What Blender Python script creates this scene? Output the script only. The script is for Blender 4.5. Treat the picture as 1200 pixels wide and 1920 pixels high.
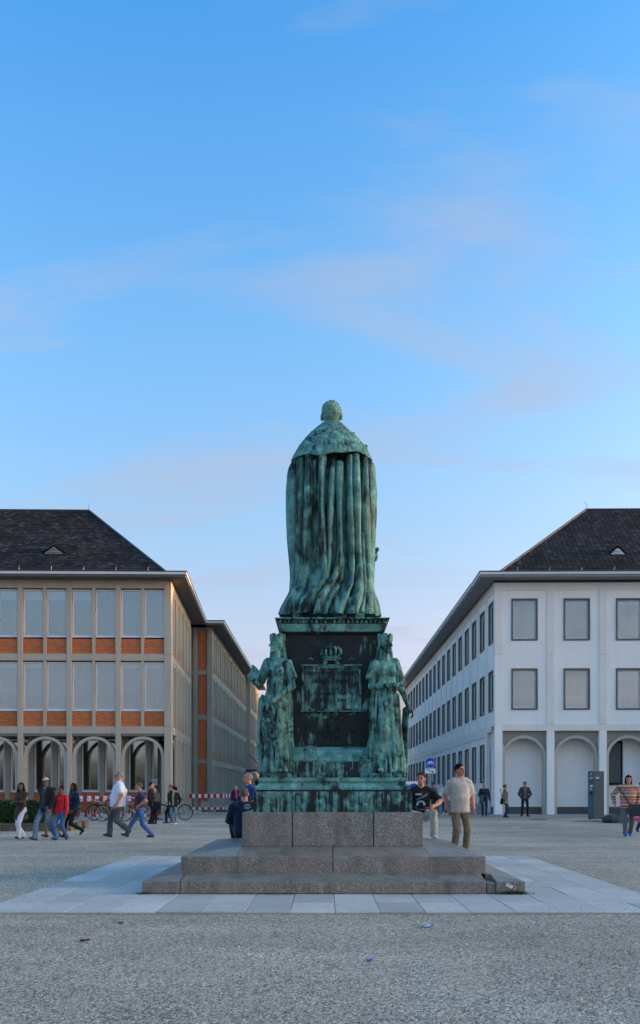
import bpy, bmesh, math, random
import numpy as np
from mathutils import Matrix, Vector, Quaternion
random.seed(7)
rng = np.random.default_rng(7)
R = math.radians
scene = bpy.context.scene
for o in list(bpy.data.objects):
    bpy.data.objects.remove(o)
col = scene.collection

# ---------------------------------------------------------------- camera
F, CX, HY, HC = 1690.0, 606.0, 1478.0, 1.45      # photo pixels (1200 x 1920) and eye height
cam = bpy.data.cameras.new('camera')
cam.sensor_fit = 'HORIZONTAL'
cam.sensor_width = 36.0
cam.lens = 36.0 * F / 1200.0
cam.shift_x = (600.0 - CX) / 1200.0
cam.shift_y = (HY - 960.0) / 1200.0
cam.clip_start = 0.1
cam.clip_end = 5000
camo = bpy.data.objects.new('camera', cam)
camo.location = (0, 0, HC)
camo.rotation_euler = (R(90), 0, 0)
col.objects.link(camo)
scene.camera = camo

# ---------------------------------------------------------------- sky, sun, exposure
SUN_EL, SUN_AZ = 6.5, 88.0            # degrees; azimuth clockwise from the view direction (low evening sun from the right)
world = bpy.data.worlds.new('World')
scene.world = world
world.use_nodes = True
wn, wl = world.node_tree.nodes, world.node_tree.links
wn.clear()
w_out = wn.new('ShaderNodeOutputWorld')
w_bg = wn.new('ShaderNodeBackground')
w_sky = wn.new('ShaderNodeTexSky')
w_sky.sky_type = 'NISHITA'
w_sky.sun_disc = False
w_sky.sun_elevation = R(SUN_EL)
w_sky.sun_rotation = R(SUN_AZ)
w_sky.altitude = 100
w_sky.air_density = 1.0
w_sky.dust_density = 7.0
w_sky.ozone_density = 3.0
w_bg.inputs['Strength'].default_value = 0.12
w_tc = wn.new('ShaderNodeTexCoord')
w_sep = wn.new('ShaderNodeSeparateXYZ')
wl.new(w_tc.outputs['Generated'], w_sep.inputs[0])
def wmath(op, a, b=None, clamp=False):
    n = wn.new('ShaderNodeMath'); n.operation = op; n.use_clamp = clamp
    for i, v in enumerate((a, b)):
        if v is None: continue
        if isinstance(v, (int, float)): n.inputs[i].default_value = v
        else: wl.new(v, n.inputs[i])
    return n.outputs[0]
w_den = wmath('ADD', wmath('MAXIMUM', w_sep.outputs['Z'], 0.0), 0.16)
w_comb = wn.new('ShaderNodeCombineXYZ')
wl.new(wmath('DIVIDE', w_sep.outputs['X'], w_den), w_comb.inputs[0])
wl.new(wmath('DIVIDE', w_sep.outputs['Y'], w_den), w_comb.inputs[1])
w_map = wn.new('ShaderNodeMapping')
w_map.inputs['Location'].default_value = (2.9, 12.1, 0)
w_map.inputs['Rotation'].default_value = (0, 0, R(14))
w_map.inputs['Scale'].default_value = (-0.62, 1.4, 1)
wl.new(w_comb.outputs[0], w_map.inputs['Vector'])
w_no = wn.new('ShaderNodeTexNoise')
w_no.inputs['Scale'].default_value = 1.9
w_no.inputs['Detail'].default_value = 7
w_no.inputs['Roughness'].default_value = 0.56
w_no.inputs['Distortion'].default_value = 0.5
wl.new(w_map.outputs[0], w_no.inputs['Vector'])
w_rmp = wn.new('ShaderNodeValToRGB')
w_rmp.color_ramp.elements[0].position = 0.515
w_rmp.color_ramp.elements[0].color = (0, 0, 0, 1)
w_rmp.color_ramp.elements[1].position = 0.80
w_rmp.color_ramp.elements[1].color = (0.85, 0.85, 0.85, 1)
wl.new(w_no.outputs['Fac'], w_rmp.inputs[0])
# grading of the hazy evening sky by height above the horizon only (the same in every direction)
w_el = wmath('DIVIDE', wmath('ARCSINE', wmath('MINIMUM', wmath('MAXIMUM', w_sep.outputs['Z'], 0.0), 1.0)), math.pi/2)
w_gr = wn.new('ShaderNodeValToRGB'); wl.new(w_el, w_gr.inputs[0])
KS = [(1.2,(16.0,15.5,24.0)),(2.2,(12.5,12.8,22.0)),(3.5,(6.43,5.94,9.35)),(5.0,(4.26,3.44,4.5)),(7.0,(3.3,2.43,2.69)),(9.3,(2.9,2.08,2.06)),(12.0,(2.45,1.92,1.83)),(15.8,(2.07,1.88,1.77)),(27.5,(1.40,1.85,1.91)),(40.4,(0.77,1.62,1.98)),(80.0,(1.0,1.6,1.8))]
while len(w_gr.color_ramp.elements) < len(KS): w_gr.color_ramp.elements.new(0.5)
for e_, (el_, k_) in zip(w_gr.color_ramp.elements, KS):
    e_.position = el_/90.0; e_.color = (k_[0]/25, k_[1]/25, k_[2]/25, 1)
w_sc = wn.new('ShaderNodeMixRGB'); w_sc.blend_type = 'MULTIPLY'; w_sc.inputs[0].default_value = 1.0
wl.new(w_sky.outputs[0], w_sc.inputs[1]); wl.new(w_gr.outputs[0], w_sc.inputs[2])
w_cc = wn.new('ShaderNodeVectorMath'); w_cc.operation = 'SCALE'; w_cc.inputs['Scale'].default_value = 25*0.15/0.12
wl.new(w_sc.outputs[0], w_cc.inputs[0])
w_mix = wn.new('ShaderNodeMixRGB')
w_mix.inputs[2].default_value = (1.42, 1.50, 1.85, 1)
wl.new(w_rmp.outputs[0], w_mix.inputs[0])
wl.new(w_cc.outputs[0], w_mix.inputs[1])
wl.new(w_mix.outputs[0], w_bg.inputs['Color'])
wl.new(w_bg.outputs[0], w_out.inputs['Surface'])

sun = bpy.data.lights.new('sun', 'SUN')
sun.energy = 2.5
sun.angle = R(0.6)
sun.color = (1.0, 0.50, 0.22)
suno = bpy.data.objects.new('sun', sun)
sd = Vector((math.sin(R(SUN_AZ)) * math.cos(R(SUN_EL)), math.cos(R(SUN_AZ)) * math.cos(R(SUN_EL)), math.sin(R(SUN_EL))))
suno.rotation_euler = sd.to_track_quat('Z', 'Y').to_euler()
suno.location = (60, 30, 40)
col.objects.link(suno)

scene.view_settings.view_transform = 'Standard'
scene.view_settings.look = 'None'
scene.view_settings.exposure = 1.58
scene.view_settings.gamma = 1.0
scene.view_settings.use_curve_mapping = False

# ---------------------------------------------------------------- helpers
def gz(py): return F * HC / (py - HY)                       # distance of a ground point seen at row py
def gp(px, py):
    Z = gz(py); return Vector(((px - CX) * Z / F, Z, 0))
def at(px, py, Z): return Vector(((px - CX) * Z / F, Z, HC + (HY - py) * Z / F))

def tag(o, label=None, cat=None, group=None, kind=None):
    if label: o['label'] = label
    if cat: o['category'] = cat
    if group: o['group'] = group
    if kind: o['kind'] = kind
    return o
def empty(name, M=None, parent=None):
    o = bpy.data.objects.new(name, None); col.objects.link(o)
    if parent: o.parent = parent
    if M is not None: o.matrix_basis = M
    return o
def link(name, me, parent=None, M=None):
    o = bpy.data.objects.new(name, me); col.objects.link(o)
    if parent: o.parent = parent
    if M is not None: o.matrix_basis = M
    return o
def TR(x, y, z, rz=0): return Matrix.Translation((x, y, z)) @ Matrix.Rotation(rz, 4, 'Z')
def copy_tree(o, parent=None):
    c = o.copy(); col.objects.link(c); c.parent = parent
    for ch in list(o.children): copy_tree(ch, c)
    return c

class MB:
    def __init__(s): s.v = []; s.f = []; s.m = []
    def add(s, vs, fs, mi=0):
        b = len(s.v); s.v += [tuple(p) for p in vs]
        for f in fs: s.f.append(tuple(i + b for i in f)); s.m.append(mi)
        return s
    def box(s, x0, x1, y0, y1, z0, z1, mi=0, M=None):
        vs = [(x0,y0,z0),(x1,y0,z0),(x1,y1,z0),(x0,y1,z0),(x0,y0,z1),(x1,y0,z1),(x1,y1,z1),(x0,y1,z1)]
        if M is not None: vs = [M @ Vector(v) for v in vs]
        return s.add(vs, [(0,3,2,1),(4,5,6,7),(0,1,5,4),(1,2,6,5),(2,3,7,6),(3,0,4,7)], mi)
    def prism(s, poly, a, b, axis='y', mi=0):
        n = len(poly)
        def mk(p, t):
            return {'y': (p[0], t, p[1]), 'x': (t, p[0], p[1]), 'z': (p[0], p[1], t)}[axis]
        vs = [mk(p, a) for p in poly] + [mk(p, b) for p in poly]
        fs = [tuple(range(n)), tuple(range(2*n-1, n-1, -1))] + [(i, n+i, n+(i+1)%n, (i+1)%n) for i in range(n)]
        return s.add(vs, fs, mi)
    def tube(s, pts, r, n=8, mi=0, closed=False, cap=True):
        pts = [Vector(p) for p in pts]; N = len(pts); rings = []
        rr = r if isinstance(r, (list, tuple)) else [r]*N
        for i, p in enumerate(pts):
            a = pts[(i-1) % N] if (closed or i > 0) else p
            b = pts[(i+1) % N] if (closed or i < N-1) else p
            t = (b - a); t = t.normalized() if t.length > 1e-9 else Vector((0,0,1))
            up = Vector((0,0,1)) if abs(t.z) < 0.9 else Vector((1,0,0))
            e1 = t.cross(up).normalized(); e2 = t.cross(e1)
            rings.append([p + rr[i]*(e1*math.cos(2*math.pi*k/n) + e2*math.sin(2*math.pi*k/n)) for k in range(n)])
        vs = [v for rg in rings for v in rg]; fs = []
        for i in range(N if closed else N-1):
            j = (i+1) % N
            for k in range(n): fs.append((i*n+k, i*n+(k+1)%n, j*n+(k+1)%n, j*n+k))
        if cap and not closed:
            fs.append(tuple(range(n))); fs.append(tuple(range((N-1)*n+n-1, (N-1)*n-1, -1)))
        return s.add(vs, fs, mi)
    def lathe(s, prof, c=(0,0,0), n=24, mi=0, a0=0):
        vs = []; fs = []
        for (r, z) in prof:
            for k in range(n):
                a = a0 + 2*math.pi*k/n; vs.append((c[0]+r*math.cos(a), c[1]+r*math.sin(a), c[2]+z))
        for i in range(len(prof)-1):
            for k in range(n): fs.append((i*n+k, i*n+(k+1)%n, (i+1)*n+(k+1)%n, (i+1)*n+k))
        fs.append(tuple(range(n-1, -1, -1))); L = (len(prof)-1)*n; fs.append(tuple(range(L, L+n)))
        return s.add(vs, fs, mi)
    def mesh(s, name, mats, smooth=False, bevel=0, seg=1):
        me = bpy.data.meshes.new(name)
        me.from_pydata(s.v, [], s.f)
        if not isinstance(mats, (list, tuple)): mats = [mats]
        for m in mats: me.materials.append(m)
        me.polygons.foreach_set('material_index', s.m)
        bm = bmesh.new(); bm.from_mesh(me)
        bmesh.ops.recalc_face_normals(bm, faces=bm.faces)
        if bevel:
            bmesh.ops.remove_doubles(bm, verts=bm.verts, dist=1e-5)
            es = [e for e in bm.edges if len(e.link_faces) == 2 and e.calc_face_angle(0) > 0.5]
            bmesh.ops.bevel(bm, geom=es, offset=bevel, segments=seg, affect='EDGES', profile=0.6)
        bm.to_mesh(me); bm.free()
        if smooth: me.polygons.foreach_set('use_smooth', [True]*len(me.polygons))
        me.update()
        return me
    def build(s, name, mats, parent=None, M=None, smooth=False, bevel=0, seg=1):
        return link(name, s.mesh(name, mats, smooth, bevel, seg), parent, M)

def np_mesh(name, V, Q, mats, mi=None, smooth=True):
    me = bpy.data.meshes.new(name)
    V = np.asarray(V, np.float32); Q = np.asarray(Q, np.int32)
    k = Q.shape[1]
    me.vertices.add(len(V)); me.vertices.foreach_set('co', V.ravel())
    me.loops.add(Q.size); me.loops.foreach_set('vertex_index', Q.ravel())
    me.polygons.add(len(Q)); me.polygons.foreach_set('loop_start', np.arange(0, Q.size, k, dtype=np.int32))
    me.polygons.foreach_set('loop_total', np.full(len(Q), k, np.int32))
    for m in (mats if isinstance(mats, (list, tuple)) else [mats]): me.materials.append(m)
    if mi is not None: me.polygons.foreach_set('material_index', np.asarray(mi, np.int32))
    me.polygons.foreach_set('use_smooth', np.full(len(Q), smooth))
    me.update(calc_edges=True); me.validate()
    return me

# ---------------------------------------------------------------- materials
class NT:
    def __init__(s, name):
        s.m = bpy.data.materials.new(name); s.m.use_nodes = True
        s.n, s.l = s.m.node_tree.nodes, s.m.node_tree.links
        s.n.clear()
        s.out = s.n.new('ShaderNodeOutputMaterial')
        s.b = s.n.new('ShaderNodeBsdfPrincipled')
        s.l.new(s.b.outputs[0], s.out.inputs['Surface'])
    def put(s, inp, v):
        if v is None: return
        if hasattr(v, 'is_linked'): s.l.new(v, inp)
        elif isinstance(v, (tuple, list)) and len(v) == 3 and inp.type == 'RGBA': inp.default_value = (*v, 1)
        else: inp.default_value = v
    def node(s, t, **kw):
        n = s.n.new(t)
        for k, v in kw.items(): setattr(n, k, v)
        return n
    def coords(s, scale=(1,1,1), kind='Object', rot=(0,0,0)):
        tc = s.node('ShaderNodeTexCoord'); mp = s.node('ShaderNodeMapping')
        mp.inputs['Scale'].default_value = scale; mp.inputs['Rotation'].default_value = rot
        if kind == 'World':
            g = s.node('ShaderNodeNewGeometry'); s.l.new(g.outputs['Position'], mp.inputs['Vector'])
        else: s.l.new(tc.outputs[kind], mp.inputs['Vector'])
        return mp.outputs[0]
    def noise(s, vec, scale, detail=4, rough=0.55, dist=0.0):
        n = s.node('ShaderNodeTexNoise'); s.l.new(vec, n.inputs['Vector'])
        n.inputs['Scale'].default_value = scale; n.inputs['Detail'].default_value = detail
        n.inputs['Roughness'].default_value = rough; n.inputs['Distortion'].default_value = dist
        return n.outputs['Fac']
    def voro(s, vec, scale, out='Distance', feature='F1', rnd=1.0):
        n = s.node('ShaderNodeTexVoronoi', feature=feature); s.l.new(vec, n.inputs['Vector'])
        n.inputs['Scale'].default_value = scale; n.inputs['Randomness'].default_value = rnd
        return n.outputs[out]
    def ramp(s, fac, stops, interp='LINEAR'):
        n = s.node('ShaderNodeValToRGB'); s.l.new(fac, n.inputs[0]); cr = n.color_ramp; cr.interpolation = interp
        while len(cr.elements) < len(stops): cr.elements.new(0.5)
        for e, (p, c) in zip(cr.elements, stops):
            e.position = p; e.color = (c, c, c, 1) if isinstance(c, (int, float)) else (*c, 1)
        return n.outputs[0]
    def mix(s, fac, a, b, blend='MIX'):
        n = s.node('ShaderNodeMixRGB', blend_type=blend)
        s.put(n.inputs[0], fac); s.put(n.inputs[1], a); s.put(n.inputs[2], b)
        return n.outputs[0]
    def math(s, op, a, b=None, clamp=False):
        n = s.node('ShaderNodeMath', operation=op, use_clamp=clamp)
        s.put(n.inputs[0], a)
        if b is not None: s.put(n.inputs[1], b)
        return n.outputs[0]
    def island(s):
        return s.node('ShaderNodeNewGeometry').outputs['Random Per Island']
    def objrand(s):
        return s.node('ShaderNodeObjectInfo').outputs['Random']
    def bump(s, h, strength=0.3, dist=0.01, normal=None):
        n = s.node('ShaderNodeBump'); s.l.new(h, n.inputs['Height'])
        n.inputs['Strength'].default_value = strength; n.inputs['Distance'].default_value = dist
        if normal is not None: s.l.new(normal, n.inputs['Normal'])
        return n.outputs[0]
    def done(s, color=None, rough=None, normal=None, metal=None, spec=None):
        s.put(s.b.inputs['Base Color'], color); s.put(s.b.inputs['Roughness'], rough)
        s.put(s.b.inputs['Normal'], normal); s.put(s.b.inputs['Metallic'], metal)
        s.put(s.b.inputs['Specular IOR Level'], spec)
        return s.m

def scl(c, k): return tuple(min(1.0, x*k) for x in c)
_mc = {}
def plain(name, c, rough=0.7, var=0.18, scale=6.0, bump=0.0, bscale=60.0, metal=0.0, streak=1.0, spec=0.4, island=0.0, orand=0.0):
    if name in _mc: return _mc[name]
    t = NT(name); v = t.coords((1, 1, streak))
    n = t.noise(v, scale, 5, 0.6)
    colr = t.ramp(n, [(0.3, scl(c, 1-var)), (0.7, scl(c, 1+var))])
    if island:
        colr = t.mix(1.0, colr, t.ramp(t.island(), [(0, 1-island), (1, 1.0)]), 'MULTIPLY')
    if orand:
        colr = t.mix(1.0, colr, t.ramp(t.objrand(), [(0, 1-orand), (1, 1.0)]), 'MULTIPLY')
    nm = None
    if bump: nm = t.bump(t.noise(v, bscale, 3, 0.6), bump, 0.01)
    _mc[name] = t.done(colr, rough, nm, metal, spec)
    return _mc[name]

def m_plaster(name, c, stain=0.12, dirt=(0.35,0.33,0.29)):
    t = NT(name); v = t.coords((1,1,1), 'World')
    big = t.noise(v, 0.35, 5, 0.6); fine = t.noise(v, 9, 4, 0.6)
    vs = t.coords((1.6,1.6,0.14), 'World'); st = t.noise(vs, 2.4, 5, 0.65)
    cc = t.ramp(big, [(0.3, scl(c, 0.94)), (0.7, scl(c, 1.03))])
    cc = t.mix(t.ramp(fine, [(0.35, 0.0), (0.75, 0.14)]), cc, scl(c, 0.8))
    cc = t.mix(t.ramp(st, [(0.52, 0.0), (0.8, stain*2.2)]), cc, dirt)
    grain = t.noise(v, 120, 2, 0.6)
    return t.done(cc, 0.88, t.bump(grain, 0.25, 0.01), spec=0.25)
M_white = m_plaster('white_render', (0.95,0.87,0.785), 0.07)
M_whitepil = m_plaster('pale_pilaster_stone', (0.86,0.775,0.68), 0.08)
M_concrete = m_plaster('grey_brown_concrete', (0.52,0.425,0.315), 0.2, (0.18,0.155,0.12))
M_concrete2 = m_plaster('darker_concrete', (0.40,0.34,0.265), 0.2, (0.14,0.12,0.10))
M_archstone = m_plaster('arch_stone', (0.52,0.46,0.37), 0.25, (0.22,0.2,0.17))
M_archside = m_plaster('arch_stone_grey', (0.36,0.34,0.31), 0.25, (0.2,0.18,0.16))
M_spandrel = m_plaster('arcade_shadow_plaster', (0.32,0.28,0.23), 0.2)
M_plinthdark = m_plaster('dark_stone_plinth', (0.14,0.125,0.11), 0.2, (0.07,0.065,0.06))
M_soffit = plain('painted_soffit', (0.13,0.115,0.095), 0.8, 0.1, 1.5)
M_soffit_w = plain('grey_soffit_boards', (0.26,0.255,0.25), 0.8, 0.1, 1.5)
M_fascia = plain('pale_metal_fascia', (0.66,0.64,0.60), 0.45, 0.08, 2)
M_greentrim = plain('dark_green_trim', (0.035,0.055,0.05), 0.5)
M_flash = plain('dark_metal_flashing', (0.05,0.05,0.055), 0.45)

def m_brick():
    t = NT('thin_brick'); tc = t.coords((1,1,1), 'Object')
    # horizontal joints come from local x and z
    sp = t.node('ShaderNodeSeparateXYZ'); t.l.new(tc, sp.inputs[0])
    cb = t.node('ShaderNodeCombineXYZ'); t.l.new(sp.outputs[0], cb.inputs[0]); t.l.new(sp.outputs[2], cb.inputs[1])
    b = t.node('ShaderNodeTexBrick'); t.l.new(cb.outputs[0], b.inputs['Vector'])
    b.inputs['Color1'].default_value = (0.76,0.195,0.058,1); b.inputs['Color2'].default_value = (0.42,0.105,0.036,1)
    b.inputs['Mortar'].default_value = (0.26,0.17,0.10,1); b.inputs['Scale'].default_value = 1.0
    b.inputs['Mortar Size'].default_value = 0.009; b.inputs['Brick Width'].default_value = 0.28; b.inputs['Row Height'].default_value = 0.085
    b.inputs['Bias'].default_value = -0.1
    n = t.noise(tc, 7, 4, 0.6)
    c = t.mix(t.ramp(n, [(0.35, 0.0), (0.75, 0.55)]), b.outputs['Color'], (0.64,0.165,0.052))
    c = t.mix(1.0, c, t.ramp(t.objrand(), [(0, 0.86), (1, 1.06)]), 'MULTIPLY')
    inv = t.math('SUBTRACT', 1.0, b.outputs['Fac'])
    return t.done(c, 0.85, t.bump(inv, 0.5, 0.008), spec=0.25)
M_brick = m_brick()

def m_slate():
    t = NT('weathered_slate'); v = t.coords((1,1,1), 'World')
    r = t.island()
    c = t.ramp(r, [(0.0,(0.020,0.0185,0.018)),(0.5,(0.034,0.032,0.031)),(0.85,(0.050,0.047,0.045)),(1.0,(0.080,0.074,0.068))])
    big = t.noise(v, 0.55, 5, 0.65)
    c = t.mix(t.ramp(big, [(0.48, 0.0), (0.66, 0.75)]), c, (0.014,0.013,0.012))
    lich = t.noise(t.coords((1,1,0.6),'World'), 1.1, 6, 0.7)
    c = t.mix(t.ramp(lich, [(0.60, 0.0), (0.74, 0.4)]), c, (0.12,0.115,0.105))
    return t.done(c, 0.8, t.bump(t.noise(v, 30, 3), 0.25, 0.01), spec=0.15)
M_slate = m_slate()

def m_glass():
    t = NT('window_glass')
    t.n.remove(t.b)
    tr = t.node('ShaderNodeBsdfTransparent'); tr.inputs[0].default_value = (0.78,0.84,0.82,1)
    gl = t.node('ShaderNodeBsdfGlossy'); gl.inputs['Roughness'].default_value = 0.03; gl.inputs['Color'].default_value = (0.9,0.95,0.95,1)
    v = t.coords((1,1,1),'World'); t.l.new(t.bump(t.noise(v, 0.8, 2), 0.06, 0.05), gl.inputs['Normal'])
    lw = t.node('ShaderNodeLayerWeight'); lw.inputs['Blend'].default_value = 0.35
    f = t.math('ADD', t.math('MULTIPLY', lw.outputs['Fresnel'], 0.8), 0.20, True)
    mx = t.node('ShaderNodeMixShader'); t.l.new(f, mx.inputs[0]); t.l.new(tr.outputs[0], mx.inputs[1]); t.l.new(gl.outputs[0], mx.inputs[2])
    t.l.new(mx.outputs[0], t.out.inputs['Surface'])
    return t.m
M_glass = m_glass()
def m_curtain(name, c):
    t = NT(name); v = t.coords((1,1,0.05)); w = t.noise(v, 16, 3, 0.6)
    cc = t.ramp(w, [(0.3, scl(c,0.93)), (0.7, scl(c,1.05))])
    cc = t.mix(1.0, cc, t.ramp(t.objrand(), [(0,0.5),(1,1.15)]), 'MULTIPLY')
    return t.done(cc, 0.9, t.bump(w, 0.12, 0.02), spec=0.1)
M_curtain = m_curtain('net_curtain', (0.29,0.28,0.24)); M_curtain_d = m_curtain('dark_curtain', (0.075,0.075,0.065))  # the dark one is no curtain: its colour stands for an unlit room
M_curtain_w = m_curtain('white_lace_curtain', (0.62,0.62,0.60))
M_blind = plain('roller_blind', (0.72,0.70,0.64), 0.8, 0.06, 3)
M_wframe = plain('white_window_frame', (0.74,0.74,0.75), 0.5, 0.06, 3)
M_wdark = plain('weathered_stone_surround', (0.135,0.125,0.11), 0.75, 0.2, 5)
M_winside = plain('aged_frame', (0.68,0.65,0.60), 0.6, 0.1, 5)
M_black = plain('black_opening', (0.012,0.012,0.012), 0.9)
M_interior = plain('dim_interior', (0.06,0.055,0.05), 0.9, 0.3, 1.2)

def m_gravel(name, c, k=1.0):
    t = NT(name); v = t.coords((1,1,1), 'World')
    st = t.voro(v, 58*k, 'Color'); bw = t.node('ShaderNodeRGBToBW'); t.l.new(st, bw.inputs[0])
    st2 = t.voro(v, 44*k, 'Color'); bw2 = t.node('ShaderNodeRGBToBW'); t.l.new(st2, bw2.inputs[0])
    d = t.voro(v, 58*k, 'Distance')
    c1 = t.ramp(bw.outputs[0], [(0.15, scl(c,0.30)), (0.38, scl(c,0.80)), (0.62, scl(c,1.10)), (0.88, scl(c,1.8))])
    c1 = t.mix(t.ramp(bw2.outputs[0], [(0.70,0.0),(0.84,0.5)]), c1, scl(c,0.5))
    mid = t.noise(v, 2.2, 7, 0.75); big = t.noise(v, 0.22, 6, 0.62)
    c1 = t.mix(t.ramp(mid, [(0.46,0.0),(0.66,0.5)]), c1, scl((c[0]*1.03,c[1],c[2]*0.95),1.12))
    bst = t.noise(t.coords((0.35,1,1),'World'), 0.5, 6, 0.65)
    c1 = t.mix(1.0, c1, t.ramp(big, [(0.3,0.78),(0.7,1.14)]), 'MULTIPLY')
    c1 = t.mix(1.0, c1, t.ramp(bst, [(0.3,0.74),(0.7,1.16)]), 'MULTIPLY')
    h = t.math('SUBTRACT', 1.0, d)
    nm = t.bump(h, 0.9, 0.014, t.bump(mid, 0.35, 0.05))
    return t.done(c1, 0.95, nm, spec=0.04)
M_gravel = m_gravel('plaza_gravel', (0.53,0.42,0.315))
def m_pebble():
    t = NT('loose_pebbles'); r = t.island()
    c = t.ramp(r, [(0.0,(0.13,0.105,0.08)),(0.3,(0.28,0.22,0.165)),(0.6,(0.50,0.395,0.30)),(0.85,(0.64,0.52,0.41)),(1.0,(0.80,0.70,0.60))])
    return t.done(c, 0.85, spec=0.25)
M_pebble = m_pebble()
def m_asphalt():
    t = NT('pale_asphalt'); v = t.coords((1,1,1), 'World')
    n = t.noise(v, 40, 4, 0.7); b = t.noise(t.coords((0.3,1,1),'World'), 0.7, 5, 0.6)
    c = t.ramp(n, [(0.3,(0.26,0.22,0.175)),(0.7,(0.36,0.305,0.245))])
    c = t.mix(1.0, c, t.ramp(b, [(0.3,0.8),(0.7,1.15)]), 'MULTIPLY')
    return t.done(c, 0.9, t.bump(n, 0.3, 0.01), spec=0.25)
M_asphalt = m_asphalt()
def m_granite(name, c, speck=1.0, rough=0.6, tint=(0.30,0.21,0.16)):
    t = NT(name); v = t.coords((1,1,1), 'World')
    cell = t.voro(v, 75, 'Color'); bw = t.node('ShaderNodeRGBToBW'); t.l.new(cell, bw.inputs[0])
    c1 = t.ramp(bw.outputs[0], [(0.18, scl(c,0.45)), (0.42, scl(c,0.95)), (0.68, scl(c,1.15)), (0.86, scl(c,1.9*speck))])
    big = t.noise(v, 1.6, 6, 0.65); st = t.noise(t.coords((1,1,0.25),'World'), 4.0, 6, 0.65)
    c1 = t.mix(t.ramp(big, [(0.35,0.0),(0.7,0.6)]), c1, tint)
    c1 = t.mix(t.ramp(st, [(0.45,0.0),(0.72,0.72)]), c1, scl(c,0.36))
    c1 = t.mix(1.0, c1, t.ramp(t.objrand(), [(0,0.82),(1,1.1)]), 'MULTIPLY')
    return t.done(c1, t.ramp(big, [(0.3, rough-0.14),(0.7,rough+0.14)]), t.bump(t.noise(v,90,3), 0.35, 0.01), spec=0.45)
M_granite = m_granite('brown_granite_steps', (0.25,0.20,0.15), 1.0, 0.42)
M_granite2 = m_granite('grey_granite_block', (0.28,0.235,0.185), 1.15)
def m_slab():
    t = NT('pale_paving_stone'); v = t.coords((1,1,1), 'World')
    n = t.noise(v, 60, 4, 0.7); b = t.noise(v, 0.9, 5, 0.6); sp = t.noise(v, 9, 6, 0.75)
    c = t.ramp(n, [(0.3,(0.56,0.475,0.405)),(0.7,(0.68,0.58,0.495))])
    c = t.mix(1.0, c, t.ramp(b, [(0.3,0.86),(0.7,1.08)]), 'MULTIPLY')
    c = t.mix(t.ramp(sp, [(0.54,0.0),(0.70,0.5)]), c, (0.22,0.21,0.19))
    c = t.mix(1.0, c, t.ramp(t.objrand(), [(0,0.76),(1,1.06)]), 'MULTIPLY')
    return t.done(c, 0.62, t.bump(n, 0.2, 0.006), spec=0.4)
M_slab = m_slab()

def m_bronze(name, amount, streak=0.12, scale=5.0, hue=0.0, wash=1.0):
    """dark bronze under verdigris; amount = how much of the surface has turned green"""
    t = NT(name); v = t.coords((1,1,1), 'World')
    vs = t.coords((1,1,streak), 'World')
    s1 = t.noise(vs, scale*1.6, 7, 0.68, 0.3); s2 = t.noise(v, scale*0.55, 6, 0.65, 0.4); s3 = t.noise(v, scale*6, 4, 0.7)
    a = t.math('ADD', t.math('MULTIPLY', s1, 0.62), t.math('MULTIPLY', s2, 0.38))
    lo = 0.70 - 0.42*amount
    f = t.ramp(a, [(max(0, lo-0.045), 0.0), (lo+0.045, 1.0)])
    f = t.math('MULTIPLY', f, t.ramp(s3, [(0.25,0.55),(0.6,1.0)]))
    g = t.ramp(t.noise(v, scale*1.1, 5, 0.6), [(0.25,(0.055,0.165,0.135)),(0.5,(0.13,0.325,0.265)),(0.75,(0.33,0.58,0.47))])
    g2 = t.mix(t.ramp(t.noise(v, 1.3, 3), [(0.4,0.0),(0.7,0.6)]), g, (0.15+hue,0.25,0.17))
    dark = t.ramp(s3, [(0.3,(0.008,0.011,0.010)),(0.7,(0.024,0.028,0.024))])
    c = t.mix(f, dark, g2)
    rough = t.ramp(f, [(0.0,0.6),(1.0,0.8)])
    h = t.math('ADD', t.math('MULTIPLY', s3, 0.5), f)
    return t.done(c, rough, t.bump(h, 0.28, 0.008), spec=0.25)
M_bz_robe = m_bronze('bronze_robe_patina', 0.52, 0.05, 5.0, 0.03)
M_bz_cape = m_bronze('bronze_cape_patina', 0.60, 0.45, 9.0, 0.03)
M_bz_fig = m_bronze('bronze_figure_patina', 0.53, 0.10, 9.0)
M_bz_head = m_bronze('bronze_head_patina', 0.78, 0.6, 14.0, 0.03)
M_bz_base = m_bronze('bronze_base_patina', 0.46, 0.05, 10.0)
M_bz_mould = m_bronze('bronze_moulding_patina', 0.60, 0.6, 5.0)
M_bz_dark = m_bronze('bronze_dark_die', 0.27, 0.25, 4.0)
M_bz_tab = m_bronze('bronze_tablet_patina', 0.40, 0.2, 4.5)
M_bz_mid = m_bronze('bronze_ornament_patina', 0.50, 0.6, 8.0)
M_bz_black = plain('black_bronze', (0.016,0.017,0.016), 0.5, 0.3, 9)
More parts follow.
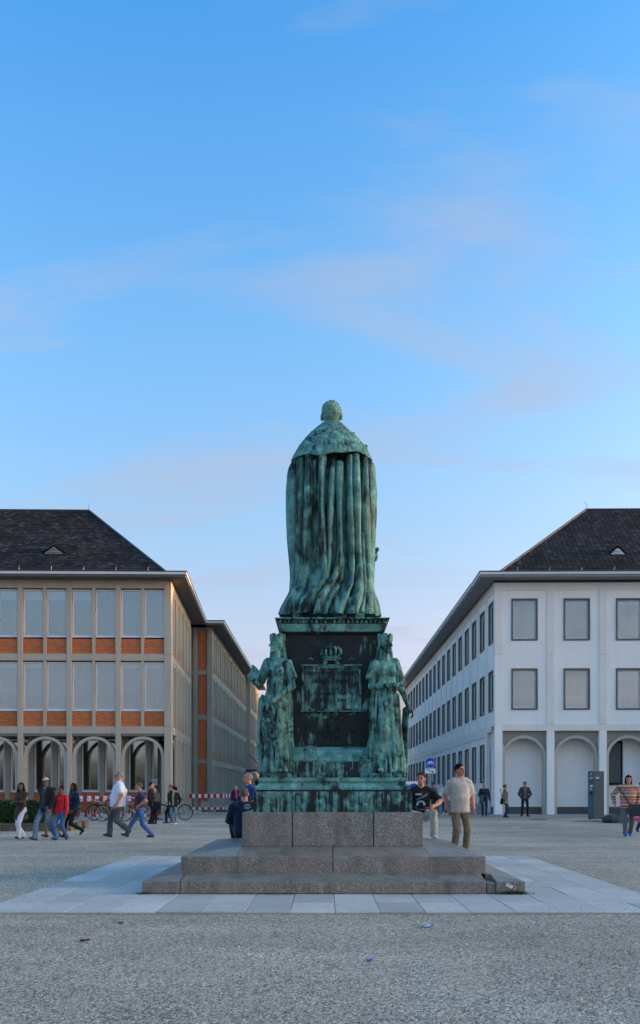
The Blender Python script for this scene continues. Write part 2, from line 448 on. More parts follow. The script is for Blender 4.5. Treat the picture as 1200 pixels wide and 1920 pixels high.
# ---------------------------------------------------------------- distance-field modelling for bodies and statues
class SDF:
    def __init__(s, lo, hi, h):
        s.h = h; s.o = np.array(lo, float); s.n = np.ceil((np.array(hi) - s.o)/h).astype(int) + 1
        s.D = np.full(s.n, 9.0, np.float32); s.L = np.zeros(s.n, np.uint8)
    def block(s, lo, hi):
        a = np.clip(np.floor((lo - s.o)/s.h).astype(int), 0, s.n-1); b = np.clip(np.ceil((hi - s.o)/s.h).astype(int)+1, 1, s.n)
        if np.any(b <= a): return None
        g = [s.o[i] + s.h*np.arange(a[i], b[i]) for i in range(3)]
        return (slice(a[0],b[0]), slice(a[1],b[1]), slice(a[2],b[2])), g[0][:,None,None], g[1][None,:,None], g[2][None,None,:]
    def merge(s, sl, d, lab, k):
        D = s.D[sl]; L = s.L[sl]
        if lab is not None: L[d < D] = lab
        if k > 0:
            h = np.clip(0.5 + 0.5*(D - d)/k, 0, 1)
            D[...] = D + (d - D)*h - k*h*(1-h)
        else: np.minimum(D, d, out=D)
    def cone(s, p0, p1, r0, r1, lab, k=0.02, ex=None, cap=None, cut=False, fold=None):
        """elliptic cone/capsule; r = radius or (rx, ry) about the axis with ex the rx direction; fold(x,y,z)->extra radius"""
        p0 = np.array(p0, float); p1 = np.array(p1, float)
        r0 = (r0, r0) if np.isscalar(r0) else r0; r1 = (r1, r1) if np.isscalar(r1) else r1
        rm = max(*r0, *r1, cap or 0) + k + 2*s.h + (0.06 if fold else 0)
        B = s.block(np.minimum(p0,p1)-rm, np.maximum(p0,p1)+rm)
        if B is None: return
        sl, X, Y, Z = B
        ax = p1 - p0; L = np.linalg.norm(ax); az = ax/L if L > 1e-6 else np.array([0,0,1.0])
        e = np.array(ex if ex is not None else (1,0,0), float); e = e - az*np.dot(e, az)
        if np.linalg.norm(e) < 1e-6: e = np.array([0,1.0,0]) - az*az[1]
        e /= np.linalg.norm(e); f = np.cross(az, e)
        dx, dy, dz = X-p0[0], Y-p0[1], Z-p0[2]
        w = dx*az[0]+dy*az[1]+dz*az[2]; t = np.clip(w/L, 0, 1) if L > 1e-6 else np.zeros_like(w)
        over = w - t*L
        qx = dx*e[0]+dy*e[1]+dz*e[2]; qy = dx*f[0]+dy*f[1]+dz*f[2]
        rx = r0[0]+(r1[0]-r0[0])*t; ry = r0[1]+(r1[1]-r0[1])*t
        if fold is not None:
            ang = np.arctan2(qy, qx); ff = fold(ang, t, Z); rx = rx + ff; ry = ry + ff
        rc = cap if cap else np.minimum(rx, ry)
        m = np.sqrt((qx/rx)**2 + (qy/ry)**2 + (over/rc)**2)
        g = np.sqrt((qx/rx**2)**2 + (qy/ry**2)**2 + (over/np.square(rc))**2) + 1e-9
        d = np.where(m > 1e-4, m*(m-1)/g, -np.minimum(rx, ry)).astype(np.float32)
        if cut: np.maximum(s.D[sl], -d, out=s.D[sl])
        else: s.merge(sl, d, lab, k)
    def ell(s, c, r, lab, k=0.015, Rm=None, plane=None, cut=False):
        c = np.array(c, float); rm = max(r) + k + 2*s.h
        B = s.block(c-rm, c+rm)
        if B is None: return
        sl, X, Y, Z = B
        x, y, z = X-c[0], Y-c[1], Z-c[2]
        if Rm is not None:
            Rt = np.array(Rm).T
            x, y, z = (Rt[0,0]*x+Rt[0,1]*y+Rt[0,2]*z, Rt[1,0]*x+Rt[1,1]*y+Rt[1,2]*z, Rt[2,0]*x+Rt[2,1]*y+Rt[2,2]*z)
        m = np.sqrt((x/r[0])**2+(y/r[1])**2+(z/r[2])**2); g = np.sqrt((x/r[0]**2)**2+(y/r[1]**2)**2+(z/r[2]**2)**2)+1e-9
        d = np.where(m > 1e-4, m*(m-1)/g, -min(r)).astype(np.float32)
        if plane is not None:
            d = np.maximum(d, (plane[3] - (plane[0]*x+plane[1]*y+plane[2]*z)).astype(np.float32))
        if cut: np.maximum(s.D[sl], -d, out=s.D[sl])
        else: s.merge(sl, d, lab, k)
    def mesh(s):
        D = s.D; D[0]=D[-1]=9; D[:,0]=9; D[:,-1]=9; D[:,:,0]=9; D[:,:,-1]=9
        S = D < 0
        c = np.zeros(np.array(S.shape)-1, np.int8)
        offs = [(i,j,k) for i in (0,1) for j in (0,1) for k in (0,1)]
        n0,n1,n2 = S.shape
        for (i,j,k) in offs: c += S[i:n0-1+i, j:n1-1+j, k:n2-1+k]
        mixed = (c > 0) & (c < 8)
        I,J,K = np.nonzero(mixed); idx = np.full(mixed.shape, -1, np.int32); idx[mixed] = np.arange(len(I))
        pos = np.zeros((len(I),3)); cnt = np.zeros(len(I))
        for a in offs:
            for axn in range(3):
                if a[axn]: continue
                b = list(a); b[axn] = 1
                da = D[I+a[0],J+a[1],K+a[2]]; db = D[I+b[0],J+b[1],K+b[2]]
                cr = (da < 0) != (db < 0)
                t = np.where(cr, da/np.where(cr, da-db, 1), 0)
                pp = np.tile(np.array(a, float), (len(I),1)); pp[:,axn] += t
                pos += pp*cr[:,None]; cnt += cr
        V = s.o + s.h*(np.stack([I,J,K],1) + pos/cnt[:,None])
        Q = []
        for axn in range(3):
            A = np.swapaxes(S, 0, axn) if axn else S
            dif = np.moveaxis(S, axn, 0); e = dif[:-1] != dif[1:]; e = e.copy(); e[:,0,:] = False; e[:,:,0] = False
            ii,jj,kk = np.nonzero(e); inside = dif[:-1][ii,jj,kk]
            def cell(dj, dk):
                q = [None]*3; oth = [x for x in range(3) if x != axn]
                q[axn] = ii; q[oth[0]] = jj+dj; q[oth[1]] = kk+dk
                return idx[q[0],q[1],q[2]]
            ok = (jj < dif.shape[1]-1) & (kk < dif.shape[2]-1)
            ii,jj,kk,inside = ii[ok],jj[ok],kk[ok],inside[ok]
            q = np.stack([cell(-1,-1), cell(0,-1), cell(0,0), cell(-1,0)], 1)
            flip = inside if axn != 1 else ~inside
            q = np.where(flip[:,None], q, q[:,::-1])
            Q.append(q)
        Q = np.concatenate(Q); Q = Q[(Q >= 0).all(1)]
        n_ = np.cross(V[Q[:,2]]-V[Q[:,0]], V[Q[:,3]]-V[Q[:,1]])
        if (n_*V[Q].mean(1)).sum() - (n_.sum(0)*V.mean(0)).sum() < 0: Q = Q[:,::-1].copy()
        ctr = V[Q].mean(1); gi = np.clip(np.rint((ctr - s.o)/s.h).astype(int), 0, s.n-1)
        lab = s.L[gi[:,0],gi[:,1],gi[:,2]]
        return V, Q, lab, ctr
def smooth_verts(V, Q, it=1, f=0.5):
    V = V.copy()
    for _ in range(it):
        acc = np.zeros_like(V); cnt = np.zeros(len(V))
        for a, b in ((0,1),(1,2),(2,3),(3,0)):
            np.add.at(acc, Q[:,a], V[Q[:,b]]); np.add.at(acc, Q[:,b], V[Q[:,a]])
            np.add.at(cnt, Q[:,a], 1); np.add.at(cnt, Q[:,b], 1)
        V += f*np.where(cnt[:,None] > 0, acc/np.maximum(cnt,1)[:,None] - V, 0)
    return V
def vnormals(V, Q):
    n = np.cross(V[Q[:,2]]-V[Q[:,0]], V[Q[:,3]]-V[Q[:,1]]); N = np.zeros_like(V)
    for i in range(4): np.add.at(N, Q[:,i], n)
    return N/(np.linalg.norm(N,axis=1,keepdims=True)+1e-12)
def wob(P, f, seed):
    r = np.random.default_rng(seed); out = np.zeros(len(P))
    for i in range(7):
        d = r.normal(size=3); d /= np.linalg.norm(d); w = f*(0.6+1.1*r.random())
        out += np.sin(P@(d*w*np.array([1,1,0.55])) + r.random()*6.28 + 1.5*np.sin(P@(r.normal(size=3)*f*0.35)))
    return out/7
def ik(a, c, l1, l2, pole):
    a, c, pole = np.array(a,float), np.array(c,float), np.array(pole,float)
    d = c-a; L = np.linalg.norm(d)
    if L > (l1+l2)*0.999: c = a + d/L*(l1+l2)*0.999; d = c-a; L = np.linalg.norm(d)
    u = d/L; x = (l1*l1 - l2*l2 + L*L)/(2*L); hh = math.sqrt(max(l1*l1-x*x, 1e-8))
    p = pole - u*np.dot(pole,u); p /= (np.linalg.norm(p)+1e-9)
    return a+u*x+p*hh, c
def rotz(a):
    c, s = math.cos(a), math.sin(a); return np.array([[c,-s,0],[s,c,0],[0,0,1]])
def rotx(a):
    c, s = math.cos(a), math.sin(a); return np.array([[1,0,0],[0,c,-s],[0,s,c]])

SKIN, HAIR, TOP, BOT, SHOE, INNER, EYE, LIP, SLEEVE, EXTRA, SOLE = range(11)
def hand(g, wrist, direction, palm_n, sc=1.0, curl=0.35, lab=SKIN, side=1):
    """palm with four fingers of unequal length and a thumb from the palm's side"""
    d = np.array(direction,float); d /= np.linalg.norm(d); n = np.array(palm_n,float); n -= d*np.dot(n,d); n /= np.linalg.norm(n)+1e-9
    s = np.cross(d, n); w = np.array(wrist,float)
    g.cone(w, w+d*0.085*sc, (0.026*sc,0.017*sc), (0.040*sc,0.016*sc), lab, 0.012, ex=s)
    for i, (o, l) in enumerate(((-0.030,0.066),(-0.010,0.078),(0.010,0.073),(0.029,0.057))):
        b = w + d*0.088*sc + s*o*sc; m = b + (d*math.cos(curl*0.6)+n*math.sin(curl*0.6))*l*0.55*sc
        e = m + (d*math.cos(curl*1.8)+n*math.sin(curl*1.8))*l*0.5*sc
        g.cone(b, m, 0.0098*sc, 0.0092*sc, lab, 0.004); g.cone(m, e, 0.0092*sc, 0.0078*sc, lab, 0.004)
    b = w + d*0.028*sc - s*0.026*sc*side; m = b + (d*0.75 - s*0.6*side + n*0.25)*0.042*sc; e = m + (d*0.92 - s*0.15*side + n*0.35)*0.036*sc
    g.cone(b, m, 0.0125*sc, 0.011*sc, lab, 0.006); g.cone(m, e, 0.011*sc, 0.009*sc, lab, 0.005)

def head(g, c, yaw=0, pitch=0, hair='short', sc=1.0, lab=SKIN, fem=False, beardless=True):
    Rm = rotz(yaw) @ rotx(pitch); c = np.array(c,float)
    T = lambda x,y,z: c + Rm@(np.array([x,y,z])*sc)
    S = lambda *r: tuple(np.array(r)*sc)
    g.ell(T(0,0.010,0.022), S(0.078,0.097,0.096), lab, 0.01, Rm)
    g.ell(T(0,-0.022,-0.045), S(0.060 if not fem else 0.054,0.068,0.070), lab, 0.02, Rm)
    g.ell(T(0,-0.066,-0.090), S(0.026,0.022,0.020), lab, 0.018, Rm)
    g.cone(T(0,-0.094,0.012), T(0,-0.112,-0.030), 0.010*sc, 0.0155*sc, lab, 0.010)
    for s in (-1,1):
        g.ell(T(s*0.079,0.012,-0.008), S(0.012,0.022,0.033), lab, 0.006, Rm)
        g.ell(T(s*0.033,-0.100,0.008), S(0.019,0.014,0.012), None, 0, Rm, cut=True)
        g.ell(T(s*0.032,-0.083,0.007), S(0.016,0.014,0.011), lab, 0.004, Rm)
    g.ell(T(0,-0.088,-0.056), S(0.026,0.012,0.010), lab, 0.008, Rm)
    if hair == 'short':
        g.ell(T(0,0.016,0.030), S(0.087,0.104,0.103), HAIR, 0.004, Rm, plane=(0,0.78,0.62,-0.034*sc))
    elif hair == 'crop':
        g.ell(T(0,0.013,0.025), S(0.081,0.098,0.097), HAIR, 0.003, Rm, plane=(0,0.85,0.53,-0.026*sc))
    elif hair == 'back':            # hair to the jaw, parted
        g.ell(T(0,0.018,0.032), S(0.092,0.104,0.102), HAIR, 0.006, Rm, plane=(0,0.75,0.66,-0.034*sc))
        for s in (-1,1): g.cone(T(s*0.070,0.020,0.02), T(s*0.078,0.030,-0.10), (0.030*sc,0.052*sc), (0.026*sc,0.045*sc), HAIR, 0.012, ex=Rm@np.array([1,0,0]))
        g.cone(T(0,0.062,0.03), T(0,0.072,-0.11), (0.075*sc,0.045*sc), (0.068*sc,0.036*sc), HAIR, 0.02, ex=Rm@np.array([1,0,0]))
    elif hair == 'long':
        g.ell(T(0,0.018,0.034), S(0.094,0.106,0.103), HAIR, 0.006, Rm, plane=(0,0.75,0.66,-0.034*sc))
        for s in (-1,1):
            g.cone(T(s*0.076,0.012,0.02), T(s*0.100,0.022,-0.13), (0.030*sc,0.052*sc), (0.036*sc,0.05*sc), HAIR, 0.012, ex=Rm@np.array([1,0,0]))
            g.cone(T(s*0.100,0.022,-0.13), T(s*0.085,0.035,-0.215), (0.036*sc,0.05*sc), (0.022*sc,0.03*sc), HAIR, 0.012, ex=Rm@np.array([1,0,0]))
        g.cone(T(0,0.065,0.03), T(0,0.085,-0.20), (0.085*sc,0.05*sc), (0.085*sc,0.038*sc), HAIR, 0.02, ex=Rm@np.array([1,0,0]))
    elif hair == 'curly':
        for i in range(34):
            a, b = random.random()*6.28, random.uniform(-0.5,1.4)
            p = np.array([math.cos(a)*math.cos(b)*0.102, math.sin(a)*math.cos(b)*0.105+0.03, math.sin(b)*0.10+0.02])
            if p[1] < -0.035 and p[2] < 0.075: continue
            g.ell(T(*p), S(0.042,0.042,0.042), HAIR, 0.01, Rm)
    elif hair == 'bun':
        g.ell(T(0,0.016,0.030), S(0.087,0.102,0.101), HAIR, 0.004, Rm, plane=(0,0.72,0.69,-0.034*sc))
        g.ell(T(0,0.115,0.045), S(0.042,0.042,0.042), HAIR, 0.01, Rm)
    return Rm

def build_person(S):
    """S: dict of pose and clothes for a 1.75 m figure facing -Y; returns a mesh scaled to S['H']"""
    h = S.get('voxel', 0.0105)
    g = SDF((-0.72,-0.80,-0.03), (0.72,0.80,1.86), h)
    W = S.get('w',1.0); Dp = S.get('d',1.0); belly = S.get('belly',0.0); fem = S.get('fem',False)
    pz = S.get('pelvis', (0,0,0.93)); pel = np.array(pz,float)
    lean = S.get('lean',0.0); tw = S.get('twist',0.0); roll = S.get('roll',0.0)
    sp = Matrix.Rotation(roll,3,'Y') @ Matrix.Rotation(lean,3,'X'); sp = np.array(sp)
    up = lambda x,y,z: pel + sp@(rotz(tw)@np.array([x,y,z]))
    ex = sp@rotz(tw)@np.array([1.0,0,0])
    chest, neckb, headc = up(0,-0.0,0.36), up(0,0.01,0.53), up(0,-0.018,0.695)
    headc = headc + np.array(S.get('headoff',(0,0,0)))
    # legs
    fl = S.get('feet', [(-0.095,0,0.085),(0.095,0,0.085)]); toe = S.get('toe',[0,0]); pit = S.get('pitch',[0,0])
    kp = S.get('kneepole',[(-0.08,-1,0),(0.08,-1,0)]); tl = S.get('leg',1.0); flare = S.get('flare',0.0)
    for i, s in enumerate((-1,1)):
        hip = pel + rotz(tw*0.3)@np.array([s*0.088*W,0,-0.03])
        kn, an = ik(hip, fl[i], 0.435, 0.425, kp[i])
        skl = S.get('bareleg', False)
        g.cone(hip, kn, (0.088*tl*(0.85+0.15*W),0.092*tl), (0.064*tl,0.066*tl), BOT, 0.03)
        g.cone(kn, an+np.array([0,0,0.0]), (0.062*tl,0.066*tl), (0.050*tl+flare,0.054*tl+flare), BOT, 0.02)
        fd = rotz(toe[i])@np.array([0,-math.cos(pit[i]),math.sin(pit[i])]); upv = np.cross(rotz(toe[i])@np.array([1.0,0,0]), fd)
        b = an - fd*0.035 - np.array([0,0,0.038]); tp = an + fd*0.135 - upv*0.047*np.sign(upv[2]+1e-6)
        g.cone(b, tp, (0.042,0.044), (0.043,0.030), SHOE, 0.012, ex=np.cross(fd,[0,0,1]))
        g.cone(an, b, 0.046, 0.044, SHOE, 0.01)
    g.cone(up(0,0.012,-0.03), up(0,0.0,0.09), (0.150*W,0.112*Dp), (0.142*W,0.105*Dp+belly*0.3), BOT, 0.03, ex=ex, cap=0.09)
    # torso and top
    hem = S.get('hem',-0.02); thick = S.get('thick',0.0); hw = S.get('hemw',0.0)
    g.cone(up(0,-belly*0.5,hem), up(0,-belly*0.55,0.16), (0.150*W+thick+hw,0.108*Dp+thick+belly*0.55+hw), (0.150*W+thick,0.108*Dp+thick+belly*0.7), TOP, 0.04, ex=ex, cap=0.03)
    g.cone(up(0,-belly*0.45,0.16), up(0,-0.01,0.37), (0.146*W+thick,0.106*Dp+thick+belly*0.6), (0.168*W+thick,0.116*Dp+thick), TOP, 0.06, ex=ex, cap=0.10)
    g.cone(up(-0.125*W,0.01,0.475), up(0.125*W,0.01,0.475), (0.060+thick*0.6,0.066+thick), (0.060+thick*0.6,0.066+thick), TOP, 0.09)
    g.cone(up(-0.06,0.015,0.51), up(0.06,0.015,0.51), 0.055, 0.055, TOP, 0.04)
    if fem:
        for s in (-1,1): g.ell(up(s*0.07*W,-0.085*Dp,0.33), (0.07,0.06,0.065), TOP, 0.04)
    nk = S.get('collar',0.0)
    g.cone(neckb+np.array([0,0,-0.02]), headc+np.array([0,0.02,-0.03]), 0.060 if not fem else 0.050, 0.055 if not fem else 0.047, SKIN, 0.012)
    if nk: g.cone(up(0,0.012,0.515), up(0,0.004,0.515+nk), (0.075,0.072), (0.070,0.068), EXTRA if S.get('collar_extra') else TOP, 0.01, cap=0.012)
    Rm = head(g, headc, S.get('yaw',0), S.get('hpitch',0), S.get('hair','short'), 1.0, SKIN, fem)
    # arms
    wr = S.get('wrists',[(-0.25,0.0,0.86),(0.25,0.0,0.86)]); ep = S.get('elbowpole',[(-0.5,1,0),(0.5,1,0)])
    slv = S.get('sleeve','long'); sr = S.get('sr',1.0); arm = S.get('arm',1.0)
    hd = S.get('handdir',[None,None]); pn = S.get('palm',[(1,0,0),(-1,0,0)]); curl = S.get('curl',[0.5,0.5])
    for i, s in enumerate((-1,1)):
        sh = up(s*0.185*W,0.012,0.468)
        el, w2 = ik(sh, wr[i], 0.285, 0.255, ep[i])
        if slv == 'short':
            m = sh + (el-sh)*0.86; g.cone(sh, m, 0.062*sr, 0.068*sr, SLEEVE, 0.06, cap=0.02)
            g.cone(sh+(el-sh)*0.5, el, 0.048*arm, 0.043*arm, SKIN, 0.004); g.cone(el, w2, 0.044*arm, 0.030*arm, SKIN, 0.01)
        else:
            g.cone(sh, el, 0.060*sr, 0.052*sr, SLEEVE, 0.055); g.cone(el, w2, 0.052*sr, 0.041*sr, SLEEVE, 0.012)
        d = np.array(hd[i],float) if hd[i] is not None else (w2-el)
        if S.get('hands',[True,True])[i]: hand(g, w2 + d/np.linalg.norm(d)*0.005, d, pn[i], 1.0, curl[i], SKIN, side=s)
    if S.get('extra'): S['extra'](g, up, headc, Rm, pel)
    V, Q, lab, ctr = g.mesh()
    V = smooth_verts(V, Q, 1, 0.5)
    ct_ = np.isin(lab, (TOP, SLEEVE)); V2 = smooth_verts(V, Q[ct_], 5, 0.5); V = V2
    N = vnormals(V, Q)
    vl = np.zeros(len(V), np.uint8)
    for i in range(4): vl[Q[:,i]] = lab
    sd_ = S.get('seed',1)
    cloth = np.isin(vl, (TOP,SLEEVE,INNER)); bot = vl == BOT; hr = vl == HAIR
    amp = S.get('fold',0.008)
    disp = np.where(cloth, amp*wob(V,26,sd_) + amp*0.6*wob(V,60,sd_+5), 0) + np.where(bot, amp*1.1*wob(V*np.array([1,1,1.6]),24,sd_+2), 0) + np.where(hr, 0.007*wob(V,70,sd_+3)+0.006*wob(V,160,sd_+4), 0)
    V = V + N*disp[:,None]
    ctr = V[Q].mean(1); fn = N[Q].mean(1)
    # face features and open jackets, by position on the body
    hl = (ctr - headc)@Rm
    ishead = lab == SKIN
    eye = ishead & (np.abs(np.abs(hl[:,0])-0.032) < 0.015) & (np.abs(hl[:,2]-0.008) < 0.0075) & (hl[:,1] < -0.062)
    brow = ishead & (np.abs(np.abs(hl[:,0])-0.034) < 0.020) & (np.abs(hl[:,2]-0.030) < 0.006) & (hl[:,1] < -0.06)
    lip = ishead & (np.abs(hl[:,0]) < 0.026) & (np.abs(hl[:,2]+0.057) < 0.0075) & (hl[:,1] < -0.07)
    lab[eye] = EYE; lab[brow] = HAIR; lab[lip] = LIP
    if S.get('open'):
        o0, o1, zlo, zhi = S['open']
        loc = (ctr - pel)@sp@rotz(tw)
        wd = o0 + (o1-o0)*np.clip((loc[:,2]-zlo)/(zhi-zlo),0,1)
        ok = (lab == TOP) & (np.abs(loc[:,0]) < wd) & (fn@(sp@rotz(tw)@np.array([0,-1.0,0])) > 0.25) & (loc[:,2] > zlo) & (loc[:,2] < zhi+0.1)
        lab[ok] = INNER
    if S.get('paint'): S['paint'](lab, ctr, hl, pel)
    sc = S['H']/1.75
    V = V*sc
    mats = [S['mats'].get(k, M_skin) for k in range(11)]
    return np_mesh('person', V, Q, mats, lab)
# ---------------------------------------------------------------- ground
ZC = 14.71; XC = 0.14                                  # centre of the monument
g = MB(); g.add([(-900,-60,0),(900,-60,0),(900,2400,0),(-900,2400,0)], [(0,1,2,3)])
tag(g.build('ground', M_gravel), kind='structure')
g = MB(); g.box(-9.0+1.6, 9.33-1.9, 50.5, 240, -0.3, 0.004)
tag(g.build('street', M_asphalt), kind='structure')
g = MB(); g.box(-60, 80, 43.5, 50.4, -0.3, 0.006)
tag(g.build('road', M_asphalt), kind='structure')
M_walk = plain('pavement_slabs', (0.30,0.29,0.28), 0.85, 0.15, 2, 0.2, 30)
g = MB(); g.box(9.33-1.9, 9.9, 50.4, 108, -0.3, 0.10)
g.box(9.2, 80, 46.2, 50.4, -0.3, 0.03)
tag(g.build('pavement', M_walk, bevel=0.02), kind='structure')
g = MB(); g.box(-9.4, -7.4, 50.4, 95, -0.3, 0.10)
tag(g.build('pavement', M_walk, bevel=0.02), kind='structure')

# loose stones lying on the gravel in front of the camera
def pebbles():
    n = 60000
    u = rng.random(n); Z = 4.8 + 14.0*u**2.0
    X = (rng.random(n)-0.5)*Z*0.78
    on = (np.abs(X-XC) < 4.15) & (Z > 10.39) & (Z < 18.9)
    ex = np.minimum(np.minimum(Z-10.38, 18.95-Z), 4.16-np.abs(X-XC)); st = (np.abs(X-XC) < 2.62) & (np.abs(Z-ZC) < 2.62)
    keep = (~on | (rng.random(n) < 0.30*np.exp(-np.maximum(ex,0)/0.35)+0.035)) & ~(on & st)
    X, Z, on = X[keep], Z[keep], on[keep]; n = len(X)
    base = np.array([(1,0,0),(0.3,0.9,0),(-0.85,0.45,0),(-0.7,-0.65,0),(0.45,-0.85,0),(0.15,0.1,0.75),(-0.25,-0.15,0.7)])
    tri = np.array([(0,1,5),(1,2,5),(2,6,5),(2,3,6),(3,4,6),(4,0,5),(4,5,6)])
    s = 0.0035 + 0.0060*rng.random(n)**2.2; a = rng.random(n)*6.28
    jit = 0.75 + 0.5*rng.random((n,7,1))
    P = base[None]*jit*s[:,None,None]
    c, si = np.cos(a)[:,None], np.sin(a)[:,None]
    x = P[:,:,0]*c - P[:,:,1]*si + X[:,None]; y = P[:,:,0]*si + P[:,:,1]*c + Z[:,None]; z = P[:,:,2]*1.1 + 0.0005 + np.where(on, 0.027, 0.0)[:,None]
    V = np.stack([x,y,z],2).reshape(-1,3)
    T = (tri[None] + 7*np.arange(n)[:,None,None]).reshape(-1,3)
    return np_mesh('gravel', V, T, M_pebble, smooth=False)
tag(link('gravel', pebbles()), 'loose grey pebbles strewn over the gravel square', 'gravel', kind='stuff')

# ---------------------------------------------------------------- paving square round the monument
M_bed = plain('joint_sand', (0.16,0.15,0.13), 0.95, 0.2, 20)
PX0, PX1, PY0, PY1 = XC-4.16, XC+4.16, 10.38, 18.95
g = MB(); g.box(PX0-0.004, PX1+0.004, PY0-0.004, PY1+0.004, -0.1, 0.006)
pav = g.build('paving', M_bed); tag(pav, kind='structure')
slabs = []
for k in range(4):
    s = MB(); s.box(-0.257, 0.257, -0.425, 0.425, -0.05, 0.0)
    slabs.append(s.mesh('paving_slab', M_slab, bevel=0.005))
nx, ny = 16, 10
for j in range(ny):
    for i in range(nx):
        cx = PX0 + (i+0.5)*(PX1-PX0)/nx; cy = PY0 + (j+0.5)*(PY1-PY0)/ny
        if abs(cx-XC) < 2.2 and abs(cy-ZC) < 2.1: continue
        o = link('paving_slab', slabs[(i+j) % 4], pav)
        o.location = (cx, cy, 0.026 + random.uniform(-0.003, 0.003))
        o.rotation_euler = (random.uniform(-0.002,0.002), random.uniform(-0.003,0.003), random.uniform(-0.003,0.003))
        o.scale = ((PX1-PX0)/nx/0.52, (PY1-PY0)/ny/0.857, 1)

# ---------------------------------------------------------------- granite steps and block
def stone(x0,x1,y0,y1,z0,zf,parent,mat,name='stone',bev=0.012, notch=None):
    """block whose top follows zf(x,y); coordinates relative to the monument centre"""
    m = MB()
    c = [(x0,y0),(x1,y0),(x1,y1),(x0,y1)]
    vs = [(x,y,z0) for x,y in c] + [(x,y,zf(x,y)) for x,y in c]
    zz = [v[2] for v in vs[4:]]
    hi = max(range(4), key=lambda i: zz[i]); flat = abs(zz[0]-zz[2] + zz[3]-zz[1]) < 1e-6 and abs((zz[0]+zz[2])-(zz[1]+zz[3])) < 1e-6
    top = [(4,5,6,7)] if flat else ([(4,5,6),(4,6,7)] if hi in (0,2) else [(4,5,7),(5,6,7)])
    m.add(vs, [(0,3,2,1)]+top+[(0,1,5,4),(1,2,6,5),(2,3,7,6),(3,0,4,7)])
    return m.build(name, mat, parent, bevel=bev, seg=2)
SLAB_TOP = 0.03
mon = empty('granite_steps', TR(XC, ZC, 0))
tag(mon, 'brown granite steps and block carrying the green bronze monument', 'steps')
H1, H2, H3 = 2.58, 2.127, 1.343
A1, B1, A2, B2, BT = 0.193, 0.270, 0.497, 0.590, 1.092
gap = 0.008
f1 = lambda x,y: A1 + (B1-A1)*min(1,max(0,(H1-max(abs(x),abs(y)))/(H1-H2)))
f2 = lambda x,y: A2 + (B2-A2)*min(1,max(0,(H2-max(abs(x),abs(y)))/(H2-H3)))
m = MB(); m.box(-H2+0.05,H2-0.05,-H2+0.05,H2-0.05,0.03,B1-0.03); m.build('core', M_plinthdark, mon)
m = MB(); m.box(-H3-0.02,H3+0.02,-H3-0.02,H3+0.02,B1,B2-0.02); m.build('core', M_plinthdark, mon)
z0 = SLAB_TOP
# lower step: corner stones and long stones (front joint positions from the photo)
for sy in (-1, 1):
    for sx in (-1, 1):
        xa, xb = sorted((sx*(H2-0.065), sx*H1)); ya, yb = sorted((sy*(H2-0.004), sy*H1))
        if sx == 1 and sy == -1: xa += 0.0; 
        if sx == 1 and sy == -1:           # broken corner stone: a notch at its inner end
            stone(xa+0.13, xb, ya, yb, z0, f1, mon, M_granite)
            stone(xa+gap, xa+0.13, ya+0.05, yb, z0, lambda x,y: 0.17, mon, M_granite, 'broken_stone')
        else:
            stone(xa+(gap if sx>0 else 0), xb-(gap if sx<0 else 0), ya, yb, z0, f1, mon, M_granite)
    ya, yb = sorted((sy*(H2-0.004), sy*H1))
    segs = [-(H2-0.065), H2-0.065] if sy < 0 else [-(H2-0.065), 0.2, H2-0.065]
    for a, b in zip(segs[:-1], segs[1:]): stone(a, b-gap, ya, yb, z0, f1, mon, M_granite)
for sx in (-1, 1):
    xa, xb = sorted((sx*(H2-0.004), sx*H1))
    for a, b in ((-H2+0.004,0.3),(0.3,H2-0.004)): stone(xa, xb, a+gap, b-gap, z0, f1, mon, M_granite)
# upper step
for sy in (-1, 1):
    ya, yb = sorted((sy*(H3-0.004), sy*H2))
    for a, b in ((-H2,0.0),(0.0,H2)):
        # split off the mitred corners so that every top stays planar
        if a < -1:
            stone(-H2, -H3, ya, yb, B1-0.02, f2, mon, M_granite, bev=0.012); stone(-H3, b-gap, ya, yb, B1-0.02, f2, mon, M_granite)
        else:
            stone(a, H3, ya, yb, B1-0.02, f2, mon, M_granite); stone(H3, H2, ya, yb, B1-0.02, f2, mon, M_granite)
for sx in (-1, 1):
    xa, xb = sorted((sx*(H3-0.004), sx*H2))
    for a, b in ((-H3+0.004,0.25),(0.25,H3-0.004)): stone(xa, xb, a+gap, b-gap, B1-0.02, f2, mon, M_granite)
# block: front joints at photo columns 548 and 700
Zb = ZC - H3
j1, j2 = (548-CX)*Zb/F - XC, (700-CX)*Zb/F - XC
flat = lambda x,y: BT
for sy in (-1, 1):
    ya, yb = sorted((sy*0.75, sy*H3))
    for a, b in ((-H3,j1),(j1,j2),(j2,H3)):
        stone(a+(gap*0.7 if a>-H3 else 0), b-(gap*0.7 if b<H3 else 0), ya, yb, B2-0.004 if sy<0 else B2-0.01, flat, mon, M_granite2, bev=0.016)
for sx in (-1, 1):
    xa, xb = sorted((sx*0.6, sx*H3)); stone(xa, xb, -0.75+gap, 0.75-gap, B2-0.01, flat, mon, M_granite2, bev=0.016)
m = MB(); m.box(-0.62,0.62,-0.76,0.76,B2-0.02,BT-0.01); m.build('core', M_plinthdark, mon)
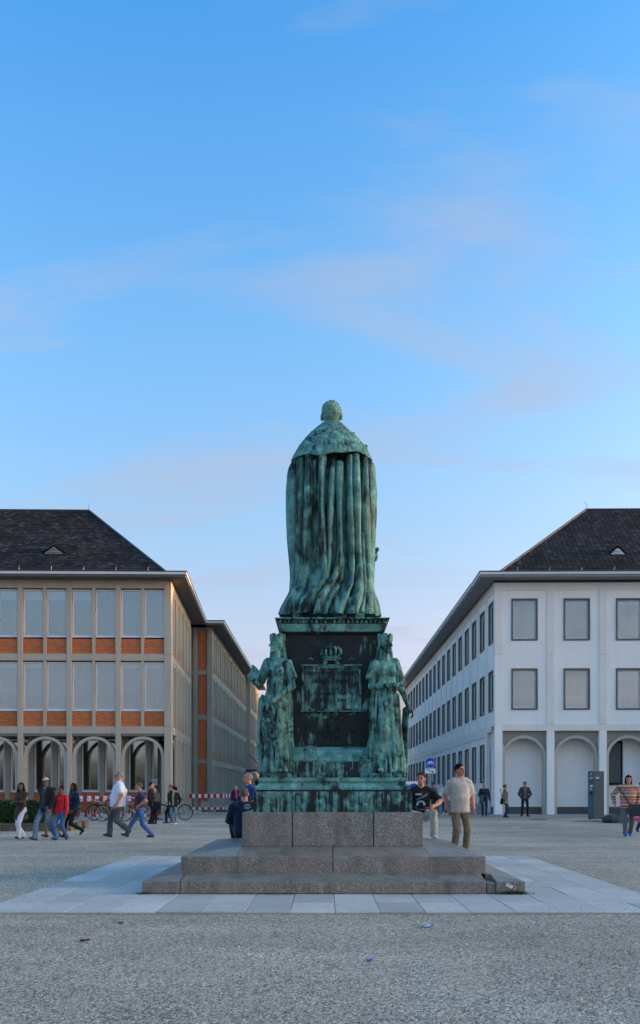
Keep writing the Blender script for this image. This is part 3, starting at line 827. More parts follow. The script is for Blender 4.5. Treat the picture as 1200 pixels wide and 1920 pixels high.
# sticker on the broken corner stone and moss at its foot
m = MB(); m.box(-0.07,0.07,-0.001,0.001,-0.022,0.022, 0); m.box(0.03,0.06,-0.002,0.0,-0.02,0.02, 1); m.box(-0.06,0.0,-0.002,0.0,0.004,0.012,2)
st = m.build('sticker', [plain('paper_white',(0.75,0.75,0.73),0.6), plain('sticker_red',(0.55,0.03,0.02),0.6), M_black])
p = at(958,1662,ZC-H1-0.006); st.matrix_basis = Matrix.Translation((p.x, ZC-H1-0.003, p.z)) @ Matrix.Rotation(R(28),4,'Y')
tag(st, 'small white sticker with red end stuck on the broken corner stone', 'sticker')
M_moss = plain('moss_and_grass', (0.045,0.085,0.02), 0.9, 0.4, 20)
def tuft(name, cx, cy, z, wx, wy, n, hgt, label):
    V = []; T = []
    for i in range(n):
        x = cx + random.gauss(0,1)*wx; y = cy + random.gauss(0,1)*wy; a = random.random()*6.28
        hh = hgt*random.uniform(0.4,1.2); w = 0.004; tx, ty = random.gauss(0,0.4)*hh, random.gauss(0,0.4)*hh
        b = len(V); V += [(x-w*math.cos(a),y-w*math.sin(a),z),(x+w*math.cos(a),y+w*math.sin(a),z),(x+tx,y+ty,z+hh)]; T.append((b,b+1,b+2))
    o = link(name, np_mesh(name, V, T, M_moss, smooth=False)); tag(o, label, 'moss', kind='stuff'); return o
tuft('moss', XC+2.42, ZC-H1-0.03, 0.028, 0.09, 0.015, 500, 0.05, 'green moss growing at the foot of the broken corner stone')
tuft('moss', XC-2.56, ZC-H1-0.02, 0.028, 0.05, 0.012, 200, 0.03, 'thin green moss at the other end of the bottom step')
tuft('moss', XC-1.0, ZC-H1-0.012, 0.028, 1.0, 0.005, 500, 0.014, 'thin line of moss in the joint along the bottom step')

# ---------------------------------------------------------------- bronze pedestal
def fb(w, y):
    Zf = ZC/(1+w/(2*F)); return w*Zf/F/2, HC+(HY-y)*Zf/F
ped = empty('bronze_pedestal', TR(XC, ZC, BT))
tag(ped, 'green and black bronze pedestal with inscribed tablet on the granite block', 'pedestal')
pb = BT
def sq_loft(prof, name, mat, bev=0.0, mi=None, parent=ped, smooth=False):
    m = MB(); n = len(prof); vs = []; fs = []
    for (hw, z) in prof: vs += [(-hw,-hw,z-pb),(hw,-hw,z-pb),(hw,hw,z-pb),(-hw,hw,z-pb)]
    for i in range(n-1):
        for k in range(4): fs.append((i*4+k, i*4+(k+1)%4, i*4+4+(k+1)%4, i*4+4+k))
    fs.append((3,2,1,0)); fs.append(((n-1)*4,(n-1)*4+1,(n-1)*4+2,(n-1)*4+3))
    m.add(vs, fs); return m.build(name, mat, parent, bevel=bev, seg=2)
def ogee(h0, z0, h1, z1, n=7):
    out = []
    for i in range(n+1):
        t = i/n; s = t - 0.16*math.sin(2*math.pi*t); out.append((h0+(h1-h0)*s, z0+(z1-z0)*t))
    return out
hb, zb1 = fb(298,1484)
sq_loft([(hb,pb),(hb,zb1-0.012),(hb-0.008,zb1)], 'plinth', M_bz_base, 0.006)
hm, zm0 = fb(290,1482); hm2, zm1 = fb(283,1466); hm3, zm2 = fb(280,1458)
sq_loft([(hb-0.05,zb1),(hb-0.05,zm0+0.01)], 'groove', M_bz_black)
sq_loft([(hm,zm0+0.008),(hm+0.004,zm0+0.03)] + ogee(hm+0.004,zm0+0.03,hm2-0.02,zm1-0.02), 'base_moulding', M_bz_mould, 0.004)
sq_loft([(hm2-0.035,zm1-0.02),(hm2-0.035,zm1),(hm3,zm1+0.006),(hm3,zm2-0.008),(hm3-0.01,zm2)], 'upper_moulding', M_bz_mould, 0.003)
BASE_TOP = zm2
sq_loft([(0.985,BASE_TOP),(0.965,1.855)], 'die_foot', M_bz_base, 0.006)
sq_loft([(0.95,1.855),(0.955,1.875),(0.93,1.90),(0.90,1.945),(0.87,1.96),(0.87,1.985),(0.875,2.0),(0.845,2.04),(0.80,2.075),(0.76,2.09)], 'die_moulding', M_bz_mould, 0.003)
hd, zd = fb(180,1190)
sq_loft([(hd-0.02,2.09),(hd-0.02,zd),(hd+0.02,zd+0.01),(hd+0.03,zd+0.035),(hd+0.05,zd+0.05)], 'die', M_bz_dark, 0.004)
hc0, zc0 = fb(197,1184); hc1, zc1 = fb(198,1170); hc2, zc2 = fb(215,1158)
sq_loft([(hc0,zc0),(hc1,zc1),(hc1+0.008,zc1+0.005)], 'cornice_fascia', M_bz_mould, 0.003)
sq_loft([(hc1-0.005,zc1+0.004),(hc1+0.01,zc1+0.02),(hc2-0.03,zc2-0.03),(hc2-0.015,zc2-0.02)], 'cornice_cyma', M_bz_dark)
sq_loft([(hc2,zc2-0.018),(hc2,zc2),(hc2-0.01,zc2+0.004)], 'cornice_edge', M_bz_base, 0.002)
CORN = zc2 + 0.004
# carved leaves along the cornice, one mesh per leaf, all sharing data
lm = MB()
lm.add([(-0.028,0,0),(0,0.0,-0.01),(0.028,0,0),(0.024,-0.022,0.045),(0,-0.034,0.062),(-0.024,-0.022,0.045),(0,-0.030,0.02)],
       [(0,1,6),(1,2,6),(2,3,6),(3,4,6),(4,5,6),(5,0,6)])
leafm = lm.mesh('carved_leaf', M_bz_mid)
for sd4 in range(4):
    Mr = Matrix.Rotation(sd4*math.pi/2,4,'Z')
    for i in range(24):
        x = -0.80 + 1.6*i/23
        o = link('carved_leaf', leafm, ped, Mr @ TR(x, -(hc1+0.006), zc1+0.018-pb))
# tablet on the back of the die: frame, beads, inscription, crown, scrolls
Zt = ZC-(hd-0.02)
def tp(px, py): return ((px-CX)*Zt/F-XC, HC+(HY-py)*Zt/F-pb)
yf = -(hd-0.02)
x0,zt = tp(566,1249); x1,zb_ = tp(677,1333)
tab = MB(); tab.box(x0+0.03,x1-0.03,yf-0.018,yf+0.01,zb_+0.03,zt-0.03); tab = tab.build('tablet', M_bz_tab, ped)
m = MB()
for (a,b,c,d) in ((x0,x1,zt-0.035,zt),(x0,x1,zb_,zb_+0.03),(x0,x0+0.035,zb_+0.03,zt-0.035),(x1-0.035,x1,zb_+0.03,zt-0.035)):
    m.box(a,b,yf-0.035,yf+0.01,c,d)
m.build('tablet_frame', M_bz_mid, tab, bevel=0.004)
m = MB(); m.box(x0-0.015,x1+0.015,yf-0.052,yf+0.01,zt+0.001,zt+0.018); m.box(x0-0.02,x1+0.02,yf-0.05,yf+0.01,zb_-0.014,zb_-0.001)
m.build('tablet_ledge', M_bz_mould, tab, bevel=0.003)
bead = MB(); bead.lathe([(0.0,-0.008),(0.006,-0.006),(0.009,0),(0.006,0.006),(0.0,0.008)], n=6); beadm = bead.mesh('bead', M_bz_mid, True)
for i in range(20):
    t = (i+0.5)/20
    for zz in (zt-0.018, zb_+0.014): link('bead', beadm, tab, TR(x0+(x1-x0)*t, yf-0.036, zz))
for i in range(13):
    t = (i+0.5)/13
    for xx in (x0+0.017, x1-0.017): link('bead', beadm, tab, TR(xx, yf-0.036, zb_+(zt-zb_)*t))
def letters(txt, size, depth, mat, name, parent, M, bevel=0.0):
    cu = bpy.data.curves.new(name, 'FONT'); cu.body = txt; cu.size = size; cu.align_x = 'CENTER'; cu.align_y = 'CENTER'
    cu.extrude = depth; cu.resolution_u = 2
    to = bpy.data.objects.new('t', cu); col.objects.link(to)
    me = bpy.data.meshes.new_from_object(to.evaluated_get(bpy.context.evaluated_depsgraph_get()))
    bpy.data.objects.remove(to); me.name = name
    me.materials.clear(); me.materials.append(mat)
    return link(name, me, parent, M)
Mtxt = Matrix.Rotation(R(90),4,'X')
for (txt, px, py, sz) in (('GROSSHERZOG',600,1262,0.062),('LEOPOLD',653,1262,0.072),('SEINEM',600,1278,0.070),('VATER',643,1278,0.074),('DEN',597,1300,0.070),('XXII',618,1300,0.070),('TEN',642,1300,0.070),('NOV.',607,1313,0.070),('IUNI',641,1313,0.070)):
    x, z = tp(px, py)
    letters(txt, sz, 0.010, M_bz_black, 'inscription', tab, Matrix.Translation((x, yf-0.022, z)) @ Mtxt)
# crown
xcr, zcr = tp(620.5,1240); crw = empty('crown', TR(xcr, yf-0.03, zcr), ped)
m = MB(); m.lathe([(0.115,0.0),(0.128,0.004),(0.128,0.018),(0.118,0.024),(0.122,0.05),(0.132,0.056),(0.132,0.068),(0.12,0.07),(0.10,0.05)], n=28)
for v in range(len(m.v)): x,y,z = m.v[v]; m.v[v] = (x, y*0.45, z)
m.build('crown_band', M_bz_mid, crw, smooth=False)
for k in range(7):
    a = math.pi + math.pi*k/6
    px_, py_ = 0.128*math.cos(a), 0.128*0.45*math.sin(a)
    m = MB(); m.tube([(px_,py_,0.06),(px_*1.25,py_*1.3,0.12),(px_*1.22,py_*1.25,0.17),(px_*0.85,py_*0.9,0.215),(px_*0.3,py_*0.4,0.20),(0,0,0.185)],[0.016,0.020,0.021,0.019,0.014,0.01],6)
    m.build('crown_arch', M_bz_mid, crw, smooth=True)
    m = MB(); m.lathe([(0,-0.02),(0.012,-0.012),(0.016,0),(0.012,0.012),(0,0.02)], c=(px_*1.1,py_*1.25-0.008,0.04), n=8); m.build('crown_jewel', M_bz_mid, crw, smooth=True)
m = MB(); m.lathe([(0,-0.03),(0.02,-0.02),(0.028,0),(0.02,0.02),(0,0.03)], c=(0,0,0.215), n=10); m.box(-0.006,0.006,-0.006,0.006,0.24,0.285); m.box(-0.02,0.02,-0.006,0.006,0.258,0.27)
m.build('crown_orb', M_bz_mid, crw)
m = MB(); m.lathe([(0.08,0.02),(0.1,0.1),(0.07,0.17),(0.02,0.19)], n=16)
for v in range(len(m.v)): x,y,z = m.v[v]; m.v[v] = (x, y*0.3, z)
m.build('crown_cap', M_bz_black, crw, smooth=True)
for s in (-1,1):
    m = MB(); m.tube([(xcr+s*0.05,yf-0.02,zcr-0.005),(xcr+s*0.10,yf-0.03,zcr-0.03),(xcr+s*0.135,yf-0.02,zcr-0.065)],[0.02,0.032,0.012],6)
    m.build('ribbon', M_bz_mid, ped, smooth=True)
    m = MB(); m.tube([(xcr+s*0.27,yf-0.0,zcr+0.02),(xcr+s*0.31,yf-0.02,zcr+0.045),(xcr+s*0.36,yf-0.015,zcr+0.03)],[0.006,0.016,0.005],6)
    m.build('leaf_spray', M_bz_mid, ped, smooth=True)
    # scroll under the tablet
    xc_, zc_ = tp(622, 1347); pts = []
    for i in range(26):
        t = i/25; a = R(-90) + t*R(560); rr = 0.05*(1-0.8*t)
        pts.append((xc_+s*(0.062+rr*math.cos(a)), yf-0.012, zc_+0.052+rr*math.sin(a)))
    tail = [(xc_+s*(0.062+0.31*(1-q)), yf-0.012, zc_+0.002+0.075*(1-q)**1.6) for q in [i/8 for i in range(8)]]
    m = MB(); m.tube(tail+pts, 0.0085, 6); m.build('scroll', M_bz_mid, ped, smooth=True)
    m = MB(); m.tube([(p_[0],p_[1],p_[2]+0.024) for p_ in tail], 0.006, 6); m.build('scroll', M_bz_mid, ped, smooth=True)
m = MB(); m.lathe([(0,-0.035),(0.014,-0.02),(0.018,0),(0.01,0.02),(0,0.026)], c=(xc_,yf-0.012,zc_-0.02), n=8); m.build('pendant', M_bz_mid, ped, smooth=True)
# recessed lower panel edge and worn relief on the die
xa, za = tp(575,1395); xb, zb2 = tp(668,1356)
m = MB()
for (a,b,c,d) in ((xa,xb,za-0.012,za),(xa-0.012,xa,za,zb2),(xb,xb+0.012,za,zb2)): m.box(a,b,yf-0.012,yf+0.01,c,d)
m.build('panel_border', M_bz_black, ped, bevel=0.003)
for i in range(16):
    x = xcr + random.gauss(0,0.11); z = (za+zb2)/2 + random.gauss(0,0.05)
    m = MB(); a = random.random()*6.28; l = random.uniform(0.03,0.08)
    m.tube([(x-l*math.cos(a),yf+0.004,z-l*math.sin(a)),(x,yf-0.012,z),(x+l*math.cos(a),yf+0.004,z+l*math.sin(a)*0.7)],[0.004,0.016,0.004],6); m.build('relief_leaf', M_bz_dark, ped, smooth=True)
# corner plinths under the figures
FX = ((522.5-CX)*13.95/F-XC, (722-CX)*13.95/F-XC); FY = -0.80
for x in FX:
    m = MB(); m.box(x-0.29,x+0.29,FY-0.27,FY+0.3,BASE_TOP-pb-0.003,BASE_TOP-pb+0.035); m.box(x-0.275,x+0.275,FY-0.255,FY+0.28,BASE_TOP-pb+0.035,BASE_TOP-pb+0.068)
    m.build('figure_plinth', M_bz_base, ped, bevel=0.008)
FZ = BASE_TOP + 0.068

# ---------------------------------------------------------------- the robed statue (seen from behind)
sta = empty('bronze_statue', TR(XC, ZC, CORN))
tag(sta, 'tall green bronze statue of a robed man seen from behind on the pedestal', 'statue')
UZ = 1/4.3625/115.0                                    # metres per unit of the enlarged view the outline was measured in
def zz_(zy): return 7.867 - UZ*zy - CORN
ZY = [500,540,600,660,800,1000,1200,1400,1500,1600,1640,1700,1750,1800]
LX = [225,212,182,168,162,165,172,190,197,196,182,148,120,104]
RX = [850,860,882,894,905,903,893,880,873,872,886,912,930,942]
BB = [0.40,0.43,0.46,0.47,0.48,0.48,0.48,0.50,0.54,0.60,0.64,0.70,0.74,0.76]
FB = [0.30,0.33,0.36,0.38,0.40,0.40,0.40,0.40,0.40,0.41,0.42,0.44,0.46,0.47]
# folds: (half width, height, [(zy, x) ...]) measured on the photograph
FOLDS = [
 (26,0.065,[(620,200),(800,190),(1200,198),(1500,218),(1620,208),(1800,122)]),
 (27,0.095,[(530,268),(800,258),(1200,252),(1500,264),(1640,240),(1800,152)]),
 (33,0.120,[(510,342),(700,345),(900,340),(1200,320),(1400,308),(1560,272),(1700,210),(1800,170)]),
 (16,0.080,[(580,394),(720,386),(900,378),(1100,362),(1300,346),(1500,322),(1620,286),(1720,240),(1800,212)]),
 (30,0.130,[(520,458),(750,452),(1000,448),(1250,456),(1450,476),(1560,482),(1620,440),(1680,375),(1760,305),(1800,265)]),
 (26,0.115,[(600,546),(800,532),(1000,524),(1250,518),(1420,512),(1560,488),(1640,430),(1720,360),(1800,318)]),
 (28,0.115,[(600,600),(800,598),(1000,596),(1200,602),(1400,600),(1540,568),(1640,500),(1740,435),(1800,410)]),
 (22,0.080,[(1250,600),(1400,622),(1540,612),(1640,572),(1740,505),(1800,475)]),
 (25,0.130,[(540,682),(750,680),(1000,682),(1250,692),(1450,700),(1600,690),(1720,640),(1800,585)]),
 (33,0.135,[(520,732),(750,732),(1000,738),(1250,745),(1450,758),(1600,760),(1720,735),(1800,695)]),
 (18,0.080,[(1150,788),(1400,802),(1550,814),(1680,805),(1800,780)]),
 (32,0.105,[(530,808),(750,814),(1000,820),(1250,832),(1450,842),(1600,848),(1720,862),(1800,850)]),
 (22,0.070,[(560,856),(800,872),(1000,872),(1250,866),(1450,860),(1600,862),(1720,890),(1800,905)]),
]
def robe():
    nth, nz = 620, 250
    zy = np.concatenate([np.linspace(500,1560,150), np.linspace(1566,1800,100)])
    lx = np.interp(zy,ZY,LX); rx = np.interp(zy,ZY,RX); bb = np.interp(zy,ZY,BB); fbk = np.interp(zy,ZY,FB)
    th = np.linspace(-math.pi, math.pi, nth, endpoint=False)
    # finer sampling in the half facing the camera
    th = th - 0.35*np.sin(th)
    TH, ZYg = np.meshgrid(th, zy); cx = ((lx+rx)/2)[:,None]; hw = ((rx-lx)/2)[:,None]
    u = np.sin(TH); back = np.cos(TH) > 0
    x = cx + hw*u; cb = np.cos(TH); cb2 = np.sign(cb)*np.abs(cb)**0.8
    y = np.where(back, -bb[:,None]*cb2, -fbk[:,None]*cb2)
    hh = np.zeros_like(x)
    for (w, A, pl) in FOLDS:
        px = np.interp(zy, [p[0] for p in pl], [p[1] for p in pl]); y0 = pl[0][0]
        ap = np.clip((zy-(y0-25))/60, 0, 1)[:,None]*A*1.55
        wv = (1.15*w*(1+0.22*np.sin(zy/140+w)))[:,None]*np.where(zy>1560, 1+0.35*(zy-1560)/240, 1)[:,None]
        q = (x-px[:,None])/wv
        hh = np.maximum(hh, ap*np.clip(1-np.abs(q)**2.2,0,1)**0.55*np.where(np.abs(q)<1,1,0))
    edge = np.clip((1-np.abs(u))/0.09,0,1)
    hh = hh*np.where(back, 0.3+0.7*edge, 0)
    fr = np.where(back, 0, 0.05*np.abs(np.sin(TH*6+0.4*np.sin(ZYg/200)))*(1-edge*0))*np.clip((-cb)/0.25,0,1)
    hh = hh + fr - 0.15*np.where(back, edge, 0)
    # small dents and creases of the cloth
    hh = hh + 0.004*np.sin(ZYg/23+5*np.sin(x/70))*np.sin(x/17+ZYg/60)*edge
    nx_ = u*0.75; ny_ = -cb
    ln = np.sqrt(nx_**2+ny_**2)+1e-6
    X = (x-535)*UZ + hh*nx_/ln*0.6; Y = y + hh*ny_/ln
    # hem: wavy, lifted between the folds
    k = np.clip((ZYg-1700)/100,0,1)
    lift = (0.012+0.022*np.sin(x/38)+0.014*np.sin(x/17+1))*k*np.where(hh<0.0,1,0.35)
    Zc_ = zz_(ZYg) + lift*back - np.where(back, k*0.13*(bb[:,None]*cb2/0.76), 0)
    V = np.stack([X,Y,Zc_],2).reshape(-1,3)
    i = np.arange(len(zy)-1)[:,None]*nth; j = np.arange(nth)[None]
    Q = np.stack([i+j, i+nth+j, i+nth+(j+1)%nth, i+(j+1)%nth],2).reshape(-1,4)
    # inner lining so that the hem has thickness
    last = V[-nth:].copy(); inn = last*np.array([0.93,0.93,1])+np.array([0,0,0.03]); inn2 = inn*np.array([0.9,0.9,1])+np.array([0,0,0.25])
    b = len(V); V = np.concatenate([V, inn, inn2])
    jj = np.arange(nth); L0 = b-nth
    Q2 = np.stack([L0+jj, b+jj, b+(jj+1)%nth, L0+(jj+1)%nth],1); Q3 = np.stack([b+jj, b+nth+jj, b+nth+(jj+1)%nth, b+(jj+1)%nth],1)
    return np_mesh('robe', V, np.concatenate([Q,Q2,Q3]), M_bz_robe)
link('robe', robe(), sta)
def cape():
    nth = 420; zy = np.concatenate([np.linspace(205,545,110)])
    KY = [205,225,250,290,330,400,470,520,548]
    KL = [492,470,440,395,350,290,245,218,208]
    KR = [575,605,632,668,708,775,826,852,864]
    KB = [0.09,0.13,0.18,0.25,0.31,0.39,0.45,0.48,0.49]
    lx = np.interp(zy,KY,KL); rx = np.interp(zy,KY,KR); bb = np.interp(zy,KY,KB)
    th = np.linspace(-math.pi, math.pi, nth, endpoint=False)
    TH, ZYg = np.meshgrid(th, zy); u = np.sin(TH); cb = np.cos(TH); back = cb > 0
    x = ((lx+rx)/2)[:,None] + ((rx-lx)/2)[:,None]*u
    y = -np.where(back, 1.0, 0.72)*bb[:,None]*np.sign(cb)*np.abs(cb)**0.85
    t = (ZYg-205)/343
    P0 = np.stack([(x-535)*UZ, y, zz_(ZYg)],2).reshape(-1,3)
    f = 0.014*t*np.abs(np.sin(TH*5.5+0.5)) + (0.008*wob(P0,70,11)+0.007*wob(P0,150,12)).reshape(x.shape)
    # hem: higher at the left, sagging right of the middle
    hem = np.where(back, (0.030*np.sin((x-300)/95)+0.012*np.sin(x/31)), 0)*t**3
    X = (x-535)*UZ + f*u; Y = y - f*cb; Zv = zz_(ZYg) - hem - 0.03*t**6
    V = np.stack([X,Y,Zv],2).reshape(-1,3); n = len(zy)
    i = np.arange(n-1)[:,None]*nth; j = np.arange(nth)[None]
    Q = np.stack([i+j, i+nth+j, i+nth+(j+1)%nth, i+(j+1)%nth],2).reshape(-1,4)
    last = V[-nth:]; b = len(V); V = np.concatenate([V, last*np.array([0.95,0.95,1])+np.array([0,0,0.004]), last*np.array([0.86,0.86,1])+np.array([0,0,0.08])])
    jj = np.arange(nth); L0 = b-nth
    Q2 = np.stack([L0+jj, b+jj, b+(jj+1)%nth, L0+(jj+1)%nth],1); Q3 = np.stack([b+jj, b+nth+jj, b+nth+(jj+1)%nth, b+(jj+1)%nth],1)
    top = V[:nth].mean(0); V = np.concatenate([V,[top]])
    me = np_mesh('cape', V, np.concatenate([Q,Q2,Q3]), M_bz_cape)
    return me
link('cape', cape(), sta)
# head of the statue
hc_ = np.array([(535-535)*UZ, -0.02, zz_(176)])
gh = SDF(hc_-0.38, hc_+0.38, 0.0085)
gh.cone(hc_+np.array([0,0.02,-0.22]), hc_, 0.135, 0.125, 0, 0.03)
Rh = head(gh, hc_+np.array([0.0,-0.0,-0.005]), R(172), 0, 'none', 2.0, 0)
gh.ell(hc_+Rh@(np.array([0,0.014,0.022])*2.0), tuple(np.array([0.083,0.101,0.090])*2.0), 0, 0.01, Rh, plane=(0,0.80,0.60,0.0))
V,Q,lab,ctr = gh.mesh(); V = smooth_verts(V,Q,1,0.4)
wz = np.clip((V[:,2]-hc_[2]+0.10)/0.08,0,1); V = V + vnormals(V,Q)*(wz*(0.012*wob(V,60,3)+0.009*wob(V,130,6)))[:,None]
link('head', np_mesh('head', V, Q, M_bz_head), sta)
# hand with a rolled charter showing past the robe on the right
hp = np.array([(893-535)*UZ, 0.10, zz_(1262)])
gh = SDF(hp-0.25, hp+0.25, 0.009)
gh.cone(hp+np.array([-0.10,0.02,0.05]), hp+np.array([-0.01,0,0.0]), 0.06, 0.045, 0, 0.02)
hand(gh, hp+np.array([-0.05,0,0.02]), (0.5,0.3,-0.7), (-0.6,0.5,-0.3), 1.5, 1.0, 0)
gh.cone(hp+np.array([-0.03,0.12,-0.05]), hp+np.array([0.03,-0.05,0.01]), 0.035, 0.035, 0, 0.008)
V,Q,lab,ctr = gh.mesh(); link('hand_with_scroll', np_mesh('hand_with_scroll', V, Q, M_bz_robe), sta)
# shoulder knots at the edge of the cape
for (zx, zy) in ((708,326),(812,428)):
    m = MB(); m.lathe([(0,-0.04),(0.03,-0.028),(0.042,0),(0.03,0.028),(0,0.04)], c=((zx-535)*UZ,-0.02,zz_(zy)), n=10); m.build('shoulder_knot', M_bz_cape, sta, smooth=True)
# base plate and props under the hem
m = MB(); m.box(-0.72,0.72,-0.70,0.5,0.0,0.03); m.build('base_plate', M_bz_base, sta, bevel=0.006)
for (a,b) in ((-0.62,-0.42),(-0.30,-0.18),(0.02,0.22),(0.36,0.5)):
    m = MB(); m.box(a,b,-0.63,-0.45,0.03,0.12); m.build('prop', M_bz_mould, sta, bevel=0.005)

# ---------------------------------------------------------------- the two crowned figures at the pedestal corners
def folds_on(g, pts_top, pts_bot, n, r0, r1, lab, seed, k=0.012, sag=0.0):
    rr = random.Random(seed)
    for i in range(n):
        t = (i+0.5)/n + rr.uniform(-0.2,0.2)/n
        a = np.array(pts_top(t)); b = np.array(pts_bot(t)); P = [a]
        for q in (0.3,0.6,0.85,1.0):
            p = a+(b-a)*q; p = p + np.array([rr.gauss(0,0.006), rr.gauss(0,0.005), -sag*math.sin(q*math.pi)]); P.append(p)
        for j in range(4):
            ra = r0+(r1-r0)*j/4; rb = r0+(r1-r0)*(j+1)/4
            g.cone(P[j], P[j+1], ra*rr.uniform(0.75,1.2), rb*rr.uniform(0.75,1.2), lab, k)
def figure(kind):
    g = SDF((-0.52,-0.50,-0.02), (0.52,0.45,1.93), 0.0095)
    s = 1 if kind == 'A' else -1
    fy = lambda a, rx, ry, z: (rx*math.sin(a), -ry*math.cos(a)+0.0, z)
    # dress
    f1 = lambda ang,t,Z: 0.034*np.abs(np.sin(ang*6+2*np.sin(Z*4)))*np.clip((1.12-Z)*1.4,0.1,1)
    g.cone((0,0.02,0.02),(0.0,0.0,0.55), (0.205,0.17),(0.165,0.140), 0, 0.02, cap=0.02, fold=f1)
    g.cone((0,0.0,0.55),(0.0,0.0,0.98), (0.165,0.140),(0.145,0.115), 0, 0.03, cap=0.05, fold=f1)
    g.cone((0,0.0,0.95),(0,-0.005,1.16), (0.155,0.118),(0.140,0.108), 0, 0.03, cap=0.05)
    g.cone((0,-0.005,1.16),(0,0.0,1.36), (0.135,0.104),(0.145,0.100), 0, 0.03, cap=0.06)
    for x in (-0.068,0.068): g.ell((x,-0.092,1.285), (0.066,0.058,0.062), 0, 0.03)
    g.cone((-0.10,0.01,1.42),(0.10,0.01,1.42), 0.05,0.05, 0, 0.05)
    g.cone((0,0.0,1.42),(0,-0.01,1.58), 0.056,0.05, 0, 0.02)
    # veil / mantle down the back and sides
    f2 = lambda ang,t,Z: 0.030*np.abs(np.sin(ang*7+3*np.sin(Z*3)))
    g.cone((0,0.085,0.03),(0,0.085,1.25), (0.22,0.13),(0.145,0.07), 0, 0.02, cap=0.03, fold=f2)
    g.cone((0,0.085,1.25),(0,0.065,1.66), (0.150,0.07),(0.088,0.075), 0, 0.03, cap=0.04)
    for x in (-1,1):
        g.cone((x*0.078,0.03,1.66),(x*0.10,0.03,1.46), 0.022,0.028, 0, 0.015); g.cone((x*0.10,0.03,1.46),(x*0.10,-0.07,1.34), 0.024,0.012, 0, 0.015)
    yaw = R(-38) if kind == 'A' else R(30)
    head(g, (0,-0.015,1.63), yaw, R(-6), 'short', 1.0, 0, True)
    # mural crown
    for i in range(30):
        a = 2*math.pi*i/30; r = 0.088
        g.cone((r*math.cos(a),0.015+r*math.sin(a),1.69),(1.06*r*math.cos(a),0.015+1.06*r*math.sin(a),1.735+(0.022 if i%5<3 else 0.0)), 0.019,0.019, 0, 0.012)
    # long folds in the skirt
    folds_on(g, lambda t: fy(R(-80+160*t),0.165,0.13,0.98), lambda t: fy(R(-88+176*t),0.25,0.205,0.03), 11, 0.018, 0.036, 0, 3 if kind=='A' else 8, k=0.004)
    folds_on(g, lambda t: fy(R(-60+120*t),0.14,0.115,1.20), lambda t: fy(R(-65+130*t),0.165,0.13,0.98), 9, 0.010, 0.015, 0, 5 if kind=='A' else 9, k=0.005)
    if kind == 'A':
        # mantle swag drawn across the knees, bent knee, wreath in the lowered hand, book in the raised one
        for q in range(4): 
            o = q*0.065
            P = [(-0.20,-0.05,0.98-o*2.0),(-0.12,-0.165,0.80-o*1.6),(0.02,-0.20,0.62-o*1.3),(0.15,-0.15,0.58-o*0.9),(0.22,-0.03,0.62-o)]
            for a,b in zip(P[:-1],P[1:]): g.cone(a,b,0.026,0.026,0,0.008)
        g.cone((0.07,-0.09,0.86),(0.09,-0.17,0.52),0.085,0.062,0,0.04); g.cone((0.09,-0.17,0.52),(0.11,-0.10,0.1),0.06,0.05,0,0.04)
        folds_on(g, lambda t:(-0.24+0.07*t,-0.06-0.08*t,0.95), lambda t:(-0.26+0.10*t,-0.07-0.07*t,0.20), 4, 0.018,0.03,0,21)
        # viewer's right arm: short sleeve, forearm across the body
        g.cone((0.142,0.0,1.41),(0.225,-0.01,1.20),0.068,0.070,0,0.02,cap=0.02)
        g.cone((0.145,0.0,1.40),(0.235,-0.03,1.10),0.05,0.044,0,0.01); g.cone((0.235,-0.03,1.10),(0.02,-0.215,0.90),0.044,0.031,0,0.012)
        hand(g,(0.02,-0.215,0.90),(-0.75,-0.15,-0.62),(0,0.3,-0.9),1.05,0.7,0)
        for i in range(26):
            a = 2*math.pi*i/26; c = np.array([-0.055+0.075*math.cos(a),-0.215,0.76+0.10*math.sin(a)])
            g.ell(c+np.array([random.gauss(0,0.012),random.gauss(0,0.012),random.gauss(0,0.012)]),(0.021,0.017,0.025),0,0.006)
        # viewer's left arm holding a book
        g.cone((-0.142,0.0,1.41),(-0.235,-0.0,1.20),0.066,0.068,0,0.02)
        g.cone((-0.145,0.0,1.40),(-0.25,-0.02,1.13),0.05,0.044,0,0.01); g.cone((-0.25,-0.02,1.13),(-0.285,-0.17,1.16),0.044,0.032,0,0.012)
        hand(g,(-0.285,-0.17,1.16),(-0.1,-0.95,0.25),(0.3,0.2,0.9),1.05,0.9,0)
        for i in range(9):
            t = i/8; g.cone((-0.335+0.10*t,-0.21-0.02*t,1.16-0.03*t),(-0.29+0.10*t,-0.17-0.02*t,1.36-0.085*t),0.016,0.016,0,0.004)
        g.cone((0.15,-0.10,0.05),(0.16,-0.28,0.035),(0.04,0.035),(0.035,0.02),0,0.01)
    else:
        # straight mantle edge in front, forearm across the waist, other arm lowered past the cloak
        g.cone((-0.06,-0.09,0.86),(-0.07,-0.175,0.53),0.085,0.064,0,0.04); g.cone((-0.07,-0.175,0.53),(-0.10,-0.10,0.12),0.06,0.05,0,0.04)
        for (xa,xb) in ((0.03,0.05),(0.075,0.10),(0.12,0.15)):
            g.cone((xa,-0.155,0.98),(xb,-0.20,0.25),0.030,0.040,0,0.02)
        folds_on(g, lambda t:(-0.20+0.03*t,-0.08-0.04*t,1.0), lambda t:(-0.28+0.07*t,-0.08-0.06*t,0.22), 4, 0.018,0.032,0,23)
        g.cone((-0.24,-0.10,0.24),(0.2,-0.19,0.27),0.022,0.022,0,0.02)
        g.cone((-0.13,-0.10,1.12),(0.13,-0.12,1.10),0.022,0.022,0,0.02)
        g.cone((-0.142,0.0,1.41),(-0.215,-0.02,1.19),0.070,0.075,0,0.02,cap=0.02)
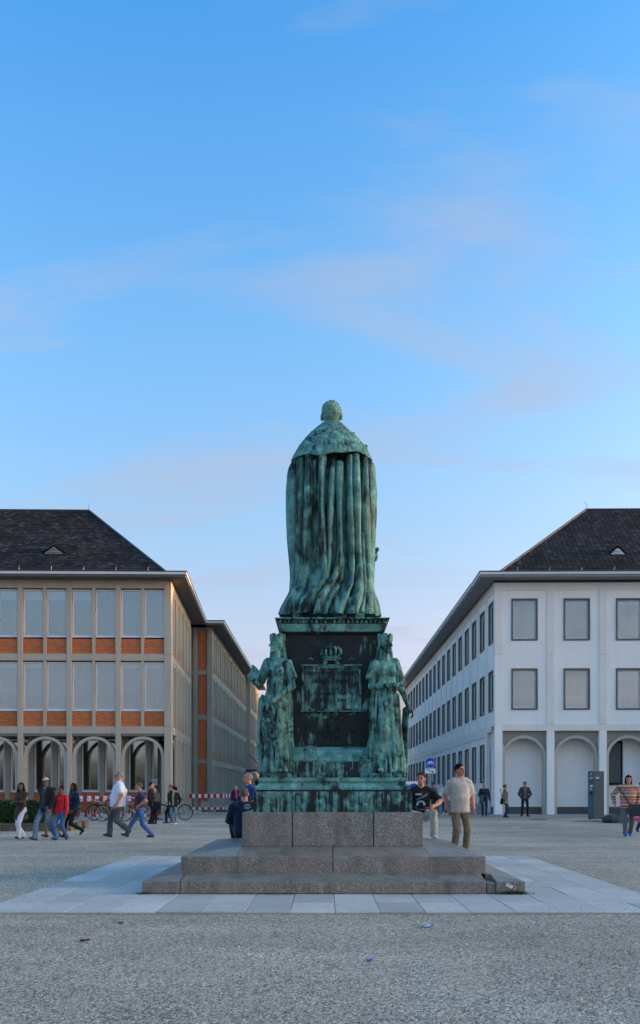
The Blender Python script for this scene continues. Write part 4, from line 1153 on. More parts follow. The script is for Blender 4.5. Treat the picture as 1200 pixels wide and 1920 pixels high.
        g.cone((-0.145,0.0,1.40),(-0.215,-0.05,1.10),0.052,0.046,0,0.01); g.cone((-0.215,-0.05,1.10),(0.07,-0.235,1.10),0.046,0.032,0,0.012)
        hand(g,(0.07,-0.235,1.10),(0.92,-0.05,0.2),(0,0.9,0.2),1.05,0.5,0)
        g.cone((0.142,0.0,1.41),(0.225,0.01,1.18),0.066,0.066,0,0.02)
        g.cone((0.145,0.0,1.40),(0.235,0.0,1.08),0.05,0.044,0,0.01); g.cone((0.235,0.0,1.08),(0.31,-0.08,0.86),0.044,0.032,0,0.012)
        hand(g,(0.31,-0.08,0.86),(0.45,-0.25,-0.75),(-0.5,0.3,-0.2),1.1,0.7,0)
        g.cone((0.30,0.0,0.82),(0.28,0.02,0.02),(0.035,0.09),(0.045,0.12),0,0.01)
        g.cone((-0.10,-0.10,0.05),(-0.16,-0.27,0.035),(0.04,0.035),(0.035,0.02),0,0.01)
        g.cone((0.13,-0.12,0.05),(0.15,-0.26,0.035),(0.04,0.035),(0.035,0.02),0,0.01)
    V,Q,lab,ctr = g.mesh(); V = smooth_verts(V,Q,1,0.25)
    N = vnormals(V,Q); V = V + N*(0.003*wob(V,60,4)+0.002*wob(V,130,7))[:,None]
    V = V*np.array([1.12,1.215,1.215])
    return np_mesh('bronze_figure', V, Q, M_bz_fig)
oA = link('bronze_figure', figure('A'), None, TR(XC+FX[0]-0.02, ZC+FY+0.02, FZ, R(-16))); tag(oA, 'crowned bronze woman holding an open book and a wreath at the pedestal corner', 'statue', 'bronze women at the pedestal corners')
oB = link('bronze_figure', figure('B'), None, TR(XC+FX[1]+0.0, ZC+FY+0.02, FZ, R(14))); tag(oB, 'crowned bronze woman with one forearm across her waist and an empty lowered hand', 'statue', 'bronze women at the pedestal corners')
# ---------------------------------------------------------------- building kit (local frame: x along the wall, y inwards, z up)
def wall_holes(m, u0, u1, z0, z1, holes, y, depth, mi=0):
    us = sorted({u0,u1}|{h[0] for h in holes}|{h[1] for h in holes}); zs = sorted({z0,z1}|{h[2] for h in holes}|{h[3] for h in holes})
    for a,b in zip(us[:-1],us[1:]):
        for c,d in zip(zs[:-1],zs[1:]):
            mu, mz = (a+b)/2,(c+d)/2
            if any(h[0]<mu<h[1] and h[2]<mz<h[3] for h in holes): continue
            m.add([(a,y,c),(b,y,c),(b,y,d),(a,y,d)],[(0,1,2,3)],mi)
    for (a,b,c,d) in holes:
        m.add([(a,y,c),(b,y,c),(b,y,d),(a,y,d),(a,y+depth,c),(b,y+depth,c),(b,y+depth,d),(a,y+depth,d)],[(0,4,5,1),(1,5,6,2),(2,6,7,3),(3,7,4,0)],mi)
    # thickness: outer rim
    m.add([(u0,y,z0),(u1,y,z0),(u1,y,z1),(u0,y,z1),(u0,y+depth,z0),(u1,y+depth,z0),(u1,y+depth,z1),(u0,y+depth,z1)],[(0,1,5,4),(1,2,6,5),(2,3,7,6),(3,0,4,7)],mi)
def ring_frame(m, w, h, t, y0, y1, mi=0):
    """picture-frame of four bars, outer size w x h centred in x, from z=0"""
    m.box(-w/2, w/2, y0, y1, h-t, h, mi); m.box(-w/2, w/2, y0, y1, 0, t, mi)
    m.box(-w/2, -w/2+t, y0, y1, t, h-t, mi); m.box(w/2-t, w/2, y0, y1, t, h-t, mi)
_wc = {}
def window_meshes(style, w, h):
    key = (style, round(w,3), round(h,3))
    if key in _wc: return _wc[key]
    out = []
    if style == 'white':                    # white wooden frame, pane, net curtain, sill
        m = MB(); ring_frame(m, w, h, 0.065, 0.0, 0.06); out.append(('frame', m.mesh('frame', M_wframe, bevel=0.006)))
        m = MB(); ring_frame(m, w-0.16, h-0.16, 0.018, 0.025, 0.05); m.v = [(x,y,z+0.08) for x,y,z in m.v]; out.append(('glazing_bead', m.mesh('glazing_bead', M_winside)))
        m = MB(); m.box(-w/2+0.06,w/2-0.06,0.040,0.048,0.06,h-0.06); out.append(('pane', m.mesh('pane', M_glass)))
        m = MB(); m.box(-w/2-0.02,w/2+0.02,-0.05,0.03,-0.045,0.0); out.append(('sill', m.mesh('sill', M_wframe, bevel=0.006)))
        n = 18; m = MB(); vs = []; fs = []
        for i in range(n+1):
            x = -w/2+0.03+(w-0.06)*i/n; y = 0.20+0.018*math.sin(i*2.1)+0.01*math.sin(i*0.9); vs += [(x,y,0.02),(x,y,h-0.02)]
        for i in range(n): fs.append((2*i,2*i+2,2*i+3,2*i+1))
        m.add(vs,fs); out.append(('curtain', m.mesh('curtain', M_curtain)))
    elif style == 'stone':                  # dark stone surround, aged inner frame, pane
        m = MB(); ring_frame(m, w, h, 0.085, -0.045, 0.14); out.append(('surround', m.mesh('surround', M_wdark, bevel=0.008)))
        m = MB(); ring_frame(m, w-0.17, h-0.17, 0.075, 0.075, 0.13); m.v = [(x,y,z+0.085) for x,y,z in m.v]
        m.box(-w/2+0.16, w/2-0.16, 0.07, 0.12, 0.161, 0.195); out.append(('frame', m.mesh('frame', M_winside, bevel=0.005)))
        m = MB(); m.box(-w/2+0.13,w/2-0.13,0.10,0.108,0.13,h-0.13); out.append(('pane', m.mesh('pane', M_glass)))
        n = 16; m = MB(); vs = []; fs = []
        for i in range(n+1):
            x = -w/2+0.09+(w-0.18)*i/n; y = 0.24+0.02*math.sin(i*1.9); vs += [(x,y,0.09),(x,y,h-0.09)]
        for i in range(n): fs.append((2*i,2*i+2,2*i+3,2*i+1))
        m.add(vs,fs); out.append(('curtain', m.mesh('curtain', M_curtain)))
    _wc[key] = out
    return out
_dk = {}
def window(parent, style, u, y, z, w, h, M=None, blind=None, sky_glint=False, dark=False):
    e = empty('window', (M or Matrix()) @ TR(u, y, z), parent)
    dark = dark or random.random() < 0.16
    part = random.choice([0,0,0,0.3,0.45,0.7]); side = random.choice([-1,1])
    for nm, me in window_meshes(style, w, h):
        if dark and nm == 'curtain':  # sheet recoloured dark to show an unlit room without a curtain
            if me.name not in _dk:
                m2 = me.copy(); m2.materials.clear(); m2.materials.append(M_curtain_d); _dk[me.name] = m2
            me = _dk[me.name]
        o = link(nm, me, e)
        if nm == 'curtain' and not dark and part:
            o.scale.x = part; o.location.x = (w/2-0.05)*(1-part)*side
    if blind:
        hh = blind; m = MB(); m.box(-w/2+0.05,w/2-0.05,0.10,0.115,h-0.07-hh,h-0.04); m.build('blind', M_blind, e)
    if sky_glint:  # white bar painted in for sky reflecting at the window head, no casing
        m = MB(); m.box(-w/2+0.02,w/2-0.02,-0.13,-0.01,h-0.02,h+0.07); m.build('blind_box', M_wframe, e, bevel=0.008)
    return e
def arch_meshes(w, spring, rad_o, band, ztop, depth, mat_r, mat_s, ydepth=0.0):
    """stilted arch ring (legs + half ring) and the spandrel wall above it, centred in x"""
    n = 26; ri = rad_o-band
    m = MB()
    prof_o = [(-rad_o,0)]+[(-rad_o*math.cos(math.pi*i/n), spring+rad_o*math.sin(math.pi*i/n)) for i in range(n+1)]+[(rad_o,0)]
    prof_i = [(-ri,0)]+[(-ri*math.cos(math.pi*i/n), spring+ri*math.sin(math.pi*i/n)) for i in range(n+1)]+[(ri,0)]
    for i in range(len(prof_o)-1):
        a,b,c,d = prof_o[i],prof_o[i+1],prof_i[i+1],prof_i[i]
        vs = [(p[0],y,p[1]) for y in (-0.05,depth) for p in (a,b,c,d)]
        m.add(vs,[(0,1,2,3),(4,7,6,5),(0,4,5,1),(3,2,6,7)]+([(0,3,7,4)] if i==0 else [])+([(1,5,6,2)] if i==len(prof_o)-2 else []))
    ring = m.mesh('arch_ring', mat_r)
    m = MB()
    for i in range(n):
        a = prof_o[1+i]; b = prof_o[2+i]
        vs = [(a[0],0.05,a[1]),(b[0],0.05,b[1]),(b[0],0.05,ztop),(a[0],0.05,ztop)]
        m.add(vs,[(0,1,2,3)])
    for s in (-1,1):
        if w/2 > rad_o: m.box(*sorted((s*rad_o, s*w/2)),0.05,0.20,0,ztop)
    m.box(-w/2,w/2,0.051,0.2,ztop-0.10,ztop)
    sp = m.mesh('spandrel', mat_s)
    return ring, sp
def slates(poly, n_, eave_dir, name, parent, sx=0.27, sy=0.175):
    """lap slates over the planar polygon poly (list of Vectors), rows along eave_dir"""
    o = poly[0]; e = eave_dir.normalized(); nrm = n_.normalized(); up = nrm.cross(e)
    if up.z < 0: up = -up
    P2 = [((p-o).dot(e),(p-o).dot(up)) for p in poly]
    x0,x1 = min(p[0] for p in P2),max(p[0] for p in P2); y0,y1 = min(p[1] for p in P2),max(p[1] for p in P2)
    def span(y):
        xs = []
        for (a,b) in zip(P2,P2[1:]+P2[:1]):
            if (a[1]<=y) != (b[1]<=y): xs.append(a[0]+(b[0]-a[0])*(y-a[1])/(b[1]-a[1]))
        return (min(xs),max(xs)) if len(xs)>=2 else None
    V = []; Q = []; rr = random.Random(3); y = y0; r = 0
    while y < y1-0.02:
        sp = span(y+sy*0.45)
        if sp:
            x = sp[0] - (r%2)*sx*0.5 - rr.random()*0.02
            while x < sp[1]:
                a = max(x+0.004,sp[0]); b = min(x+sx-0.004,sp[1]); x += sx
                if b-a < 0.03: continue
                lift = 0.030+rr.uniform(-0.005,0.010); d = rr.uniform(-0.012,0.008); k = rr.uniform(-0.006,0.006)
                bb = len(V)
                ch = min(0.05,(b-a)*0.3)
                for (px,py,pz) in ((a,y+d+ch,lift),(a+ch,y+d,lift+k),(b-ch,y+d-k,lift+k),(b,y+d+ch,lift),(b,y+sy+0.05,0.008),(a,y+sy+0.05,0.008),
                                   (a+ch,y+d,0.0),(b-ch,y+d,0.0)):
                    V.append(o+e*px+up*py+nrm*pz)
                Q += [(bb,bb+1,bb+2,bb+3),(bb,bb+3,bb+4,bb+5),(bb+1,bb+6,bb+7,bb+2)]
        y += sy; r += 1
    me = np_mesh(name, [tuple(v) for v in V], Q, M_slate, smooth=False)
    ob = link(name, me, parent); tag(ob, kind='stuff'); return ob
def roof_part(name, parent, poly, mat=None):
    m = MB(); m.add(poly,[tuple(range(len(poly)))]); return m.build(name, mat or M_flash, parent)
def dormer(parent, c, eave, back, w=1.0, h=0.42, mat=None):
    """small triangular roof louvre; c = foot centre on the roof"""
    e = eave.normalized(); b = back.normalized(); L = h/0.75
    vs = [c-e*w/2, c+e*w/2, c+Vector((0,0,h)), c+b*(L+0.35)+Vector((0,0,h))]
    ct = empty('dormer_vent', None, parent)
    m = MB(); m.add([v+Vector((0,0,0.02)) for v in (vs[0]-e*0.08-b*0.06, vs[2]-b*0.06+Vector((0,0,0.06)), vs[3]+Vector((0,0,0.06)), vs[0]+b*(L+0.35)+Vector((0,0,h*0.98)))],[(0,1,2,3)]); m.build('vent_roof', M_slate, ct)
    m = MB(); m.add([v+Vector((0,0,0.02)) for v in (vs[1]+e*0.08-b*0.06, vs[2]-b*0.06+Vector((0,0,0.06)), vs[3]+Vector((0,0,0.06)), vs[1]+b*(L+0.35)+Vector((0,0,h*0.98)))],[(0,1,2,3)]); m.build('vent_roof', M_slate, ct)
    m = MB(); m.add([vs[0],vs[1],vs[2]],[(0,1,2)]); m.build('vent_front', M_flash, ct)
    for k in range(5):
        t = (k+0.5)/5; hw = w/2*(1-t)*0.86; p = c+Vector((0,0,h*t))-b*0.03
        if hw < 0.05: continue
        m = MB(); q = [p-e*hw, p+e*hw, p+e*hw-b*0.04-Vector((0,0,0.045)), p-e*hw-b*0.04-Vector((0,0,0.045))]; m.add(q+[v+Vector((0,0,0.012)) for v in q],[(0,1,2,3),(4,5,6,7),(0,1,5,4),(2,3,7,6)]); m.build('louvre', mat or M_archside, ct)

# ---------------------------------------------------------------- right-hand white building
XR, ZR = 9.33, 49.0
rb = empty('white_building', TR(XR, ZR, 0)); tag(rb, 'long white rendered building with dark framed windows and an arcade of arches', 'building')
MF = Matrix.Rotation(R(-0.9),4,'Z'); MS = Matrix.Rotation(R(-90),4,'Z')
PIT = 2.83; PW = 0.40
LV = dict(gt=4.58, bt=4.93, w2=(5.71,7.97), w3=(9.48,11.77), pt=12.21, top=12.75)
def white_bay(M, u, first=False, ground='arch', i=0):
    """bay starting at local u (its pilaster) and running one pitch"""
    uc = u+PW+(PIT-PW)/2
    hs = [(uc-0.71,uc+0.71,LV['w2'][0],LV['w2'][1]),(uc-0.71,uc+0.71,LV['w3'][0],LV['w3'][1])]
    m = MB(); wall_holes(m, u+PW, u+PIT, LV['bt'], LV['pt'], hs, 0.045, 0.25); m.build('wall_panel', M_white, rb, M)
    for (a,b) in (LV['w2'],LV['w3']):
        w_ = window(rb, 'stone', uc, 0.045, a, 1.42, b-a, M, blind=random.choice([None,None,0.0,0.35]) or None)
        if i == 1 and a < 6 and M is MF:
            for ch in w_.children:
                if ch.name.startswith('curtain'): pass
            m = MB(); n = 14; vs = []
            for q in range(n+1): x = -0.5+1.0*q/n; yy = 0.16+0.012*math.sin(q*2.4); vs += [(x,yy,0.14),(x,yy,0.75)]
            m.add(vs,[(2*q,2*q+2,2*q+3,2*q+1) for q in range(n)]); m.build('lace_curtain', M_curtain_w, w_)
    for (a,b) in ((LV['bt']+0.012,8.71),(8.722,LV['top'])):
        m = MB(); m.box(u,u+PW,0.0,0.3,a,b); m.build('pilaster', M_whitepil, rb, M, bevel=0.006)
    m = MB(); m.box(u+PW+0.002,u+PIT-0.002,0.0,0.3,LV['pt'],LV['top']); m.build('frieze', M_whitepil, rb, M)
    m = MB(); m.box(u,u+PIT,0.0,0.35,LV['gt'],LV['bt']); m.build('beam', M_whitepil, rb, M)
    if ground == 'arch':
        m = MB(); m.box(u,u+PW,0.0,0.45,0,LV['gt']-0.002); m.build('pillar', M_white, rb, M, bevel=0.01)
        ring, sp = ARCH_R
        link('arch_ring', ring, rb, M@TR(uc,0.22,0)); link('spandrel', sp, rb, M@TR(uc,0.22,0))
        m = MB(); m.box(u+0.0,u+PIT,1.02,1.2,0.42,LV['gt']); m.build('arcade_wall', M_white, rb, M)
        m = MB(); m.box(u+0.0,u+PIT,0.99,1.2,0,0.42); m.build('plinth', M_plinthdark, rb, M)
    elif ground == 'sidearch':
        m = MB(); m.box(u,u+PW,0.0,0.35,0,LV['gt']-0.002); m.build('pillar', M_white, rb, M, bevel=0.01)
        link('arch_ring', ARCH_R[0], rb, M@TR(uc,0.22,0)); link('spandrel', ARCH_R[1], rb, M@TR(uc,0.22,0))
        m = MB(); m.box(u,u+PIT-1.25,2.3,2.4,0,LV['gt']); m.build('arcade_wall', M_spandrel, rb, M)
    elif ground == 'window':
        hs = [(uc-0.68,uc+0.68,1.76,3.99)]
        m = MB(); wall_holes(m, u+PW, u+PIT, 0.55, 4.40, hs, 0.045, 0.25); m.build('wall_panel', M_white, rb, M)
        m = MB(); m.box(u,u+PW,0.0,0.3,0.5,LV['gt']-0.004); m.build('pilaster', M_whitepil, rb, M)
        m = MB(); m.box(u+PW,u+PIT,0.0,0.3,4.40,LV['gt']-0.002); m.build('frieze', M_whitepil, rb, M)
        m = MB(); m.box(u,u+PIT,-0.03,0.3,0,0.5); m.build('plinth', M_archside, rb, M)
        window(rb, 'stone', uc, 0.045, 1.76, 1.36, 2.23, M)
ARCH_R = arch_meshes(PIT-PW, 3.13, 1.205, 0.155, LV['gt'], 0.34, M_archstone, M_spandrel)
for i in range(5): white_bay(MF, i*PIT, ground='arch', i=i)
for i in range(19):
    # bays run backwards along the side: local x is negative there; pilaster sits at the far end of each bay
    white_bay(MS, -(i+1)*PIT-0.02, ground='sidearch' if i == 0 else 'window', i=i)
for (a,b) in ((0,8.71),(8.722,LV['top'])):
    m = MB(); m.box(0.0,0.42,-0.0,0.42,a,b); m.build('corner_pilaster', M_whitepil if a else M_white, rb, TR(-0.003,-0.006,0), bevel=0.008)
# dark shuttered window inside the third arch
m = MB(); m.box(2*PIT+0.45,2*PIT+1.45,0.95,1.0,1.75,3.95); m.build('shutter', plain('grey_shutter',(0.11,0.105,0.095),0.7,0.15,3), rb, MF)
m = MB(); e_ = 0.10
for bx in ((2*PIT+0.35,2*PIT+1.55,3.95,4.07),(2*PIT+0.35,2*PIT+1.55,1.63,1.75),(2*PIT+0.35,2*PIT+0.45,1.75,3.95),(2*PIT+1.45,2*PIT+1.55,1.75,3.95)): m.box(bx[0],bx[1],0.93,1.01,bx[2],bx[3])
m.build('shutter_frame', M_black, rb, MF)
for i in (0,1,2,3):
    m = MB(); m.box(i*PIT+0.9,i*PIT+1.5,0.5,0.72,4.46,4.52); m.build('ceiling_light', M_archside, rb, MF)
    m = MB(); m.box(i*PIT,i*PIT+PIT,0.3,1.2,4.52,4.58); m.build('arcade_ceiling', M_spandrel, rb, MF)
# unseen wing lengthened to the right to shade the square, and inner floors
m = MB(); m.box(5*PIT,112,0.0,12,0,LV['top']); m.build('wing_wall', M_white, rb, MF)
m = MB(); m.box(100,112,-120,-0.01,0,20.5); m.build('side_wing', M_white, rb, MF)  # added unseen block that keeps the low sun off square and statue
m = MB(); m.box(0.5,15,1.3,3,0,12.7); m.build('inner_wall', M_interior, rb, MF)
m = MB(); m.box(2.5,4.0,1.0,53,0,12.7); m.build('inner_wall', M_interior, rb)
m = MB(); m.box(0.02,12,54.0,54.3,0,12.75); m.build('end_wall', M_white, rb)
# eaves slab, fascia, soffit, roof
OV = 0.95
def slab_L(z0,z1,ov,mat,name,inner=3.0,back=54.9,right=113):
    m = MB(); m.box(-ov,right,-ov,inner,z0,z1); m.build(name, mat, rb, MF)
    m = MB(); m.box(-ov,inner,inner-1.0,back,z0+0.001,z1-0.001); m.build(name, mat, rb)
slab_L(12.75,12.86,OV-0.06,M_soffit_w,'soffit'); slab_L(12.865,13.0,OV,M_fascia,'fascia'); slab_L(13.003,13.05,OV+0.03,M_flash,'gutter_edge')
m = MB(); m.box(-0.06,15,-0.05,0.0,12.62,12.745); m.build('trim', M_greentrim, rb, MF)
m = MB(); m.box(-0.04,0.0,0.1,54,12.66,12.745); m.build('trim', M_soffit_w, rb)
def hip_roof(root, c, k, t, right, back, sgn, zf, ang=0.0):
    """L-shaped roof: foot corner c, hip going inwards by t, ridges to the side and to the back"""
    X = lambda x: c.x + sgn*x
    Rz = Matrix.Rotation(ang,4,'Z')
    def P(x,y,z):
        v = Rz @ Vector((sgn*x,y,0)); return Vector((c.x+v.x, c.y+v.y, zf+z))
    foot0, foot1 = P(0,0,0), P(right,0,0); r0, r1 = P(t,t,k*t), P(right,t,k*t); b0, rb1 = P(0,back,0), P(t,back,k*t)
    front = [foot0,foot1,r1,r0]; side = [foot0,r0,rb1,b0]
    roof = empty('roof', None, root)
    roof_part('roof_deck', roof, front); roof_part('roof_deck', roof, side)
    roof_part('roof_deck', roof, [r0,r1,P(right,2*t,0),P(2*t,2*t,0)]); roof_part('roof_deck', roof, [r0,P(2*t,2*t,0),P(2*t,back,0),rb1])
    nf = (foot1-foot0).cross(r0-foot0); nf = nf if nf.z>0 else -nf
    ns = (b0-foot0).cross(r0-foot0); ns = ns if ns.z>0 else -ns
    vis = 24.0
    slates([foot0,P(vis,0,0),P(vis,t,k*t),r0], nf, (foot1-foot0)*sgn, 'slates', roof)
    slates([foot0,r0,P(t,t+12,k*t),P(0,12,0)], ns, (b0-foot0), 'slates', roof)
    m = MB(); m.tube([foot0+Vector((0,0,0.03)),r0+Vector((0,0,0.03))],0.07,8); m.build('hip_cap', M_flash, roof)
    m = MB(); m.tube([r0+Vector((0,0,0.02)),r1+Vector((0,0,0.02))],0.08,8); m.build('ridge_cap', M_flash, roof)
    m = MB(); m.tube([r0,r0+Vector((0.05*sgn,0,0.35)),r0+Vector((-0.12*sgn,0,0.5))],0.012,5); m.build('lightning_rod', M_flash, roof)
    # snow-guard hooks
    n = int(vis/1.75)
    for i in range(n):
        p = P(1.2+i*1.75,0.25,k*0.25); m = MB(); m.tube([p,p+Vector((0,-0.12,0.14)),p+Vector((0.04,-0.16,0.26))],0.018,5); m.build('snow_hook', M_winside, roof)
    for dz in (0.14,0.26):
        m = MB(); m.tube([P(0.9,0.2,k*0.2+dz),P(vis,0.2,k*0.2+dz)],0.02,5); m.build('snow_rail', M_flash, roof)
    return roof, P
rr_, PR = hip_roof(rb, Vector((0.07,0.1,0)), 0.83, 6.76, 103, 52, 1, 13.05, R(-0.9))
dormer(rr_, PR(7.2,1.95,0.83*1.95), Vector((1,0,0)), Vector((0,1,0)), 0.95, 0.42, M_wframe)
# street-name plate at the corner
m = MB(); m.box(-0.85,-0.28,-0.03,-0.008,4.62,4.84); m.build('street_name_plate', plain('sign_navy',(0.012,0.018,0.06),0.4), rb, MS, bevel=0.005)
letters('KARL-FRIEDRICH-STR.', 0.075, 0.002, M_wframe, 'plate_lettering', rb, MS@Matrix.Translation((-0.56,-0.033,4.73))@Matrix.Rotation(R(90),4,'X'))
# rainwater pipes
for (M_,u) in ((MF,5*PIT),):
    m = MB(); m.tube([(u,-0.08,0),(u,-0.08,12.7)],0.05,8); m.build('rain_pipe', M_flash, rb, M_)

# ---------------------------------------------------------------- left-hand brick and concrete building
XL, ZL = -8.26, 49.0
lb = empty('brick_building', TR(XL, ZL, 0)); tag(lb, 'brick and concrete building with arched ground floor and slate hip roof', 'building')
ML = Matrix.Rotation(R(1.2),4,'Z'); MLS = Matrix.Rotation(R(90+3.2),4,'Z')
LL = dict(gt=4.41, levels=[(12.75,12.32),(8.75,8.38),(4.81,4.41)], wins=[(9.70,12.26),(5.69,8.32)], bricks=[(8.75,9.58),(4.81,5.62)])
_bm = {}
def brick_panel(root, M, u0, u1, z0, z1, y=0.13):
    key = (round(u1-u0,3), round(z1-z0,3))
    if key not in _bm:
        m = MB(); m.box(0,u1-u0,0,0.1,0,z1-z0); _bm[key] = m.mesh('brick_panel', M_brick)
    link('brick_panel', _bm[key], root, M@TR(u0,y,z0))
def grid_bay(root, M, u, pitch, pw, mw, L, conc, split=True, sky_glint=False, blinds=True, ground=None, win_y=0.17):
    """bay of the concrete frame: post at u, spandrel bricks, windows"""
    cells = [(u+pw, u+pw+(pitch-pw-mw)/2), (u+pitch-(pitch-pw-mw)/2, u+pitch)] if split else [(u+pw,u+pitch)]
    zt = L['levels'][0][0]
    m = MB(); m.box(u,u+pw,-0.02,0.4,0 if ground != 'none' else L['levels'][-1][1],zt); m.build('post', conc, root, M, bevel=0.012)
    if split:
        a = cells[0][1]; m = MB(); m.box(a,a+mw,0.02,0.36,L['levels'][-1][0]-0.002 if ground=='arch' else 0,L['levels'][0][1]+0.01); m.build('mullion', conc, root, M, bevel=0.008)
    for (a,b) in L['levels']:
        m = MB(); m.box(u+pw,u+pitch,0.0,0.38,b,a); m.build('beam', conc, root, M, bevel=0.008)
    for (c0,c1) in cells:
        for (z0,z1) in L['bricks']: brick_panel(root, M, c0, c1, z0+0.002, z1)
        for (z0,z1) in L['wins']:
            bl = random.choice([0.5,0.5,0.45,None]) if (blinds and z0 > 9) else random.choice([None,None,0.25])
            window(root, 'white', (c0+c1)/2, win_y, z0, c1-c0-0.03, z1-z0, M, blind=bl, sky_glint=sky_glint)
PL = 2.64
ARCH_L = arch_meshes(PL-0.27, 3.10, 1.175, 0.15, LL['gt'], 0.34, M_archstone, M_spandrel)
for i in range(6):
    u = -0.38-(i+1)*PL+0.0
    grid_bay(lb, ML, u, PL, 0.27, 0.16, LL, M_concrete, ground='arch')
    ring, _ = ARCH_L; link('arch_ring', ring, lb, ML@TR(u+0.27+(PL-0.27)/2,0.15,0))
    # arcade behind: posts, tall white windows, low brick wall
    for k in range(2):
        uu = u+0.2+k*PL/2
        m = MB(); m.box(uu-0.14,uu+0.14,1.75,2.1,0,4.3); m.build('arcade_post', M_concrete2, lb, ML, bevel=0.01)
        brick_panel(lb, ML, uu+0.14, uu+PL/2-0.14, 0.0, 1.22, 1.85)
        window(lb, 'white', uu+PL/4, 1.85, 1.27, PL/2-0.32, 2.95, ML, dark=True)
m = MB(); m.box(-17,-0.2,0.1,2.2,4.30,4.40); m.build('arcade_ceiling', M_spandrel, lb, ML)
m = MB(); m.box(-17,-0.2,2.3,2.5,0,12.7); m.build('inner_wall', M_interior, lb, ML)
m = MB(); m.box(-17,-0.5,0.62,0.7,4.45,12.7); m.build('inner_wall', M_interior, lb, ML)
for (a,b) in ((0,4.80),(4.81,8.72),(8.73,12.75)):
    m = MB(); m.box(-0.38,0.0,-0.022,0.40,a,b); m.build('corner_post', M_concrete, lb, ML, bevel=0.012)
# street side of the same building
L1 = dict(LL); L1 = dict(levels=LL['levels'], wins=LL['wins']+[(1.25,4.33)], bricks=LL['bricks'])
PS = 2.2
for i in range(5):
    u = 0.42+i*PS
    if i == 0:
        grid_bay(lb, MLS, u, PS, 0.22, 0.13, LL, M_concrete, sky_glint=True, ground='arch')
        r_, s_ = arch_meshes(PS-0.22, 3.15, 0.98, 0.13, LL['gt'], 0.3, M_archside, M_spandrel)
        link('arch_ring', r_, lb, MLS@TR(u+0.22+(PS-0.22)/2,0.12,0)); link('spandrel', s_, lb, MLS@TR(u+0.22+(PS-0.22)/2,0.12,0))
    else:
        grid_bay(lb, MLS, u, PS, 0.22, 0.13, L1, M_concrete, sky_glint=True)
        m = MB(); m.box(u+0.22,u+PS,0.05,0.35,0,1.2); m.build('plinth', M_concrete2, lb, MLS)
ue = 0.42+5*PS
m = MB(); m.box(ue,ue+0.3,-0.02,0.4,0,12.75); m.build('post', M_concrete, lb, MLS, bevel=0.012)
m = MB(); m.box(0.5,ue,0.75,0.8,0,12.7); m.build('inner_wall', M_interior, lb, MLS)
# recessed stair bay with tall narrow windows
for (z0,z1) in ((9.4,12.2),(5.5,8.4),(4.0,5.0)):
    window(lb, 'white', ue+1.2, 1.0, z0, 1.3, z1-z0, MLS, sky_glint=True)
for (z0,z1) in ((8.45,9.3),(12.25,12.75),(5.02,5.45),(3.4,3.95)):
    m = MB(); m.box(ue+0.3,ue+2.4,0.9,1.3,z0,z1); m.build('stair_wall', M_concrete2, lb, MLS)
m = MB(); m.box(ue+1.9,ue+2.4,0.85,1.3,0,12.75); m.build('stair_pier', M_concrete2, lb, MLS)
m = MB(); m.box(ue+0.3,ue+2.4,1.3,1.4,0,12.75); m.build('stair_back', M_interior, lb, MLS)
# small lit house-number plate on the first side bay
m = MB(); m.box(0.75,1.1,-0.06,-0.02,4.45,4.75); m.build('number_plate', M_wframe, lb, MLS, bevel=0.01)
letters('2', 0.2, 0.003, M_black, 'number', lb, MLS@Matrix.Translation((0.92,-0.064,4.6))@Matrix.Rotation(R(90),4,'X'))
# white notice in the last arch
m = MB(); m.box(-1.45,-0.55,1.78,1.81,1.62,1.98); m.build('notice_board', M_wframe, lb, ML)
letters('Landesmuseum', 0.10, 0.002, M_black, 'notice_lettering', lb, ML@Matrix.Translation((-0.96,1.775,1.8))@Matrix.Rotation(R(90),4,'X'))
m = MB(); m.box(-1.40,-1.33,1.77,1.78,1.75,1.85); m.build('notice_mark', M_black, lb, ML)
# eaves and roof
def eave_quad(z0,z1,ov,mat,name):
    a = ML@Vector((-18,-ov,0)); b = ML@Vector((ov*0.97,-ov,0)); s1 = MLS@Vector((ue+2.9,-ov,0)); s0 = MLS@Vector((ue+2.9,4,0)); c = ML@Vector((-18,3,0)); d = Vector((-4,4,0))
    b = Vector(((ML@Vector((ov,-ov,0))).x*1.0, b.y, 0))
    m = MB(); poly = [(p.x,p.y) for p in (a,b,s1,s0,d,c)]
    m.prism(poly, z0, z1, 'z'); return m.build(name, mat, lb)
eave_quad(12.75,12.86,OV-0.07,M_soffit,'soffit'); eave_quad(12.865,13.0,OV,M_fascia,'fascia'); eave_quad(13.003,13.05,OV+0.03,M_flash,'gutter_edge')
lr_, PLF = hip_roof(lb, Vector((-0.10,0.1,0)), 0.91, 5.74, 20, 14, -1, 13.05, R(1.2))
dormer(lr_, PLF(6.75,1.75,0.91*1.75), Vector((1,0,0)), Vector((0,1,0)), 1.25, 0.42)

